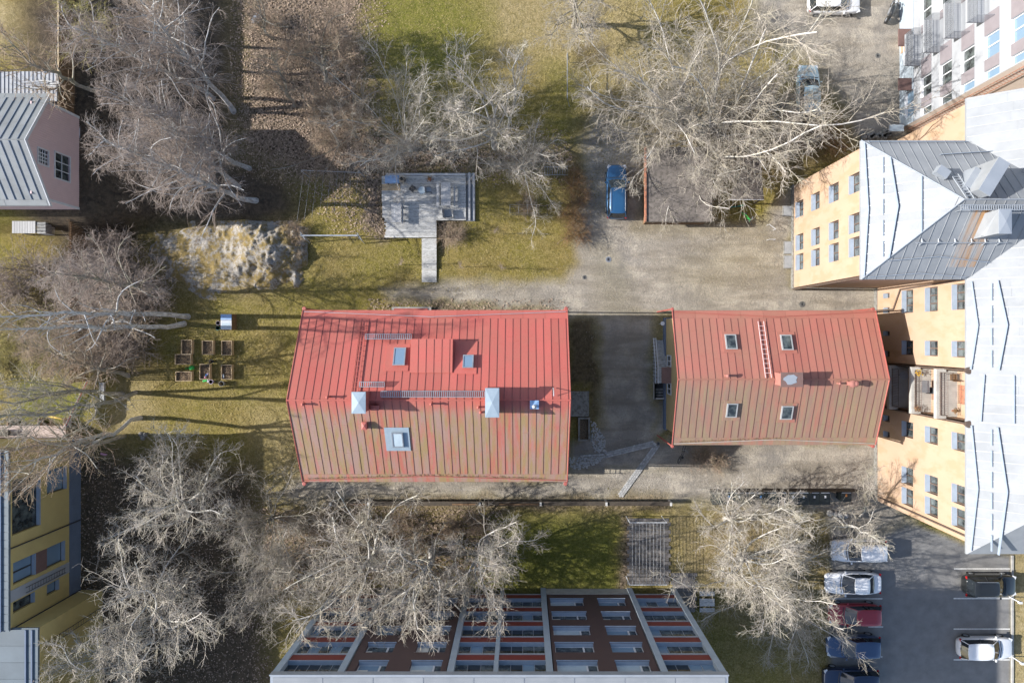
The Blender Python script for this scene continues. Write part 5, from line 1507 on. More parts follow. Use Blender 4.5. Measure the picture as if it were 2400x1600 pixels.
# ================================================================ DECK
dkh = .42
deck = thing('timber_deck', (W(990, 500)[0], W(0, 500)[1], 0), 'grey weathered timber deck with steps and a plank path on the lawn', 'deck')
k_ = F / (HC - dkh)
def wx_(p): return (p - NX) / k_
def wy_(p): return (NY - p) / k_
py = 413.0
while py < 557:
    x0 = 894.5 if py < 470 else (896 if py < 510 else 903 + R.uniform(-3, 3))
    x1 = 1092 if py < 514 else 1023
    y1_ = wy_(py); 
    segs = [x0, (x0 + x1) / 2 + R.choice((-40, -10, 20, 45)), x1]
    for a_, b_ in zip(segs[:-1], segs[1:]):
        MB().box(wx_(a_) + .004, wx_(b_) - .004, y1_ - .105, y1_, dkh - .03, dkh + R.uniform(-.003, .003)).build('plank', MATS['grey_wood'], deck)
    py += 3.35
for i, (x0, x1, z) in enumerate(((1097.5, 1101.5, .28), (1107, 1111, .14))):
    for a_ in (0,): MB().box(wx_(x0), wx_(x1) + .02, wy_(517), wy_(404), z - .03, z + .1).build('step', MATS['grey_wood_lengthways'], deck)
MB().box(wx_(1092), wx_(1113), wy_(517), wy_(404), .01, .06).build('step', MATS['grey_wood_lengthways'], deck)
MB().box(wx_(896), wx_(1091), wy_(515), wy_(414), .02, dkh - .04).build('frame', MATS['dark_wood'], deck)
MB().box(wx_(905), wx_(1021), wy_(555), wy_(515.5), .02, dkh - .04).build('frame', MATS['dark_wood'], deck)
MB().box(wx_(905), wx_(1091), wy_(412), wy_(406), dkh - .03, dkh + .02).build('edge_board', MATS['grey_wood_lengthways'], deck)
MB().box(wx_(895), wx_(938), wy_(447), wy_(432), dkh + .004, dkh + .03).build('new_board', MATS['pale_wood'], deck)
for (a_, b_, z) in ((558, 598, .36), (598, 629, .24), (629, 660, .12)):
    py = a_ + .5
    while py < b_ - 1:
        kk = F / (HC - z)
        MB().box((988.5 - NX) / kk, (1023 - NX) / kk, (NY - py) / kk - .1, (NY - py) / kk, z - .03, z + R.uniform(-.003, .003)).build('plank', MATS['grey_wood'], deck)
        py += 3.2
    MB().box((990 - NX) / kk, (1022 - NX) / kk, (NY - b_ + 1) / kk, (NY - a_ - 1) / kk, .02, z - .035).build('frame', MATS['dark_wood'], deck)

def picnic_table(px0, px1, py0, py1, lab, zt=.74, n=5, name='garden_table'):
    z = dkh + zt; kk = F / (HC - z)
    x0, x1 = (px0 - NX) / kk, (px1 - NX) / kk; y0, y1 = (NY - py1) / kk, (NY - py0) / kk
    t = thing(name, ((x0 + x1) / 2, (y0 + y1) / 2, dkh), lab, 'bench' if zt < .6 else 'table')
    for i in range(n):
        a_ = x0 + (x1 - x0) * i / n
        MB().box(a_ + .006, a_ + (x1 - x0) / n - .006, y0, y1, z - .04, z + R.uniform(-.003, .003)).build('board', MATS['grey_wood_lengthways'], t)
    for yy in (y0 + .2, y1 - .28):
        MB().box(x0 + .06, x1 - .06, yy, yy + .07, z - .12, z - .042).build('crossbar', MATS['grey_wood'], t)
        for xx in (x0 + .06, x1 - .14): MB().box(xx, xx + .08, yy, yy + .07, dkh, z - .12).build('leg', MATS['grey_wood'], t)
    return t
picnic_table(917, 940, 476, 521, 'grey slatted garden table on the lower left part of the timber deck')
picnic_table(1034, 1056, 428, 482, 'grey slatted garden table standing on the right half of the timber deck', n=7)
picnic_table(1023, 1030, 428, 484, 'narrow grey bench left of the slatted table on the deck', zt=.45, n=2, name='garden_bench')
picnic_table(1063, 1067, 432, 484, 'narrow grey bench right of the slatted table in its shade', zt=.42, n=2, name='garden_bench')
picnic_table(941, 945, 476, 524, 'narrow dark bench on the shaded side of the lower deck table', zt=.5, n=1, name='garden_bench')
x, y, _ = W(919, 419, 1.4)
t = thing('covered_grill', (x, y, 0), 'grill under a pale blue cover at the upper left corner of the deck', 'grill')
a, b, c, d = px_box(902, 935, 410, 429, 1.35)
MB().box(a, b, c, d, 1.2, 1.36).build('cover', MATS['blue_cover'], t, bevel=.04)
MB().box(a + .1, b - .1, c + .1, d - .1, .9, 1.2).build('body', MATS['dark_metal'], t)
for xx in (a + .1, b - .16):
    for yy in (c + .08, d - .14): MB().box(xx, xx + .06, yy, yy + .06, 0, .9).build('leg', MATS['dark_metal'], t)
x, y, _ = W(989, 446, 1.1)
t = thing('round_garden_table', (x, y, dkh), 'round frosted glass garden table between the two deck chairs', 'table')
MB().cyl((x, y, dkh + .7), .3, .02, 24).build('tabletop', MATS['frosted_glass'], t)
MB().tube([(x + .3 * math.cos(i * .3927), y + .3 * math.sin(i * .3927), dkh + .7) for i in range(17)], .015, 5).build('rim', MATS['steel'], t)
for i in range(4): MB().tube([(x + .24 * math.cos(i * 1.57), y + .24 * math.sin(i * 1.57), dkh), (x + .2 * math.cos(i * 1.57), y + .2 * math.sin(i * 1.57), dkh + .7)], .014, 5).build('leg', MATS['dark_metal'], t)
x, y, _ = W(966, 442, .9)
small_chair(x, y, dkh, 2.5, 'dark_metal', 'dark folding chair left of the round glass table on the deck')
x, y, _ = W(1004, 444, .9)
c_ = small_chair(x, y, dkh, .1, 'steel', 'wire garden chair right of the round glass table on the deck')
x, y, _ = W(1049, 500, .8)
small_chair(x, y, dkh, .15, 'lichen_grey', 'pale grey chair tipped forward near the lower deck edge', s=.7)
x, y, _ = W(1006, 418, .9)
potted(x, y, dkh, 'dark bush in a pot at the upper edge of the deck', 'hedge_leaf', .16)
x, y, _ = W(943, 420, .9)
t = thing('waste_sack', (x, y, dkh), 'black sack standing beside the blue covered grill', 'sack')
MB().lathe((x, y, dkh), [(.2, 0), (.26, .25), (.22, .5), (.08, .62)], 9).build('sack', MATS['black_rubber'], t, smooth=True)

# ================================================================ PLANTER BEDS
def bed(x0, x1, y0, y1, lab, h=.45):
    a, b, c, d = px_box(x0, x1, y0, y1, h)
    t = thing('planter_bed', ((a + b) / 2, (c + d) / 2, 0), lab, 'planter', 'timber collar planter beds on the left lawn')
    w_ = .04
    for k in range(2):
        z0, z1 = h / 2 * k, h / 2 * (k + 1) - .006
        MB().box(a, b, c, c + w_, z0, z1).build('board', MATS['pale_wood'], t); MB().box(a, b, d - w_, d, z0, z1).build('board', MATS['pale_wood'], t)
        MB().box(a, a + w_, c + w_, d - w_, z0, z1).build('board', MATS['pale_wood'], t); MB().box(b - w_, b, c + w_, d - w_, z0, z1).build('board', MATS['pale_wood'], t)
    nx_, ny_ = 8, 10
    vs = [(a + w_ + (b - a - 2 * w_) * i / nx_, c + w_ + (d - c - 2 * w_) * j / ny_, h - .17 + R.uniform(-.025, .025)) for i in range(nx_ + 1) for j in range(ny_ + 1)]
    fs = [(i * (ny_ + 1) + j, (i + 1) * (ny_ + 1) + j, (i + 1) * (ny_ + 1) + j + 1, i * (ny_ + 1) + j + 1) for i in range(nx_) for j in range(ny_)]
    MB().add(vs, fs).build('soil', MATS['soil'], t)
    mb = MB()
    for i in range(60):
        x = R.uniform(a + .1, b - .1); y = R.uniform(c + .1, d - .1); s_ = R.uniform(.02, .05)
        mb.obox((x, y, h - .13), (s_, s_ * .6, .02), R.random() * 3)
    mb.build('dead_leaves', MATS['leaf_debris'], t)['kind'] = 'stuff'
    return a, b, c, d
bed(424, 449, 796, 830, 'planter bed at the left end of the upper row of three')
bed(473, 499, 798, 831, 'middle planter bed of the upper row, striped by shade')
bed(518.5, 543, 798, 832, 'planter bed at the right end of the upper row of three')
bed(409.6, 446.6, 830, 854, 'wide planter bed touching the upper row from below at the left')
bed(411, 448.5, 870.5, 893, 'wide lower left planter bed below the green watering can')
bed(467, 491, 853, 889, 'planter bed with coloured toys in its lower corner')
bed(518, 543, 854.5, 889, 'lower right planter bed with a white tag inside')
x, y, _ = W(446, 862, .4)
t = thing('watering_can', (x, y, 0), 'bright green watering can between the two wide planter beds', 'watering can')
MB().lathe((x, y, 0), [(.17, 0), (.19, .1), (.17, .34), (.06, .36)], 14).build('body', MATS['plastic_green'], t, smooth=True)
MB().tube([(x - .15, y - .02, .1), (x - .42, y - .06, .36), (x - .45, y - .06, .37)], [.03, .02, .045], 8).build('spout', MATS['plastic_green'], t)
MB().tube([(x + .15, y, .12), (x + .26, y, .28), (x + .1, y, .46), (x - .05, y, .4)], .018, 6).build('handle', MATS['plastic_green'], t)
def pot(px_, py_, r, lab, m='dark_metal', h=.35, fill=True):
    x, y, _ = W(px_, py_, h)
    t = thing('flower_pot', (x, y, 0), lab, 'plant pot')
    n_ = 16
    prof = [(r * .75, 0), (r, h), (r - .03, h), (r * .85, h - .08)]
    MB().lathe((x, y, 0), prof, n_).build('pot', MATS[m], t)
    MB().cyl((x, y, h - .09), r * .86, .02, n_).build('soil', MATS['soil'], t)
    if fill:
        mb = MB()
        for i in range(14): mb.tube([(x, y, h - .08), (x + R.gauss(0, .1), y + R.gauss(0, .1), h + R.uniform(.05, .25))], .008, 4)
        mb.build('stalks', MATS['pale_wood'], t)
pot(494, 847, .17, 'dark pot with dry stalks between the two rows of planter beds')
pot(494, 894.5, .19, 'purple-rimmed pot just below the bed with the toys', 'plastic_lilac', .3, False)
pot(518.5, 899, .22, 'large pale-rimmed pot below the lower right bed, with a long shadow', 'lichen_grey', .5)
x, y, _ = W(480, 892, .15)
t = thing('toy_tractor', (x, y, 0), 'small green and white toy lying by the purple-rimmed pot', 'toy')
MB().obox((x, y, .12), (.36, .16, .12), .2).build('body', MATS['plastic_green'], t, bevel=.02); MB().obox((x + .22, y - .02, .1), (.12, .2, .1), .2).build('cab', MATS['white_paint'], t)
for i, (px_, py_, m_, nm) in enumerate(((483, 879, 'plastic_blue', 'blue'), (481, 884, 'plastic_pink', 'pink'), (487, 876, 'plastic_lilac', 'lilac'))):
    x, y, _ = W(px_, py_, .35)
    t = thing('toy', (x, y, .3), nm + ' plastic toy lying on the soil of the toy-strewn bed', 'toy'); MB().lathe((x, y, .3), [(.05, 0), (.09, .05), (.03, .12)], 8).build('toy', MATS[m_], t)
x, y, _ = W(523.5, 881, .35)
t = thing('plant_tag', (x, y, .3), 'white tag sheet standing inside the lower right planter bed', 'tag'); MB().obox((x, y, .36), (.1, .3, .02), .1).build('sheet', MATS['white_paint'], t)
# cold frame
a, b, c, d = px_box(518, 542, 736, 772, .95)
t = thing('garden_cabinet', ((a + b) / 2, (c + d) / 2, 0), 'wooden garden cabinet with blue and white glazed lids above the planter beds', 'cabinet')
MB().box(a, b + .05, c, d, 0, .92).build('body', MATS['brown_wood'], t)
ym = c + (d - c) * .62
for (y0, y1, m_) in ((ym, d, 'blue_cover'), (c, ym - .02, 'white_paint')):
    o_ = MB().box(a - .02, b + .02, y0, y1 - .01, .92, .97).build('lid', MATS[m_], t)
    if m_ == 'white_paint':
        MB().box(a + .06, b - .08, y0 + .08, y0 + .55, .97, .985).build('pane', MATS['frosted_glass'], o_); MB().box(a + .06, b - .08, y0 + .62, y1 - .06, .97, .985).build('pane', MATS['frosted_glass'], o_)
for (px_, py_, m_, lab, nm) in ((510.5, 757, 'plastic_lilac', 'pale lilac bucket leaning on the garden cabinet', 'bucket'), (510, 769, 'plastic_teal', 'teal bucket standing in the shade by the garden cabinet', 'bucket')):
    x, y, _ = W(px_, py_, .4)
    t = thing(nm, (x, y, 0), lab, 'bucket'); MB().lathe((x, y, 0), [(.13, 0), (.18, .38), (.165, .38), (.12, .1)], 14).build('body', MATS[m_], t)
    MB().tube([(x - .18, y, .36), (x, y - .16, .42), (x + .18, y, .36)], .01, 5).build('handle', MATS['steel'], t)

# ================================================================ CLOTHES LINES, RACKS
t = thing('clothes_line_frame', (W(770, 556)[0], W(0, 556)[1], 0), 'pale metal clothes-drying frame with crossbars at the lawn edge below the birches', 'drying frame')
zt_ = 1.9
xa, ya, _ = W(705, 551, zt_); xb, yb2, _ = W(838, 553, zt_)
MB().obox(((xa + xb) / 2, (ya + yb2) / 2, zt_), (xb - xa, .1, .12)).build('beam', MATS['pale_metal'], t)
for (x_, y_, nx_, ny_) in ((xa, ya, W(711, 560)[0], W(0, 560)[1]), (xb, yb2, W(838, 566)[0], W(0, 566)[1])):
    MB().tube([(x_ + .15, y_ - .35, 0), (x_, y_, zt_ + .15)], .04, 6).build('post', MATS['pale_metal'], t)
    MB().tube([(x_ - .05, y_ + .25, zt_), (x_ + .35, y_ - .35, zt_)], .03, 6).build('crossbar', MATS['pale_metal'], t)
    MB().tube([(x_ - .1, y_ + .3, 0), (x_, y_, zt_ - .2)], .03, 6).build('post', MATS['pale_metal'], t)
t = thing('clothes_lines', (W(750, 460)[0], W(0, 460)[1], 0), 'clothes lines on thin posts stretched across the shaded lawn', 'clothes line')
for i in range(9):
    p_ = 712 + i * 16
    a_ = W(p_, 400, 1.8); b_ = W(p_ - 5 - 1.4 * (8 - i), 520 - i * 5 if i < 5 else 500 - (i - 5) * 14, 1.8)
    MB().tube([a_, b_], .009, 4).build('line', MATS['lichen_grey'], t)
MB().tube([W(705, 399, 1.8), W(845, 405, 1.8)], .025, 6).build('crossbar', MATS['steel'], t)
for p_ in (708, 842): x, y, _ = W(p_, 402, 1.8); MB().tube([(x, y, 0), (x, y, 1.85)], .04, 6).build('post', MATS['pale_metal'], t)
t = thing('pole_pergola', (W(1512, 1285)[0], W(0, 1285)[1], 0), 'white tube frame with ten long bars over the paved path', 'pergola')
zt_ = 2.0
y0_, y1_ = W(0, 1370, zt_)[1], W(0, 1224, zt_)[1]
xs = [W(1482 + i * 8.25, 0, zt_)[0] for i in range(10)]
for x in xs: MB().tube([(x, y0_, zt_ + .03), (x, y1_, zt_ + .03)], .016, 5).build('bar', MATS['lichen_grey'], t)
for y_ in (y0_, y1_): MB().tube([(xs[0] - .25, y_, zt_), (xs[-1] + .25, y_, zt_)], .035, 6).build('crossbar', MATS['white_paint'], t)
for x in (xs[0] - .2, xs[-1] + .2):
    for y_ in (y0_, y1_): MB().tube([(x, y_, 0), (x, y_, zt_)], .035, 6).build('post', MATS['white_paint'], t)
# low grey-green rack and trellis right of the deck
t = thing('bicycle_rack', (W(1304, 402)[0], W(0, 402)[1], 0), 'green-grey barred rack on the shaded grass beside the lane', 'rack')
x0, y0, _ = W(1277, 410, .5); x1, y1, _ = W(1330, 391, .5)
mb = MB(); mb.tube([(x0, y0, .5), (x1, y0, .5), (x1, y1, .5), (x0, y1, .5), (x0, y0, .5)], .03, 6); mb.build('frame', MATS['lichen_grey'], t)
for i in range(1, 9): x = x0 + (x1 - x0) * i / 9; MB().tube([(x, y0, .5), (x, y1, .5)], .018, 5).build('bar', MATS['lichen_grey'], t)
for x in (x0, x1):
    for y in (y0, y1): MB().cyl((x, y, 0), .025, .5, 6).build('leg', MATS['lichen_grey'], t)
t = thing('wire_trellis', (W(1225, 487)[0], W(0, 487)[1], 0), 'wire trellis boxes round the brown bush right of the deck', 'trellis')
x0, y0, _ = W(1195, 500, .9); x1, y1, _ = W(1257, 480, .9)
for zz in (.1, .9): MB().tube([(x0, y0, zz), (x1, y0, zz), (x1, y1, zz), (x0, y1, zz), (x0, y0, zz)], .014, 4).build('rail', MATS['lichen_grey'], t)
for i in range(4): x = x0 + (x1 - x0) * i / 3; MB().tube([(x, y0, 0), (x, y0, .9), (x, y1, .9), (x, y1, 0)], .016, 4).build('post', MATS['lichen_grey'], t)
t = thing('dark_frame_table', (W(1271, 492)[0], W(0, 492)[1], 0), 'dark open frame on the grass beside the wire trellis', 'frame')
x0, y0, _ = W(1261, 502, .6); x1, y1, _ = W(1284, 482, .6)
MB().tube([(x0, y0, .6), (x1, y0, .6), (x1, y1, .6), (x0, y1, .6), (x0, y0, .6)], .04, 6).build('rim', MATS['dark_wood'], t)
for x in (x0, x1):
    for y in (y0, y1): MB().cyl((x, y, 0), .03, .6, 6).build('leg', MATS['dark_wood'], t)

# ================================================================ SHEDS BY THE LANE
t = thing('felt_roof_shed', (W(1590, 430)[0], W(0, 430)[1], 0), 'low felt-roofed shed with terracotta edge under the large bare tree', 'shed')
a, b, c, d = px_box(1514, 1668, 345, 520, 2.2)
MB().box(a + .15, b - .15, c + .15, d - .15, 0, 2.05).build('wall', MATS['brown_wood'], t)
MB().slab([(a, c, 2.2), (b, c, 2.35), (b, d, 2.35), (a, d, 2.2)], .1).build('roof', MATS['felt_roof'], t)
MB().box(a - .12, a + .02, c, d, 2.1, 2.32).build('edge_tile', MATS['terracotta'], t)
MB().box(a, b, c - .05, c + .0, 2.12, 2.3).build('fascia', MATS['dark_wood'], t)
t = thing('bicycle_shelter', (W(1750, 410)[0], W(0, 410)[1], 0), 'open bicycle shelter with a worn plywood roof left of the orange building', 'shelter')
z1 = 2.35
P_ = [W(1711, 467.5, z1), W(1790, 466.5, z1), W(1786, 408, z1), W(1733, 408, z1)]  # left taper is a shade edge built into the roof outline
MB().slab(P_, .06).build('roof_sheet', MATS['felt_roof'], t)
P2 = [W(1734, 406.5, z1), W(1786, 406.5, z1), W(1782, 348, z1), W(1756, 348, z1)]
MB().slab([(a_, b_, c_ + .04) for a_, b_, c_ in P2], .06).build('roof_sheet', MATS['felt_roof'], t)
MB().box(P_[0][0], P_[1][0], P_[0][1] - .04, P_[0][1] - .003, z1 - .12, z1 + .03).build('edge_trim', MATS['white_paint'], t)
for q in (P_[0], P_[1], P2[2], P2[3]): MB().box(q[0] - .05, q[0] + .05, q[1] - .05 + .1, q[1] + .05 + .1, 0, z1 - .07).build('post', MATS['dark_wood'], t)
def bicycle(px_, py_, rz, m, lab):
    x, y, _ = W(px_, py_, .5)
    t = thing('bicycle', (x, y, 0), lab, 'bicycle', rz=rz)
    for dx in (-.52, .52):
        w_ = MB().tube([(dx + .33 * math.cos(i * .3927), 0, .34 + .33 * math.sin(i * .3927)) for i in range(17)], .02, 5).build('wheel', MATS['tyre'], t)
        MB().tube([(dx, -.05, .34), (dx, .05, .34)], .03, 6).build('hub', MATS['steel'], w_)
    fr = MB(); fr.tube([(-.52, 0, .34), (-.18, 0, .8), (.38, 0, .86), (.52, 0, .34)], .022, 5); fr.tube([(-.52, 0, .34), (0, 0, .3), (.36, 0, .78)], .022, 5); fr.tube([(0, 0, .3), (-.2, 0, .92)], .022, 5)
    fr.build('frame', MATS[m], t)
    MB().tube([(.32, -.28, 1.02), (.42, -.1, .98), (.42, .1, .98), (.32, .28, 1.02)], .018, 5).build('handlebar', MATS['steel'], t)
    MB().lathe((-.22, 0, .92), [(.06, 0), (.1, .03), (.05, .06)], 8).build('saddle', MATS['black_rubber'], t)
bicycle(1728, 484, .08, 'plastic_teal', 'turquoise bicycle parked against the front of the bicycle shelter')
bicycle(1748, 508, -.9, 'plastic_green', 'pale green bicycle standing diagonally in front of the shelter')
bicycle(1599, 1064, 1.2, 'dark_metal', 'dark bicycle in the shade below the smaller red house')

# ================================================================ WASTE BINS
def waste_bin(x0, x1, y0, y1, lab, tagm=None, grp='row of dark waste containers'):
    h = 1.15
    a, b, c, d = px_box(x0, x1, y0, y1, h)
    t = thing('waste_container', ((a + b) / 2, (c + d) / 2, 0), lab, 'waste bin', grp)
    MB().add([(a + .06, c + .06, .15), (b - .06, c + .06, .15), (b - .06, d - .06, .15), (a + .06, d - .06, .15), (a, c, h - .1), (b, c, h - .1), (b, d, h - .1), (a, d, h - .1)], [(3, 2, 1, 0), (4, 5, 6, 7), (0, 1, 5, 4), (1, 2, 6, 5), (2, 3, 7, 6), (3, 0, 4, 7)]).build('body', MATS['bin_dark'], t)
    lid = MB().box(a - .02, b + .02, c - .03, d + .0, h - .1, h - .03).build('lid', MATS['bin_dark'], t, bevel=.03)
    MB().box(a + .05, b - .05, d - .12, d - .05, h - .03, h + .02).build('hinge', MATS['steel'], lid)
    if tagm: MB().box((a + b) / 2 - .07, (a + b) / 2 + .07, (c + d) / 2, (c + d) / 2 + .2, h - .029, h - .02).build('sticker', MATS[tagm], lid)
    for xx in (a + .1, b - .1):
        for yy in (c + .12, d - .12): MB().tube([(xx - .02, yy, .08), (xx + .02, yy, .08)], .08, 8).build('wheel', MATS['tyre'], t)
where = ['left end of the row below the small red house', 'second from the left end', 'third from the left end', 'fourth from the left end', 'fifth from the left end', 'middle of the row', 'fifth from the right end', 'fourth from the right end', 'third from the right end', 'second from the right end', 'right end of the long row']
for i in range(11):
    waste_bin(1671 + i * 25.2, 1671 + i * 25.2 + 23.4, 1152, 1182, 'dark waste container, ' + where[i] if i in (0, 5, 10) else 'dark waste container, ' + where[i] + ' of the long row', (None, 'plastic_blue', 'white_paint', None, 'plastic_blue', None, None, 'white_paint', 'white_paint', 'white_paint', 'white_paint')[i])
waste_bin(1972, 1996, 1152, 1175, 'single dark waste container with an orange sticker right of the long row', 'orange_sticker')
t = thing('bin_screen', (W(1850, 1143)[0], W(0, 1143)[1], 0), 'low dark slatted screen behind the row of waste containers', 'fence')
x0 = W(1670, 0, .6)[0]; x1 = W(2005, 0, .6)[0]; y_ = W(0, 1148, .6)[1]
for i in range(5): MB().box(x0, x1, y_, y_ + .03, .2 + i * .22, .36 + i * .22).build('board', MATS['dark_wood'], t)
rep_box('post', 'dark_wood', t, (.08, .08, 1.3), [(x0 + (x1 - x0) * i / 6, y_ - .06, .65) for i in range(7)])
# stones beside the bins
for i, (px_, py_, r) in enumerate(((1944, 1201, .3), (1956, 1203, .26), (1968, 1205, .28), (1980, 1207, .24))):
    x, y, _ = W(px_, py_)
    t = thing('boulder', (x, y, 0), ('first', 'second', 'third', 'fourth')[i] + ' boulder from the left in the short row below the bins', 'boulder', 'boulders in a row below the bins')
    MB().lathe((x, y, -.05), [(r * .8, 0), (r, .15), (r * .8, .3), (r * .3, .4)], 9).build('stone', MATS['pale_concrete'], t)

# ================================================================ PAVING
pv = thing('paver_path', (W(1512, 1290)[0], W(0, 1290)[1], 0), 'path of dark concrete pavers under the white tube frame', 'path'); del pv['label']; del pv['category']; pv['kind'] = 'structure'
mat('paver', (.18, .165, .155), (.13, .12, .115), .9, 3, rnd=.18, bump=.3)
mat('granite_sett', (.38, .38, .37), (.28, .28, .28), .85, 4, rnd=.2, bump=.3)
locs = []
for j in range(17):
    for i in range(11):
        x = W(1474 + i * 8.9 + (4.4 if j % 2 else 0), 0)[0]; y = W(0, 1218 + j * 9.2)[1]
        if W(1474 + i * 8.9, 0)[0] < W(1570, 0)[0]: locs.append((x, y, .022 + R.uniform(-.006, .006), R.uniform(-.03, .03)))
for j in range(10):
    for i in range(8):
        px_ = 1576 + i * 8.9 + (4.4 if j % 2 else 0); py_ = 1346 + j * 9.2
        if px_ < 1632: locs.append((W(px_, 0)[0], W(0, py_)[1], .022 + R.uniform(-.006, .006), R.uniform(-.03, .03)))
rep_box('paver', 'paver', pv, (.295, .305, .05), locs[:300])
pb_ = thing('park_bench', (W(1655, 1410)[0], W(0, 1410)[1], 0), 'grey plank bench seats in the shade right of the paved path', 'bench')
for (ya_, yb_q) in ((1385, 1396), (1402, 1420), (1424, 1434)):
    a, b, c, d = px_box(1640, 1675, ya_, yb_q, .5)
    for i in range(2): MB().box(a, b, c + (d - c) * i / 2, c + (d - c) * (i + 1) / 2 - .015, .44, .48).build('board', MATS['grey_wood'], pb_)
    for xx in (a + .1, b - .2): MB().box(xx, xx + .08, c + .05, d - .05, .0, .44).build('leg', MATS['concrete'], pb_)
# granite strips between the houses
gs = thing('granite_strip', (W(1460, 1070)[0], W(0, 1070)[1], 0), 'x y z w', 'path'); del gs['label']; del gs['category']; gs['kind'] = 'structure'
locs = []
def strip(p0, p1, rows, pitch=6.2, rp=4.6):
    a = Vector(W(*p0)); b = Vector(W(*p1)); d = b - a; L = d.length; d.normalize(); nrm = Vector((-d.y, d.x, 0)); an = math.atan2(d.y, d.x)
    n_ = int(L / (pitch / 28.07))
    for j in range(rows):
        for i in range(n_):
            q = a + d * ((i + .5 + (.5 if j % 2 else 0)) * pitch / 28.07) + nrm * ((j - (rows - 1) / 2) * rp / 28.07)
            locs.append((q.x, q.y, .03 + R.uniform(-.006, .006), an + R.uniform(-.05, .05)))
strip((1418, 1066), (1538, 1037), 3); strip((1541, 1041), (1450, 1166), 3); strip((1360, 1068), (1418, 1064), 1)
rep_box('sett', 'granite_sett', gs, (.2, .145, .08), locs[:300])
ck_ = MB()
for (poly, n_) in (([(1385, 985), (1400, 995), (1418, 1030), (1422, 1058), (1395, 1060), (1386, 1030)], 260), ([(1335, 1072), (1365, 1070), (1420, 1068), (1405, 1082), (1378, 1096), (1350, 1100), (1335, 1095)], 300)):
    P_ = np.array([W(*q)[:2] for q in poly]); mn, mx = P_.min(0), P_.max(0); k = 0
    while k < n_:
        xx = R.uniform(mn[0], mx[0]); yy = R.uniform(mn[1], mx[1])
        ok = float(poly_mask(np.array([xx]), np.array([yy]), poly, .01)[0]) > .5; k += 1
        if ok:
            r = R.uniform(.05, .09); ck_.lathe((xx, yy, -.02), [(r, 0), (r * .9, .06), (r * .4, .09)], 6)
o_ = ck_.build('cobblestones', MATS['granite_sett']); o_['kind'] = 'stuff'; o_['label'] = 'patches of small grey cobbles in the shade beside the big house'; o_['category'] = 'cobbles'
ss_ = thing('cellar_hatch', (W(1358, 950)[0], W(0, 950)[1], 0), 'stepped grey concrete cellar hatch against the right gable of the big house', 'hatch')
for i, ins in enumerate((0, 6, 12, 20)):
    a, b, c, d = px_box(1330, 1381 - ins, 917 + ins, 976, .3)
    MB().box(a, b, c + i * .003, d, .0 if i == 0 else .16 + i * .05 - .05, .16 + i * .05).build('step', MATS['concrete'], ss_)
wl_ = thing('cellar_light_well', (W(1368, 1005)[0], W(0, 1005)[1], 0), 'dark rectangular light well with concrete rim beside the cellar hatch', 'light well')
a, b, c, d = px_box(1355, 1383, 978, 1033, .3)
mb = MB(); mb.box(a, a + .15, c, d, 0, .32); mb.box(b - .14, b, c, d, 0, .32); mb.box(a + .15, b - .14, c, c + .12, 0, .32); mb.box(a + .15, b - .14, d - .14, d, 0, .32)
mb.build('rim', MATS['concrete'], wl_); MB().box(a + .15, b - .14, c + .12, d - .14, .02, .04).build('floor', MATS['soil'], wl_)
for (px_, py_, r, lab) in ((1426, 608, .24, 'pale iron drain grating in the open gravel yard'), (1370, 650, .19, 'small round drain cover at the lawn corner'), (1880, 713, .26, 'round cover plate near the corner of the orange building'), (1543, 1039, .14, 'small drain cover where the granite strips meet'), (2057, 131, .22, 'round cover in the gravel beside the white apartment building')):
    x, y, _ = W(px_, py_)
    t = thing('drain_cover', (x, y, 0), lab, 'drain cover')
    MB().cyl((x, y, .0), r, .022, 20).build('frame', MATS['steel' if r > .2 and px_ == 1426 else 'concrete'], t)
    for i in range(8): an = i * math.pi / 8; MB().obox((x, y, .024), (r * 1.7, .022, .01), an).build('bar', MATS['dark_metal'], t)
# parking bay lines
for (p0, p1) in (((2236, 1330), (2367, 1334)), ((2235, 1399), (2367, 1404)), ((2235, 1470), (2367, 1476)), ((2235, 1543), (2367, 1547)), ((2035, 1468), (2070, 1468)), ((1946, 1537), (2068, 1539)), ((1946, 1402), (2068, 1402))):
    a = W(*p0); b = W(*p1)
    o_ = MB().box(a[0], b[0], (a[1] + b[1]) / 2 - .05, (a[1] + b[1]) / 2 + .05, .0, .008).build('bay_line', MATS['road_paint']); o_['kind'] = 'structure'
k_b = MB().box(W(2369, 0)[0], W(2374, 0)[0], -35, W(0, 1300)[1], 0, .1).build('kerb', MATS['pale_concrete']); k_b['kind'] = 'structure'
for i, (px_, py_) in enumerate(((2378, 1404), (2383, 1545))):
    x, y, _ = W(px_, py_, .6)
    t = thing('heating_post', (x, y, 0), ('upper' if i == 0 else 'lower') + ' white car heating post on the brown verge at the lot edge', 'post')
    MB().box(x - .04, x + .04, y - .04, y + .04, 0, 1.1).build('post', MATS['white_paint'], t); MB().box(x - .12, x + .12, y - .09, y + .09, 1.1, 1.35).build('box', MATS['white_paint'], t)
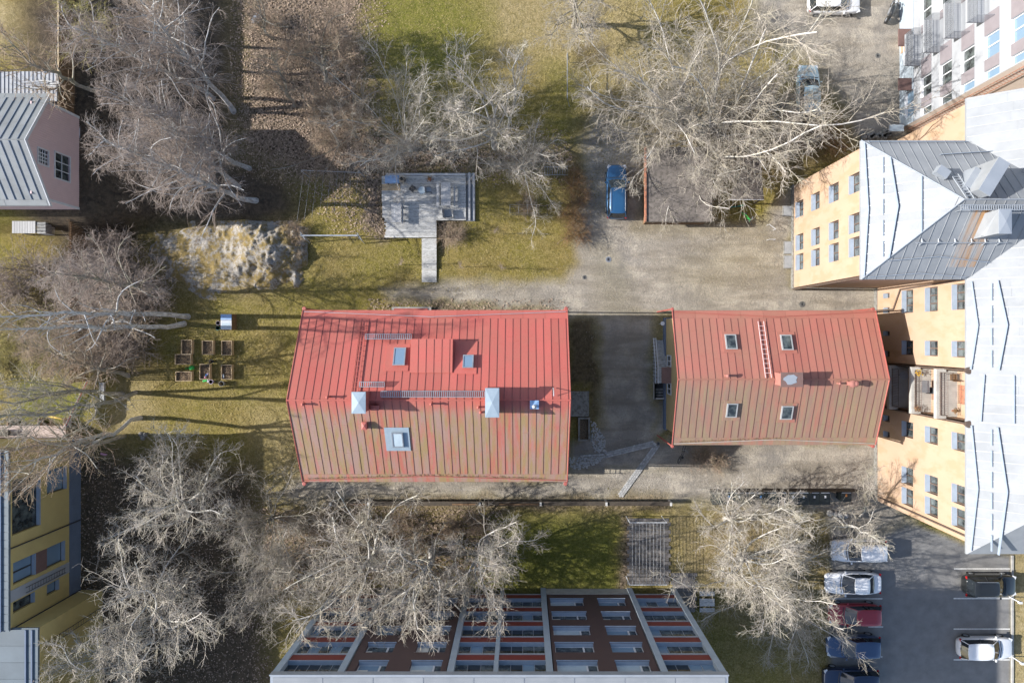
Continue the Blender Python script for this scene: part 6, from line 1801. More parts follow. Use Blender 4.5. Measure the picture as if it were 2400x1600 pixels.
# annex pavement and cellar covers beside the orange building
for i, (x0, x1, y0, y1) in enumerate(((1836, 1857, 482, 507), (1838, 1857, 565, 595), (1838, 1857, 598, 629))):
    a, b, c, d = px_box(x0, x1, y0, y1, .2)
    t = thing('cellar_cover', ((a + b) / 2, (c + d) / 2, 0), ('upper', 'middle', 'lower')[i] + ' grey cover plate of three at the foot of the orange wing', 'cover plate', 'cover plates along the orange wing')
    MB().box(a, b, c, d, 0, .16).build('rim', MATS['concrete'], t); MB().box(a + .05, b - .05, c + .05, d - .05, .16, .19).build('plate', MATS['lichen_grey'], t)
a, b, c, d = px_box(1800, 1815, 527, 562, .3)
t = thing('hoop_barrier', ((a + b) / 2, (c + d) / 2, 0), 'pair of thin white hoops standing on the gravel left of the orange wing', 'barrier')
MB().tube([(a, d, 0), (a, d, .6), (b, d - .4, .6), (b, d - .4, 0)], .02, 5).build('hoop', MATS['white_paint'], t)
MB().tube([(a, c, 0), (a, c, .6), (b, c, .6), (b, c, 0)], .02, 5).build('hoop', MATS['white_paint'], t)
t = thing('glass_porch', (W(2092, 300)[0], W(0, 300)[1], 0), 'low glazed porch roof at the foot of the white building corner', 'porch')
a, b, c, d = px_box(2084, 2118, 292, 308, 1.2); mb = MB(); mb.tube([(a, c, 1.2), (b, c, 1.2), (b, d, 1.2), (a, d, 1.2), (a, c, 1.2)], .04, 5)
for xx in (a, b):
    for yy in (c, d): mb.tube([(xx, yy, 0), (xx, yy, 1.2)], .03, 5)
mb.build('frame', MATS['lichen_grey'], t); MB().box(a, b, c, d, 1.19, 1.21).build('pane', MATS['frosted_glass'], t)
sw = MB()
for i in range(22):
    x, y, _ = W(2022 + R.uniform(0, 60), 312 + R.uniform(0, 14)); r = R.uniform(.18, .35); sw.lathe((x, y, -.05), [(r, 0), (r, .2), (r * .5, .38)], 7)
t = thing('rubble_wall', (W(2050, 318)[0], W(0, 318)[1], 0), 'low rubble stone wall just above the corner of the orange wing', 'wall'); sw.build('stones', MATS['concrete'], t)['kind'] = 'stuff'
t = thing('tarpaulin_bundle', (W(606, 50)[0], W(0, 50)[1], 0), 'crumpled silvery tarpaulin bundle among the leaf litter in the upper left', 'tarpaulin')
mb = MB(); 
for i in range(12):
    x, y, _ = W(606 + R.gauss(0, 5), 50 + R.gauss(0, 5)); mb.obox((x, y, .2 + R.random() * .2), (R.uniform(.3, .6), R.uniform(.2, .5), .05), m=Matrix.Rotation(R.uniform(-.6, .6), 3, 'X') @ Matrix.Rotation(R.random() * 3, 3, 'Z'))
mb.build('sheet', MATS['pale_metal'], t)
t = thing('goal_net_frame', (W(1365, 175)[0], W(0, 175)[1], 0), 'thin grey football goal frame on the upper lawn', 'goal')
x0, ya, _ = W(1328, 135, 1.0); _, yb3, _ = W(1328, 240, 1.0)
MB().tube([(x0 + .3, ya, 0), (x0, ya, 1.9), (x0, yb3, 1.9), (x0 + .3, yb3, 0)], .035, 6).build('crossbar', MATS['steel'], t)

# ================================================================ CARS
def make_car(px_, py_, rz, L, Wd, H, paint, lab, kind='hatch', name='parked_car', rails=False):
    x, y, _ = W(px_, py_, .8)
    t = thing(name, (x, y, 0), lab, 'car', rz=rz)
    N = 40
    def plan(i, s):
        a = 2 * math.pi * i / N; c, s_ = math.cos(a), math.sin(a); e = 2 / 5.0
        X = math.copysign(abs(c) ** e, c); Y = math.copysign(abs(s_) ** (2 / 6.5), s_)
        xx = X * L / 2 * (1 if True else 1)
        taper = 1 - .07 * max(0, abs(X) - .55) / .45
        return xx * (1 - (1 - s) * .35), Y * Wd / 2 * s * taper
    belt = .62 * H
    def zh(x):
        u = x / L
        if u > .18: return belt * (1 - .26 * ((u - .18) / .32) ** 1.4)
        if kind == 'sedan' and u < -.3: return belt * 1.03
        return belt * 1.02
    rings = [(.24, .92, 0), (.42, 1.0, 0), (.62, 1.0, 0), (None, .985, -.1), (None, .93, -.01), (None, .86, .015)]
    vs, fs = [], []
    for (z, s, dz) in rings:
        for i in range(N):
            X, Y = plan(i, s); vs.append((X, Y, z * .95 if z else zh(X) + dz))
    for r in range(len(rings) - 1):
        for i in range(N): j = (i + 1) % N; fs.append((r * N + i, r * N + j, (r + 1) * N + j, (r + 1) * N + i))
    b0 = (len(rings) - 1) * N
    for i in range(0, N // 2): fs.append((b0 + i, b0 + (i + 1), b0 + (N - i - 1) % N, b0 + (N - i) % N)) if i > 0 else fs.append((b0, b0 + 1, b0 + N - 1))
    body = MB().add(vs, fs).build('body', MATS[paint], t, smooth=True)
    # greenhouse
    xf, xft = .2 * L, .03 * L
    if kind == 'sedan': xr, xrt = -.36 * L, -.22 * L
    else: xr, xrt = -.475 * L, -.41 * L
    wb_, wt = .44 * Wd, .36 * Wd
    def ring(xr_, xf_, w, z, bow):
        pts = []
        for k in range(5): v = -1 + k / 2; pts.append((xf_ + bow * (1 - v * v), w * v * (.94 if abs(v) == 1 else 1), z))
        for k in range(1, 4): u = k / 4; pts.append((xf_ + (xr_ - xf_) * u, w * (1.0 + .03 * math.sin(math.pi * u)), z))
        for k in range(5): v = 1 - k / 2; pts.append((xr_ - bow * .6 * (1 - v * v), w * v * (.94 if abs(v) == 1 else 1), z))
        for k in range(1, 4): u = k / 4; pts.append((xr_ + (xf_ - xr_) * u, -w * (1.0 + .03 * math.sin(math.pi * u)), z))
        return pts
    rb = ring(xr, xf, wb_, belt * .98, .14); rt = ring(xrt, xft, wt, H - .05, .09)
    n_ = len(rb)
    g_ = MB().add(rb + rt, [(i, (i + 1) % n_, n_ + (i + 1) % n_, n_ + i) for i in range(n_)]).build('windows', MATS['car_glass'], t)
    ro = [(a * 1.01, b * 1.03, c) for a, b, c in rt]; r2 = [(a * .97, b * .93, c + .05) for a, b, c in rt]; r3 = [(a * .7, b * .6, c + .07) for a, b, c in rt]
    fs = [(i, (i + 1) % n_, n_ + (i + 1) % n_, n_ + i) for i in range(n_)] + [(n_ + i, n_ + (i + 1) % n_, 2 * n_ + (i + 1) % n_, 2 * n_ + i) for i in range(n_)] + [tuple(range(2 * n_, 3 * n_))]
    MB().add(ro + r2 + r3, fs).build('roof', MATS[paint], t, smooth=True)
    for k in (0, 4, 8, 12):
        o1 = 1.015
        MB().tube([(rb[k][0] * o1, rb[k][1] * o1, rb[k][2]), (rt[k][0] * o1, rt[k][1] * o1, rt[k][2] + .01)], .035, 5).build('pillar', MATS[paint], t)
    for k in (6, 14):
        MB().tube([(rb[k][0], rb[k][1] * 1.01, rb[k][2]), (rt[k][0], rt[k][1] * 1.01, rt[k][2])], .03, 5).build('pillar', MATS['dark_metal'], t)
    for sy in (-1, 1):
        MB().obox((.16 * L, sy * Wd * .53, belt * .98), (.12, .2, .13)).build('mirror', MATS[paint], t, bevel=.03)
        MB().obox((L * .455, sy * Wd * .36, belt * .72), (.3, .3, .12), rz=-sy * .35).build('headlight', MATS['clear_lamp'], t, bevel=.03)
        MB().obox((-L * .475, sy * Wd * .4, belt * .88), (.12, .22, .16), rz=sy * .3).build('tail_lamp', MATS['red_lamp'], t, bevel=.02)
        if rails: MB().tube([(xft - .1, sy * wt * .93, H + .02), (xft - .2, sy * wt * .93, H + .06), (xrt + .2, sy * wt * .93, H + .06), (xrt + .1, sy * wt * .93, H + .02)], .02, 5).build('roof_rail', MATS['steel'], t)
        for sx in (.3, -.31):
            w_ = MB().tube([(sx * L, sy * (Wd / 2 - .22), .32), (sx * L, sy * (Wd / 2 - .01), .32)], .33, 18).build('wheel', MATS['tyre'], t)
            MB().tube([(sx * L, sy * (Wd / 2 - .02), .32), (sx * L, sy * (Wd / 2 + .004), .32)], .2, 14).build('rim', MATS['steel'], w_)
    MB().obox((L * .495, 0, belt * .5), (.04, Wd * .45, .16)).build('grille', MATS['dark_metal'], t)
    MB().tube([(xf + .16, -Wd * .38, belt * 1.0), (xf + .24, 0, belt * 1.0), (xf + .16, Wd * .38, belt * 1.0)], .03, 5).build('wiper_cowl', MATS['dark_metal'], t)
    return t
make_car(2014, 1290, math.pi, 4.55, 1.83, 1.6, 'paint_white', 'white estate car parked highest in the lot, nearest the orange building', rails=True)
make_car(2001, 1367, math.pi, 4.55, 1.8, 1.45, 'paint_white', 'white saloon car parked in the second bay from the top on the left side', 'sedan')
make_car(2005, 1440, math.pi, 4.3, 1.75, 1.5, 'paint_red', 'red car mostly hidden by bare branches in the left row of the lot')
make_car(2002, 1515, math.pi, 4.4, 1.8, 1.5, 'paint_steel_blue', 'steel blue car under the tip of the big bare tree in the lot')
make_car(1995, 1592, math.pi, 4.5, 1.85, 1.65, 'paint_navy', 'dark blue car cut off by the bottom edge of the lot')
make_car(2322, 1372, 0, 4.3, 1.8, 1.65, 'paint_black', 'black car with red tail lamps parked on the right side of the lot', rails=True)
make_car(2312, 1519, 0, 4.5, 1.8, 1.5, 'paint_white', 'white hatchback parked alone in the lower right of the lot')
make_car(1446, 449, math.pi / 2, 4.5, 1.75, 1.5, 'paint_blue', 'dark blue estate car parked on the lane beside the shed', rails=True)
make_car(1957, 6, 0, 4.3, 1.75, 1.5, 'paint_white', 'silvery white car cut by the top edge of the picture')
make_car(1895, 215, math.pi / 2, 4.5, 1.8, 1.6, 'paint_pale_blue', 'pale blue car half hidden under the large bare tree on the gravel')
x, y, _ = W(2090, 25, .6)
t = thing('motorcycle', (x, y, 0), 'black motorcycle parked beside the white apartment building', 'motorcycle', rz=1.2)
for dx in (-.7, .7):
    w_ = MB().tube([(dx, -.07, .32), (dx, .07, .32)], .32, 16).build('wheel', MATS['tyre'], t); MB().tube([(dx, -.08, .32), (dx, .08, .32)], .16, 10).build('rim', MATS['steel'], w_)
MB().tube([(-.75, 0, .75), (-.3, 0, .82), (.1, 0, .85), (.45, 0, .8)], [.1, .16, .2, .1], 8).build('tank', MATS['paint_black'], t, smooth=True)
MB().obox((-.35, 0, .86), (.6, .26, .1)).build('seat', MATS['black_rubber'], t, bevel=.04)
MB().tube([(.45, -.38, 1.02), (.55, -.1, 1.0), (.55, .1, 1.0), (.45, .38, 1.02)], .02, 6).build('handlebar', MATS['steel'], t)
MB().lathe((.62, 0, .8), [(.06, 0), (.12, .06), (.08, .16)], 10).build('headlight', MATS['clear_lamp'], t)
MB().box(-.3, .3, -.14, .14, .3, .65).build('engine', MATS['steel'], t)
MB().tube([(.1, -.18, .35), (-.7, -.22, .35)], .05, 8).build('exhaust', MATS['steel'], t)
t = thing('street_lamp', (W(1862, 1598)[0], W(0, 1598)[1], 0), 'tall thin lamp post at the bottom edge left of the parking lot', 'street lamp')
bx_, by_, _ = W(1862, 1598); 
x0, y0 = W(1862, 1625)[:2]
MB().tube([(x0, y0, 0), (x0, y0, 3.6)], .05, 8).build('pole', MATS['steel'], t); MB().obox((x0 - .1, y0 + .25, 3.6), (.25, .5, .1)).build('lamp_head', MATS['pale_metal'], t, bevel=.03)
# ================================================================ TREES
TK = {}
def tubes_np(P, Rr, k):
    """P (N,S,3), Rr (N,S) -> verts, quads"""
    N, S, _ = P.shape
    T = np.gradient(P, axis=1); T /= np.linalg.norm(T, axis=2, keepdims=True) + 1e-9
    ref = np.zeros_like(T); ref[..., 2] = 1
    par = np.abs(T[..., 2]) > .92
    ref[par] = (1, 0, 0)
    U = np.cross(T, ref); U /= np.linalg.norm(U, axis=2, keepdims=True) + 1e-9
    Vv = np.cross(T, U)
    an = np.arange(k) * 2 * np.pi / k
    ring = P[:, :, None, :] + Rr[:, :, None, None] * (np.cos(an)[None, None, :, None] * U[:, :, None, :] + np.sin(an)[None, None, :, None] * Vv[:, :, None, :])
    V = ring.reshape(-1, 3)
    n = np.arange(N)[:, None, None]; s = np.arange(S - 1)[None, :, None]; j = np.arange(k)[None, None, :]
    j2 = (j + 1) % k
    b = n * S * k
    q = np.stack([b + s * k + j, b + s * k + j2, b + (s + 1) * k + j2, b + (s + 1) * k + j], -1).reshape(-1, 4)
    return V, q

def spawn(rg, P, Rr, n, t0, t1, ang, angsd, lenf, S, wig, trop, rfac, rmin, tip=.25, lens=None, droop=0.0, tbias=1.0):
    """children of every polyline in P; trop: upward pull; droop: downward pull growing along the child"""
    N, S0, _ = P.shape
    par = np.repeat(np.arange(N), n)
    t = (np.tile((np.arange(n) + .5) / n, N) + rg.uniform(-.5, .5, N * n) / n)
    t = t0 + (t1 - t0) * np.clip(t, 0, 1) ** tbias
    f = t * (S0 - 1); i = np.clip(np.floor(f).astype(int), 0, S0 - 2); u = (f - i)[:, None]
    base = P[par, i] * (1 - u) + P[par, i + 1] * u
    tan = P[par, i + 1] - P[par, i]; tan /= np.linalg.norm(tan, axis=1, keepdims=True) + 1e-9
    r0 = Rr[par, i] * (1 - u[:, 0]) + Rr[par, i + 1] * u[:, 0]
    plen = np.linalg.norm(np.diff(P, axis=1), axis=2).sum(1)[par]
    ref = np.where(np.abs(tan[:, 2:3]) > .9, np.array([[1., 0, 0]]), np.array([[0, 0, 1.]]))
    U = np.cross(tan, ref); U /= np.linalg.norm(U, axis=1, keepdims=True) + 1e-9
    Vv = np.cross(tan, U)
    az = np.arange(N * n) * 2.39996 + rg.uniform(-.5, .5, N * n)
    a = np.radians(np.clip(rg.normal(ang, angsd, N * n), 8, 110))
    d = np.cos(a)[:, None] * tan + np.sin(a)[:, None] * (np.cos(az)[:, None] * U + np.sin(az)[:, None] * Vv)
    d[:, 2] += trop; d /= np.linalg.norm(d, axis=1, keepdims=True)
    L = lenf(t, plen) * rg.uniform(.7, 1.25, N * n)
    out = np.zeros((N * n, S, 3)); out[:, 0] = base
    step = (L / (S - 1))[:, None]
    w = rg.normal(0, wig, (N * n, 3))
    for s in range(1, S):
        w = w * .5 + rg.normal(0, wig, (N * n, 3))
        d = d + w
        d[:, 2] += trop * .25 - droop * s / (S - 1)
        d /= np.linalg.norm(d, axis=1, keepdims=True)
        out[:, s] = out[:, s - 1] + d * step
    rs = np.maximum(r0 * rfac, rmin)[:, None] * np.linspace(1, tip, S)[None, :]
    return out, np.maximum(rs, rmin * .6)

def trunk_line(rg, H, r, S, wig, top=.08):
    P = np.zeros((1, S, 3)); P[0, :, 2] = np.linspace(-.15, H, S)
    w = np.cumsum(rg.normal(0, wig, (S, 2)), 0); w -= np.linspace(0, 1, S)[:, None] * w[-1] * .7
    P[0, :, :2] = w - w[0]
    Rr = (r * (np.linspace(1, top, S) ** .8))[None, :]
    Rr[0, 0] *= 1.25
    return P, Rr

def make_proto(style, seed):
    rg = np.random.RandomState(seed)
    tr = []; cr = []
    if style == 'birch':
        H = 18.0
        P, r = trunk_line(rg, H, .2, 14, .1); tr.append((P, r, 8))
        A, ra = spawn(rg, P, r, 46, .25, .985, 46, 9, lambda t, L: H * .27 * (1.12 - t) ** .8 + .5, 9, .09, .22, .5, .03, droop=.1); tr.append((A, ra, 5))
        B, rb = spawn(rg, A, ra, 8, .15, .97, 42, 12, lambda t, L: L * .42 * (1.15 - t) + .25, 5, .12, .05, .55, .017, droop=.22); cr.append((B, rb, 4))
        C, rc = spawn(rg, B, rb, 6, .1, .98, 38, 14, lambda t, L: L * .5 * (1.2 - t) + .22, 4, .14, 0, .6, .009, droop=.35); cr.append((C, rc, 3))
        D, rd = spawn(rg, C, rc, 2, .2, .98, 32, 14, lambda t, L: L * .6 + .12, 3, .14, 0, .8, .006, droop=.4); cr.append((D, rd, 3))
    elif style == 'spread':
        H = 10.0
        P, r = trunk_line(rg, H * .5, .24, 7, .06, .5); tr.append((P, r, 8))
        A, ra = spawn(rg, P, r, 12, .3, 1.0, 44, 14, lambda t, L: H * .6 * (1.1 - .25 * t), 11, .12, .2, .5, .05, tip=.1); tr.append((A, ra, 6))
        B, rb = spawn(rg, A, ra, 9, .2, .99, 42, 11, lambda t, L: L * .4 * (1.15 - t * .6), 8, .15, .12, .6, .026, tip=.16); cr.append((B, rb, 5))
        C, rc = spawn(rg, B, rb, 8, .12, .99, 40, 13, lambda t, L: L * .42 * (1.15 - t * .6) + .1, 5, .18, .08, .6, .0145, tip=.3); cr.append((C, rc, 3))
        D, rd = spawn(rg, C, rc, 5, .2, 1.0, 40, 14, lambda t, L: L * .45 + .12, 3, .2, .06, .7, .0095); cr.append((D, rd, 3))
    elif style == 'fan':      # several steep stems from one stool
        H = 11.0
        P, r = trunk_line(rg, 1.2, .28, 3, .02, .7); tr.append((P, r, 8))
        A, ra = spawn(rg, P, r, 15, .3, 1.0, 37, 15, lambda t, L: H * .88 + 0 * t, 13, .1, .14, .3, .055, tip=.06); tr.append((A, ra, 6))
        B, rb = spawn(rg, A, ra, 15, .18, 1.0, 36, 10, lambda t, L: L * .27 * (1.1 - t * .5), 7, .13, .08, .6, .022, tip=.16); cr.append((B, rb, 4))
        C, rc = spawn(rg, B, rb, 7, .15, .99, 36, 13, lambda t, L: L * .42 * (1.1 - t * .5) + .12, 4, .16, .03, .6, .013, tip=.3); cr.append((C, rc, 3))
        D, rd = spawn(rg, C, rc, 4, .2, 1.0, 38, 14, lambda t, L: L * .5 + .12, 3, .18, 0, .7, .009, droop=.1); cr.append((D, rd, 3))
    elif style == 'slim':    # young or slender tree
        H = 8.0
        P, r = trunk_line(rg, H, .1, 11, .12, .1); tr.append((P, r, 6))
        A, ra = spawn(rg, P, r, 16, .25, .98, 38, 9, lambda t, L: H * .42 * (1.15 - t) + .3, 8, .13, .2, .55, .022, tip=.15); tr.append((A, ra, 5))
        B, rb = spawn(rg, A, ra, 8, .2, .99, 38, 12, lambda t, L: L * .4 * (1.2 - t) + .15, 5, .16, .1, .6, .013); cr.append((B, rb, 3))
        C, rc = spawn(rg, B, rb, 5, .2, .98, 38, 13, lambda t, L: L * .5 + .1, 3, .18, .05, .7, .008); cr.append((C, rc, 3))
    elif style == 'mast':    # very tall, thin-crowned tree
        H = 20.0
        P, r = trunk_line(rg, H, .24, 16, .1); tr.append((P, r, 8))
        A, ra = spawn(rg, P, r, 26, .3, .985, 44, 11, lambda t, L: H * .2 * (1.12 - t) ** .8 + .5, 8, .12, .22, .5, .025, droop=.1); tr.append((A, ra, 5))
        B, rb = spawn(rg, A, ra, 6, .2, .98, 42, 12, lambda t, L: L * .45 * (1.15 - t) + .25, 6, .14, .05, .55, .013, droop=.15); cr.append((B, rb, 4))
        C, rc = spawn(rg, B, rb, 5, .1, .98, 38, 14, lambda t, L: L * .5 * (1.2 - t) + .2, 4, .16, 0, .6, .008, droop=.2); cr.append((C, rc, 3))
    elif style == 'bush':
        H = 3.0
        P, r = trunk_line(rg, .25, .08, 3, .01, .8); tr.append((P, r, 5))
        A, ra = spawn(rg, P, r, 26, .1, 1.0, 42, 14, lambda t, L: H * .75 + 0 * t, 6, .12, .2, .3, .02); tr.append((A, ra, 4))
        B, rb = spawn(rg, A, ra, 10, .2, .98, 38, 13, lambda t, L: L * .4, 4, .15, .05, .6, .01); cr.append((B, rb, 3))
        C, rc = spawn(rg, B, rb, 5, .2, 1.0, 40, 14, lambda t, L: L * .5, 3, .15, .0, .7, .008); cr.append((C, rc, 3))
    def pack(lst):
        V = []; Q = []; o = 0
        for (P_, r_, k) in lst:
            v, q = tubes_np(P_, r_, k); V.append(v); Q.append(q + o); o += len(v)
        return np.concatenate(V), np.concatenate(Q)
    tips = cr[-1][0][:, -1]
    return H, pack(tr), pack(cr), tips

PROTO = {}
def proto(style, seed, barkm, twigm):
    key = (style, seed, barkm, twigm)
    if key not in PROTO:
        if (style, seed) not in TK: TK[(style, seed)] = make_proto(style, seed)
        H, (tv, tq), (cv, cq), tips = TK[(style, seed)]
        PROTO[key] = (H, mesh_np('trunk', tv, tq, MATS[barkm], smooth=True), mesh_np('crown', cv, cq, MATS[twigm]), tips)
    return PROTO[key]

TREES = []
def tree(base, top, H, style, seed, lab, barkm='grey_bark', twigm='twig_grey', spread=1.0, name='bare_tree', group=None, rz=None, cat='tree', z0=None):
    """base: trunk foot in the photo; top: where its tip shows; H real height"""
    bx, by, _ = W(*base)
    zb_ = hg(bx, by) if z0 is None else z0
    for _ in range(3):
        bx, by, _z = W(base[0], base[1], zb_); zb_ = hg(bx, by) if z0 is None else z0
    B0 = Vector((bx, by, zb_))
    T0 = Vector(W(top[0], top[1], zb_ + H))
    H0, mt, mc, tips = proto(style, seed, barkm, twigm)
    d = T0 - B0
    o = bpy.data.objects.new(name, None); COL.objects.link(o); o.empty_display_size = .3
    rot = R.uniform(0, 6.28) if rz is None else rz
    q = d.to_track_quat('Z', 'Y') @ Matrix.Rotation(rot, 3, 'Z').to_quaternion()
    o.location = B0 - d.normalized() * .0
    o.rotation_mode = 'QUATERNION'; o.rotation_quaternion = q
    s = d.length / H0
    o.scale = (s * spread, s * spread, s)
    tag(o, lab, cat, group)
    link('trunk', mt, o); link('crown', mc, o)
    return o

# tall birches upper left
tree((548, 262), (270, -70), 19, 'birch', 1, 'tallest birch of the upper left group, trunk crossing towards the top edge', 'birch_bark', 'twig_birch', .95, 'birch_tree')
tree((500, 232), (160, 60), 18, 'birch', 2, 'birch with pale trunk just left of the tallest birch', 'birch_bark', 'twig_birch', .9, 'birch_tree')
tree((585, 395), (270, 215), 17, 'birch', 1, 'birch in the middle left group leaning over the dark soil', 'birch_bark', 'twig_birch', 1.0, 'birch_tree')
tree((600, 470), (235, 320), 18, 'birch', 2, 'large birch with dense pinkish twigs above the rock outcrop', 'birch_bark', 'twig_birch', 1.05, 'birch_tree')
tree((560, 440), (330, 270), 15, 'birch', 3, 'birch standing between the two dense birches over the dark soil', 'birch_bark', 'twig_birch', 1.1, 'birch_tree')
tree((430, 100), (330, -60), 13, 'birch', 3, 'slim birch with brown twigs at the upper left edge', 'birch_bark', 'twig_brown', 1.0, 'birch_tree')
tree((230, 215), (30, 95), 11, 'slim', 21, 'thin bare tree whose branches cross the board fence', 'grey_bark', 'twig_brown', 1.2)
tree((270, 120), (160, 20), 8, 'slim', 22, 'greenish young tree by the top of the board fence', 'grey_bark', 'leaf_yellow', 1.5)
# double trunk giants at the left
tree((440, 742), (-30, 741), 21, 'mast', 4, 'very tall birch whose trunk runs straight left over the slatted fence', 'birch_bark', 'twig_brown', .85, 'birch_tree')
tree((432, 758), (-20, 775), 20, 'mast', 5, 'second very tall birch close below its twin over the slatted fence', 'birch_bark', 'twig_brown', .85, 'birch_tree')
tree((395, 690), (120, 640), 13, 'birch', 2, 'grey twiggy tree filling the garden left of the rock', 'grey_bark', 'twig_birch', 1.3)
tree((300, 880), (60, 800), 11, 'birch', 1, 'yellowish twiggy tree over the lower end of the slatted fence', 'grey_bark', 'twig_brown', 1.4)
tree((318, 918), (-20, 965), 17, 'slim', 21, 'tall slim tree leaning over the picket fence', 'grey_bark', 'twig_grey', .8)
tree((288, 922), (-60, 930), 17, 'slim', 22, 'slim tree right beside the one over the picket fence', 'grey_bark', 'twig_grey', .75)
tree((330, 980), (20, 1110), 16, 'slim', 23, 'bare tree arching over the corner of the yellow building', 'pale_bark', 'twig_brown', .9)
tree((290, 1022), (-30, 1075), 15, 'slim', 21, 'thin curved tree over the pinkish plank deck', 'grey_bark', 'twig_brown', .9)
# lower left
tree((455, 1175), (375, 1200), 8.5, 'spread', 12, 'round-crowned pale bare tree right of the yellow building', 'pale_bark', 'twig_pale', 1.35)
tree((400, 1400), (305, 1500), 10.5, 'spread', 13, 'sprawling pale bare tree at the bottom left corner', 'pale_bark', 'twig_pale', 1.2)
tree((350, 1500), (180, 1620), 10, 'spread', 14, 'pale bare tree cut by the bottom edge beside the yellow building', 'pale_bark', 'twig_pale', 1.1)
tree((640, 1210), (600, 1260), 6.5, 'fan', 31, 'grey bushy multi-stemmed tree left of the lower garden', 'grey_bark', 'twig_grey', 1.15)
tree((660, 1320), (600, 1400), 8, 'fan', 32, 'grey-green multi-stemmed tree below the bushy one', 'grey_bark', 'twig_grey', 1.1)
# in front of the banded building
tree((905, 1262), (800, 1400), 11, 'spread', 11, 'bare tree left of centre in front of the banded building', 'pale_bark', 'twig_grey', 1.15)
tree((1012, 1290), (965, 1450), 12, 'spread', 12, 'bare tree whose branches hang over the brown cladding', 'pale_bark', 'twig_pale', 1.05)
tree((1140, 1262), (1090, 1380), 10, 'spread', 13, 'whitish bare tree beside the bright green lawn', 'pale_bark', 'twig_pale', 1.0)
tree((1000, 1225), (960, 1270), 5.5, 'slim', 23, 'young tree growing just under the long dark fence', 'grey_bark', 'twig_brown', 1.3)
# lower right
tree((1700, 1215), (1740, 1215), 8, 'spread', 14, 'pale bare tree over the left end of the waste containers', 'pale_bark', 'twig_pale', 1.05)
tree((1760, 1215), (1850, 1200), 8, 'slim', 22, 'slim bare tree leaning across the waste containers', 'pale_bark', 'twig_pale', 1.3)
tree((1800, 1350), (1905, 1465), 11, 'fan', 32, 'largest multi-stemmed tree left of the parking lot', 'pale_bark', 'twig_pale', .85)
tree((1733, 1300), (1775, 1330), 9, 'spread', 13, 'round-crowned bare tree right of the paved path', 'pale_bark', 'twig_pale', 1.15)
tree((1955, 1215), (2060, 1262), 10, 'slim', 23, 'bare tree whose branches reach over the white estate car', 'pale_bark', 'twig_pale', 1.0)
tree((2012, 1212), (2030, 1110), 8, 'slim', 21, 'thin tree in front of the lower end of the orange wall', 'grey_bark', 'twig_grey', .8)
# top middle
tree((962, 352), (905, 190), 11, 'fan', 31, 'pale multi-stemmed tree above the left side of the deck', 'pale_bark', 'twig_pale', .7)
tree((1160, 345), (1130, 200), 10.5, 'spread', 13, 'whitish bare tree above the right side of the deck', 'pale_bark', 'twig_pale', 1.0)
tree((1225, 395), (1235, 350), 7, 'fan', 32, 'very pale low tree with hanging branches right of the deck', 'pale_bark', 'twig_pale', .9)
tree((1190, 300), (1220, 120), 9, 'slim', 22, 'slim pale tree between the deck trees', 'pale_bark', 'twig_pale', 1.0)
tree((765, 190), (745, 20), 8, 'spread', 14, 'brown bare tree in the leaf litter near the top edge', 'grey_bark', 'twig_brown', .9)
tree((835, 320), (760, 200), 8, 'fan', 32, 'brown thicket tree over the leaf litter left of the pale tree', 'grey_bark', 'twig_brown', .9)
tree((690, 250), (640, 130), 8, 'slim', 23, 'thin bare tree amid the leaf litter right of the birches', 'grey_bark', 'twig_brown', 1.2)
tree((640, 90), (600, -20), 8, 'slim', 21, 'slim tree beside the silvery bundle', 'grey_bark', 'twig_brown', 1.3)
tree((1345, 62), (1350, -90), 10, 'spread', 12, 'dark trunked tree cut by the top edge with a long trunk shadow', 'grey_bark', 'twig_grey', .9)
# big tree over the shed
tree((1650, 315), (1735, 165), 14.5, 'fan', 33, 'largest bare tree, its stems fanning from beside the felt-roofed shed', 'pale_bark', 'twig_grey', 1.12)
tree((1600, 290), (1555, 160), 11, 'fan', 32, 'left part of the large tree group spreading over the grass', 'pale_bark', 'twig_grey', .95)
tree((1625, 320), (1612, 352), 7.5, 'fan', 31, 'tree hanging its branches down over the felt shed roof', 'pale_bark', 'twig_pale', 1.05)
tree((1800, 265), (1870, 225), 8.5, 'spread', 14, 'bare tree reaching right towards the orange wing', 'pale_bark', 'twig_grey', .95)
tree((1668, 400), (1680, 435), 6.5, 'spread', 11, 'bare tree between the felt shed and the bicycle shelter', 'pale_bark', 'twig_pale', .8)
# bushes
def bush(px_, py_, s, lab, m='twig_brown', sq=.7, seed=41):
    bx, by, _ = W(px_, py_); z = hg(bx, by)
    H0, mt, mc, tips = proto('bush', seed, 'grey_bark', m)
    o = bpy.data.objects.new('bare_bush', None); COL.objects.link(o); o.location = (bx, by, z); o.rotation_euler = (0, 0, R.random() * 6.28); o.scale = (s, s, s * sq)
    tag(o, lab, 'bush'); link('stems', mt, o); link('crown', mc, o)
bush(1060, 555, .75, 'brown bush on the leaf patch right of the deck path')
bush(1235, 485, .7, 'brown bush inside the wire trellis')
for i, (a, b) in enumerate(((1345, 430), (1352, 475), (1345, 515), (1348, 550))):
    bush(a, b, .8, ('uppermost', 'second from top', 'third from top', 'lowest')[i] + ' brown bush of the hedge along the lane', 'hedge_leaf')
bush(1935, 330, 1.1, 'reddish brown bush above the orange wing', 'hedge_leaf'); bush(1880, 320, 1.0, 'greenish brown bush left of the reddish one', 'twig_brown')
bush(1640, 1068, .8, 'bare bush tip in the shade below the smaller red house')
bush(1680, 1080, .6, 'low bare bush right of the one in the shade')
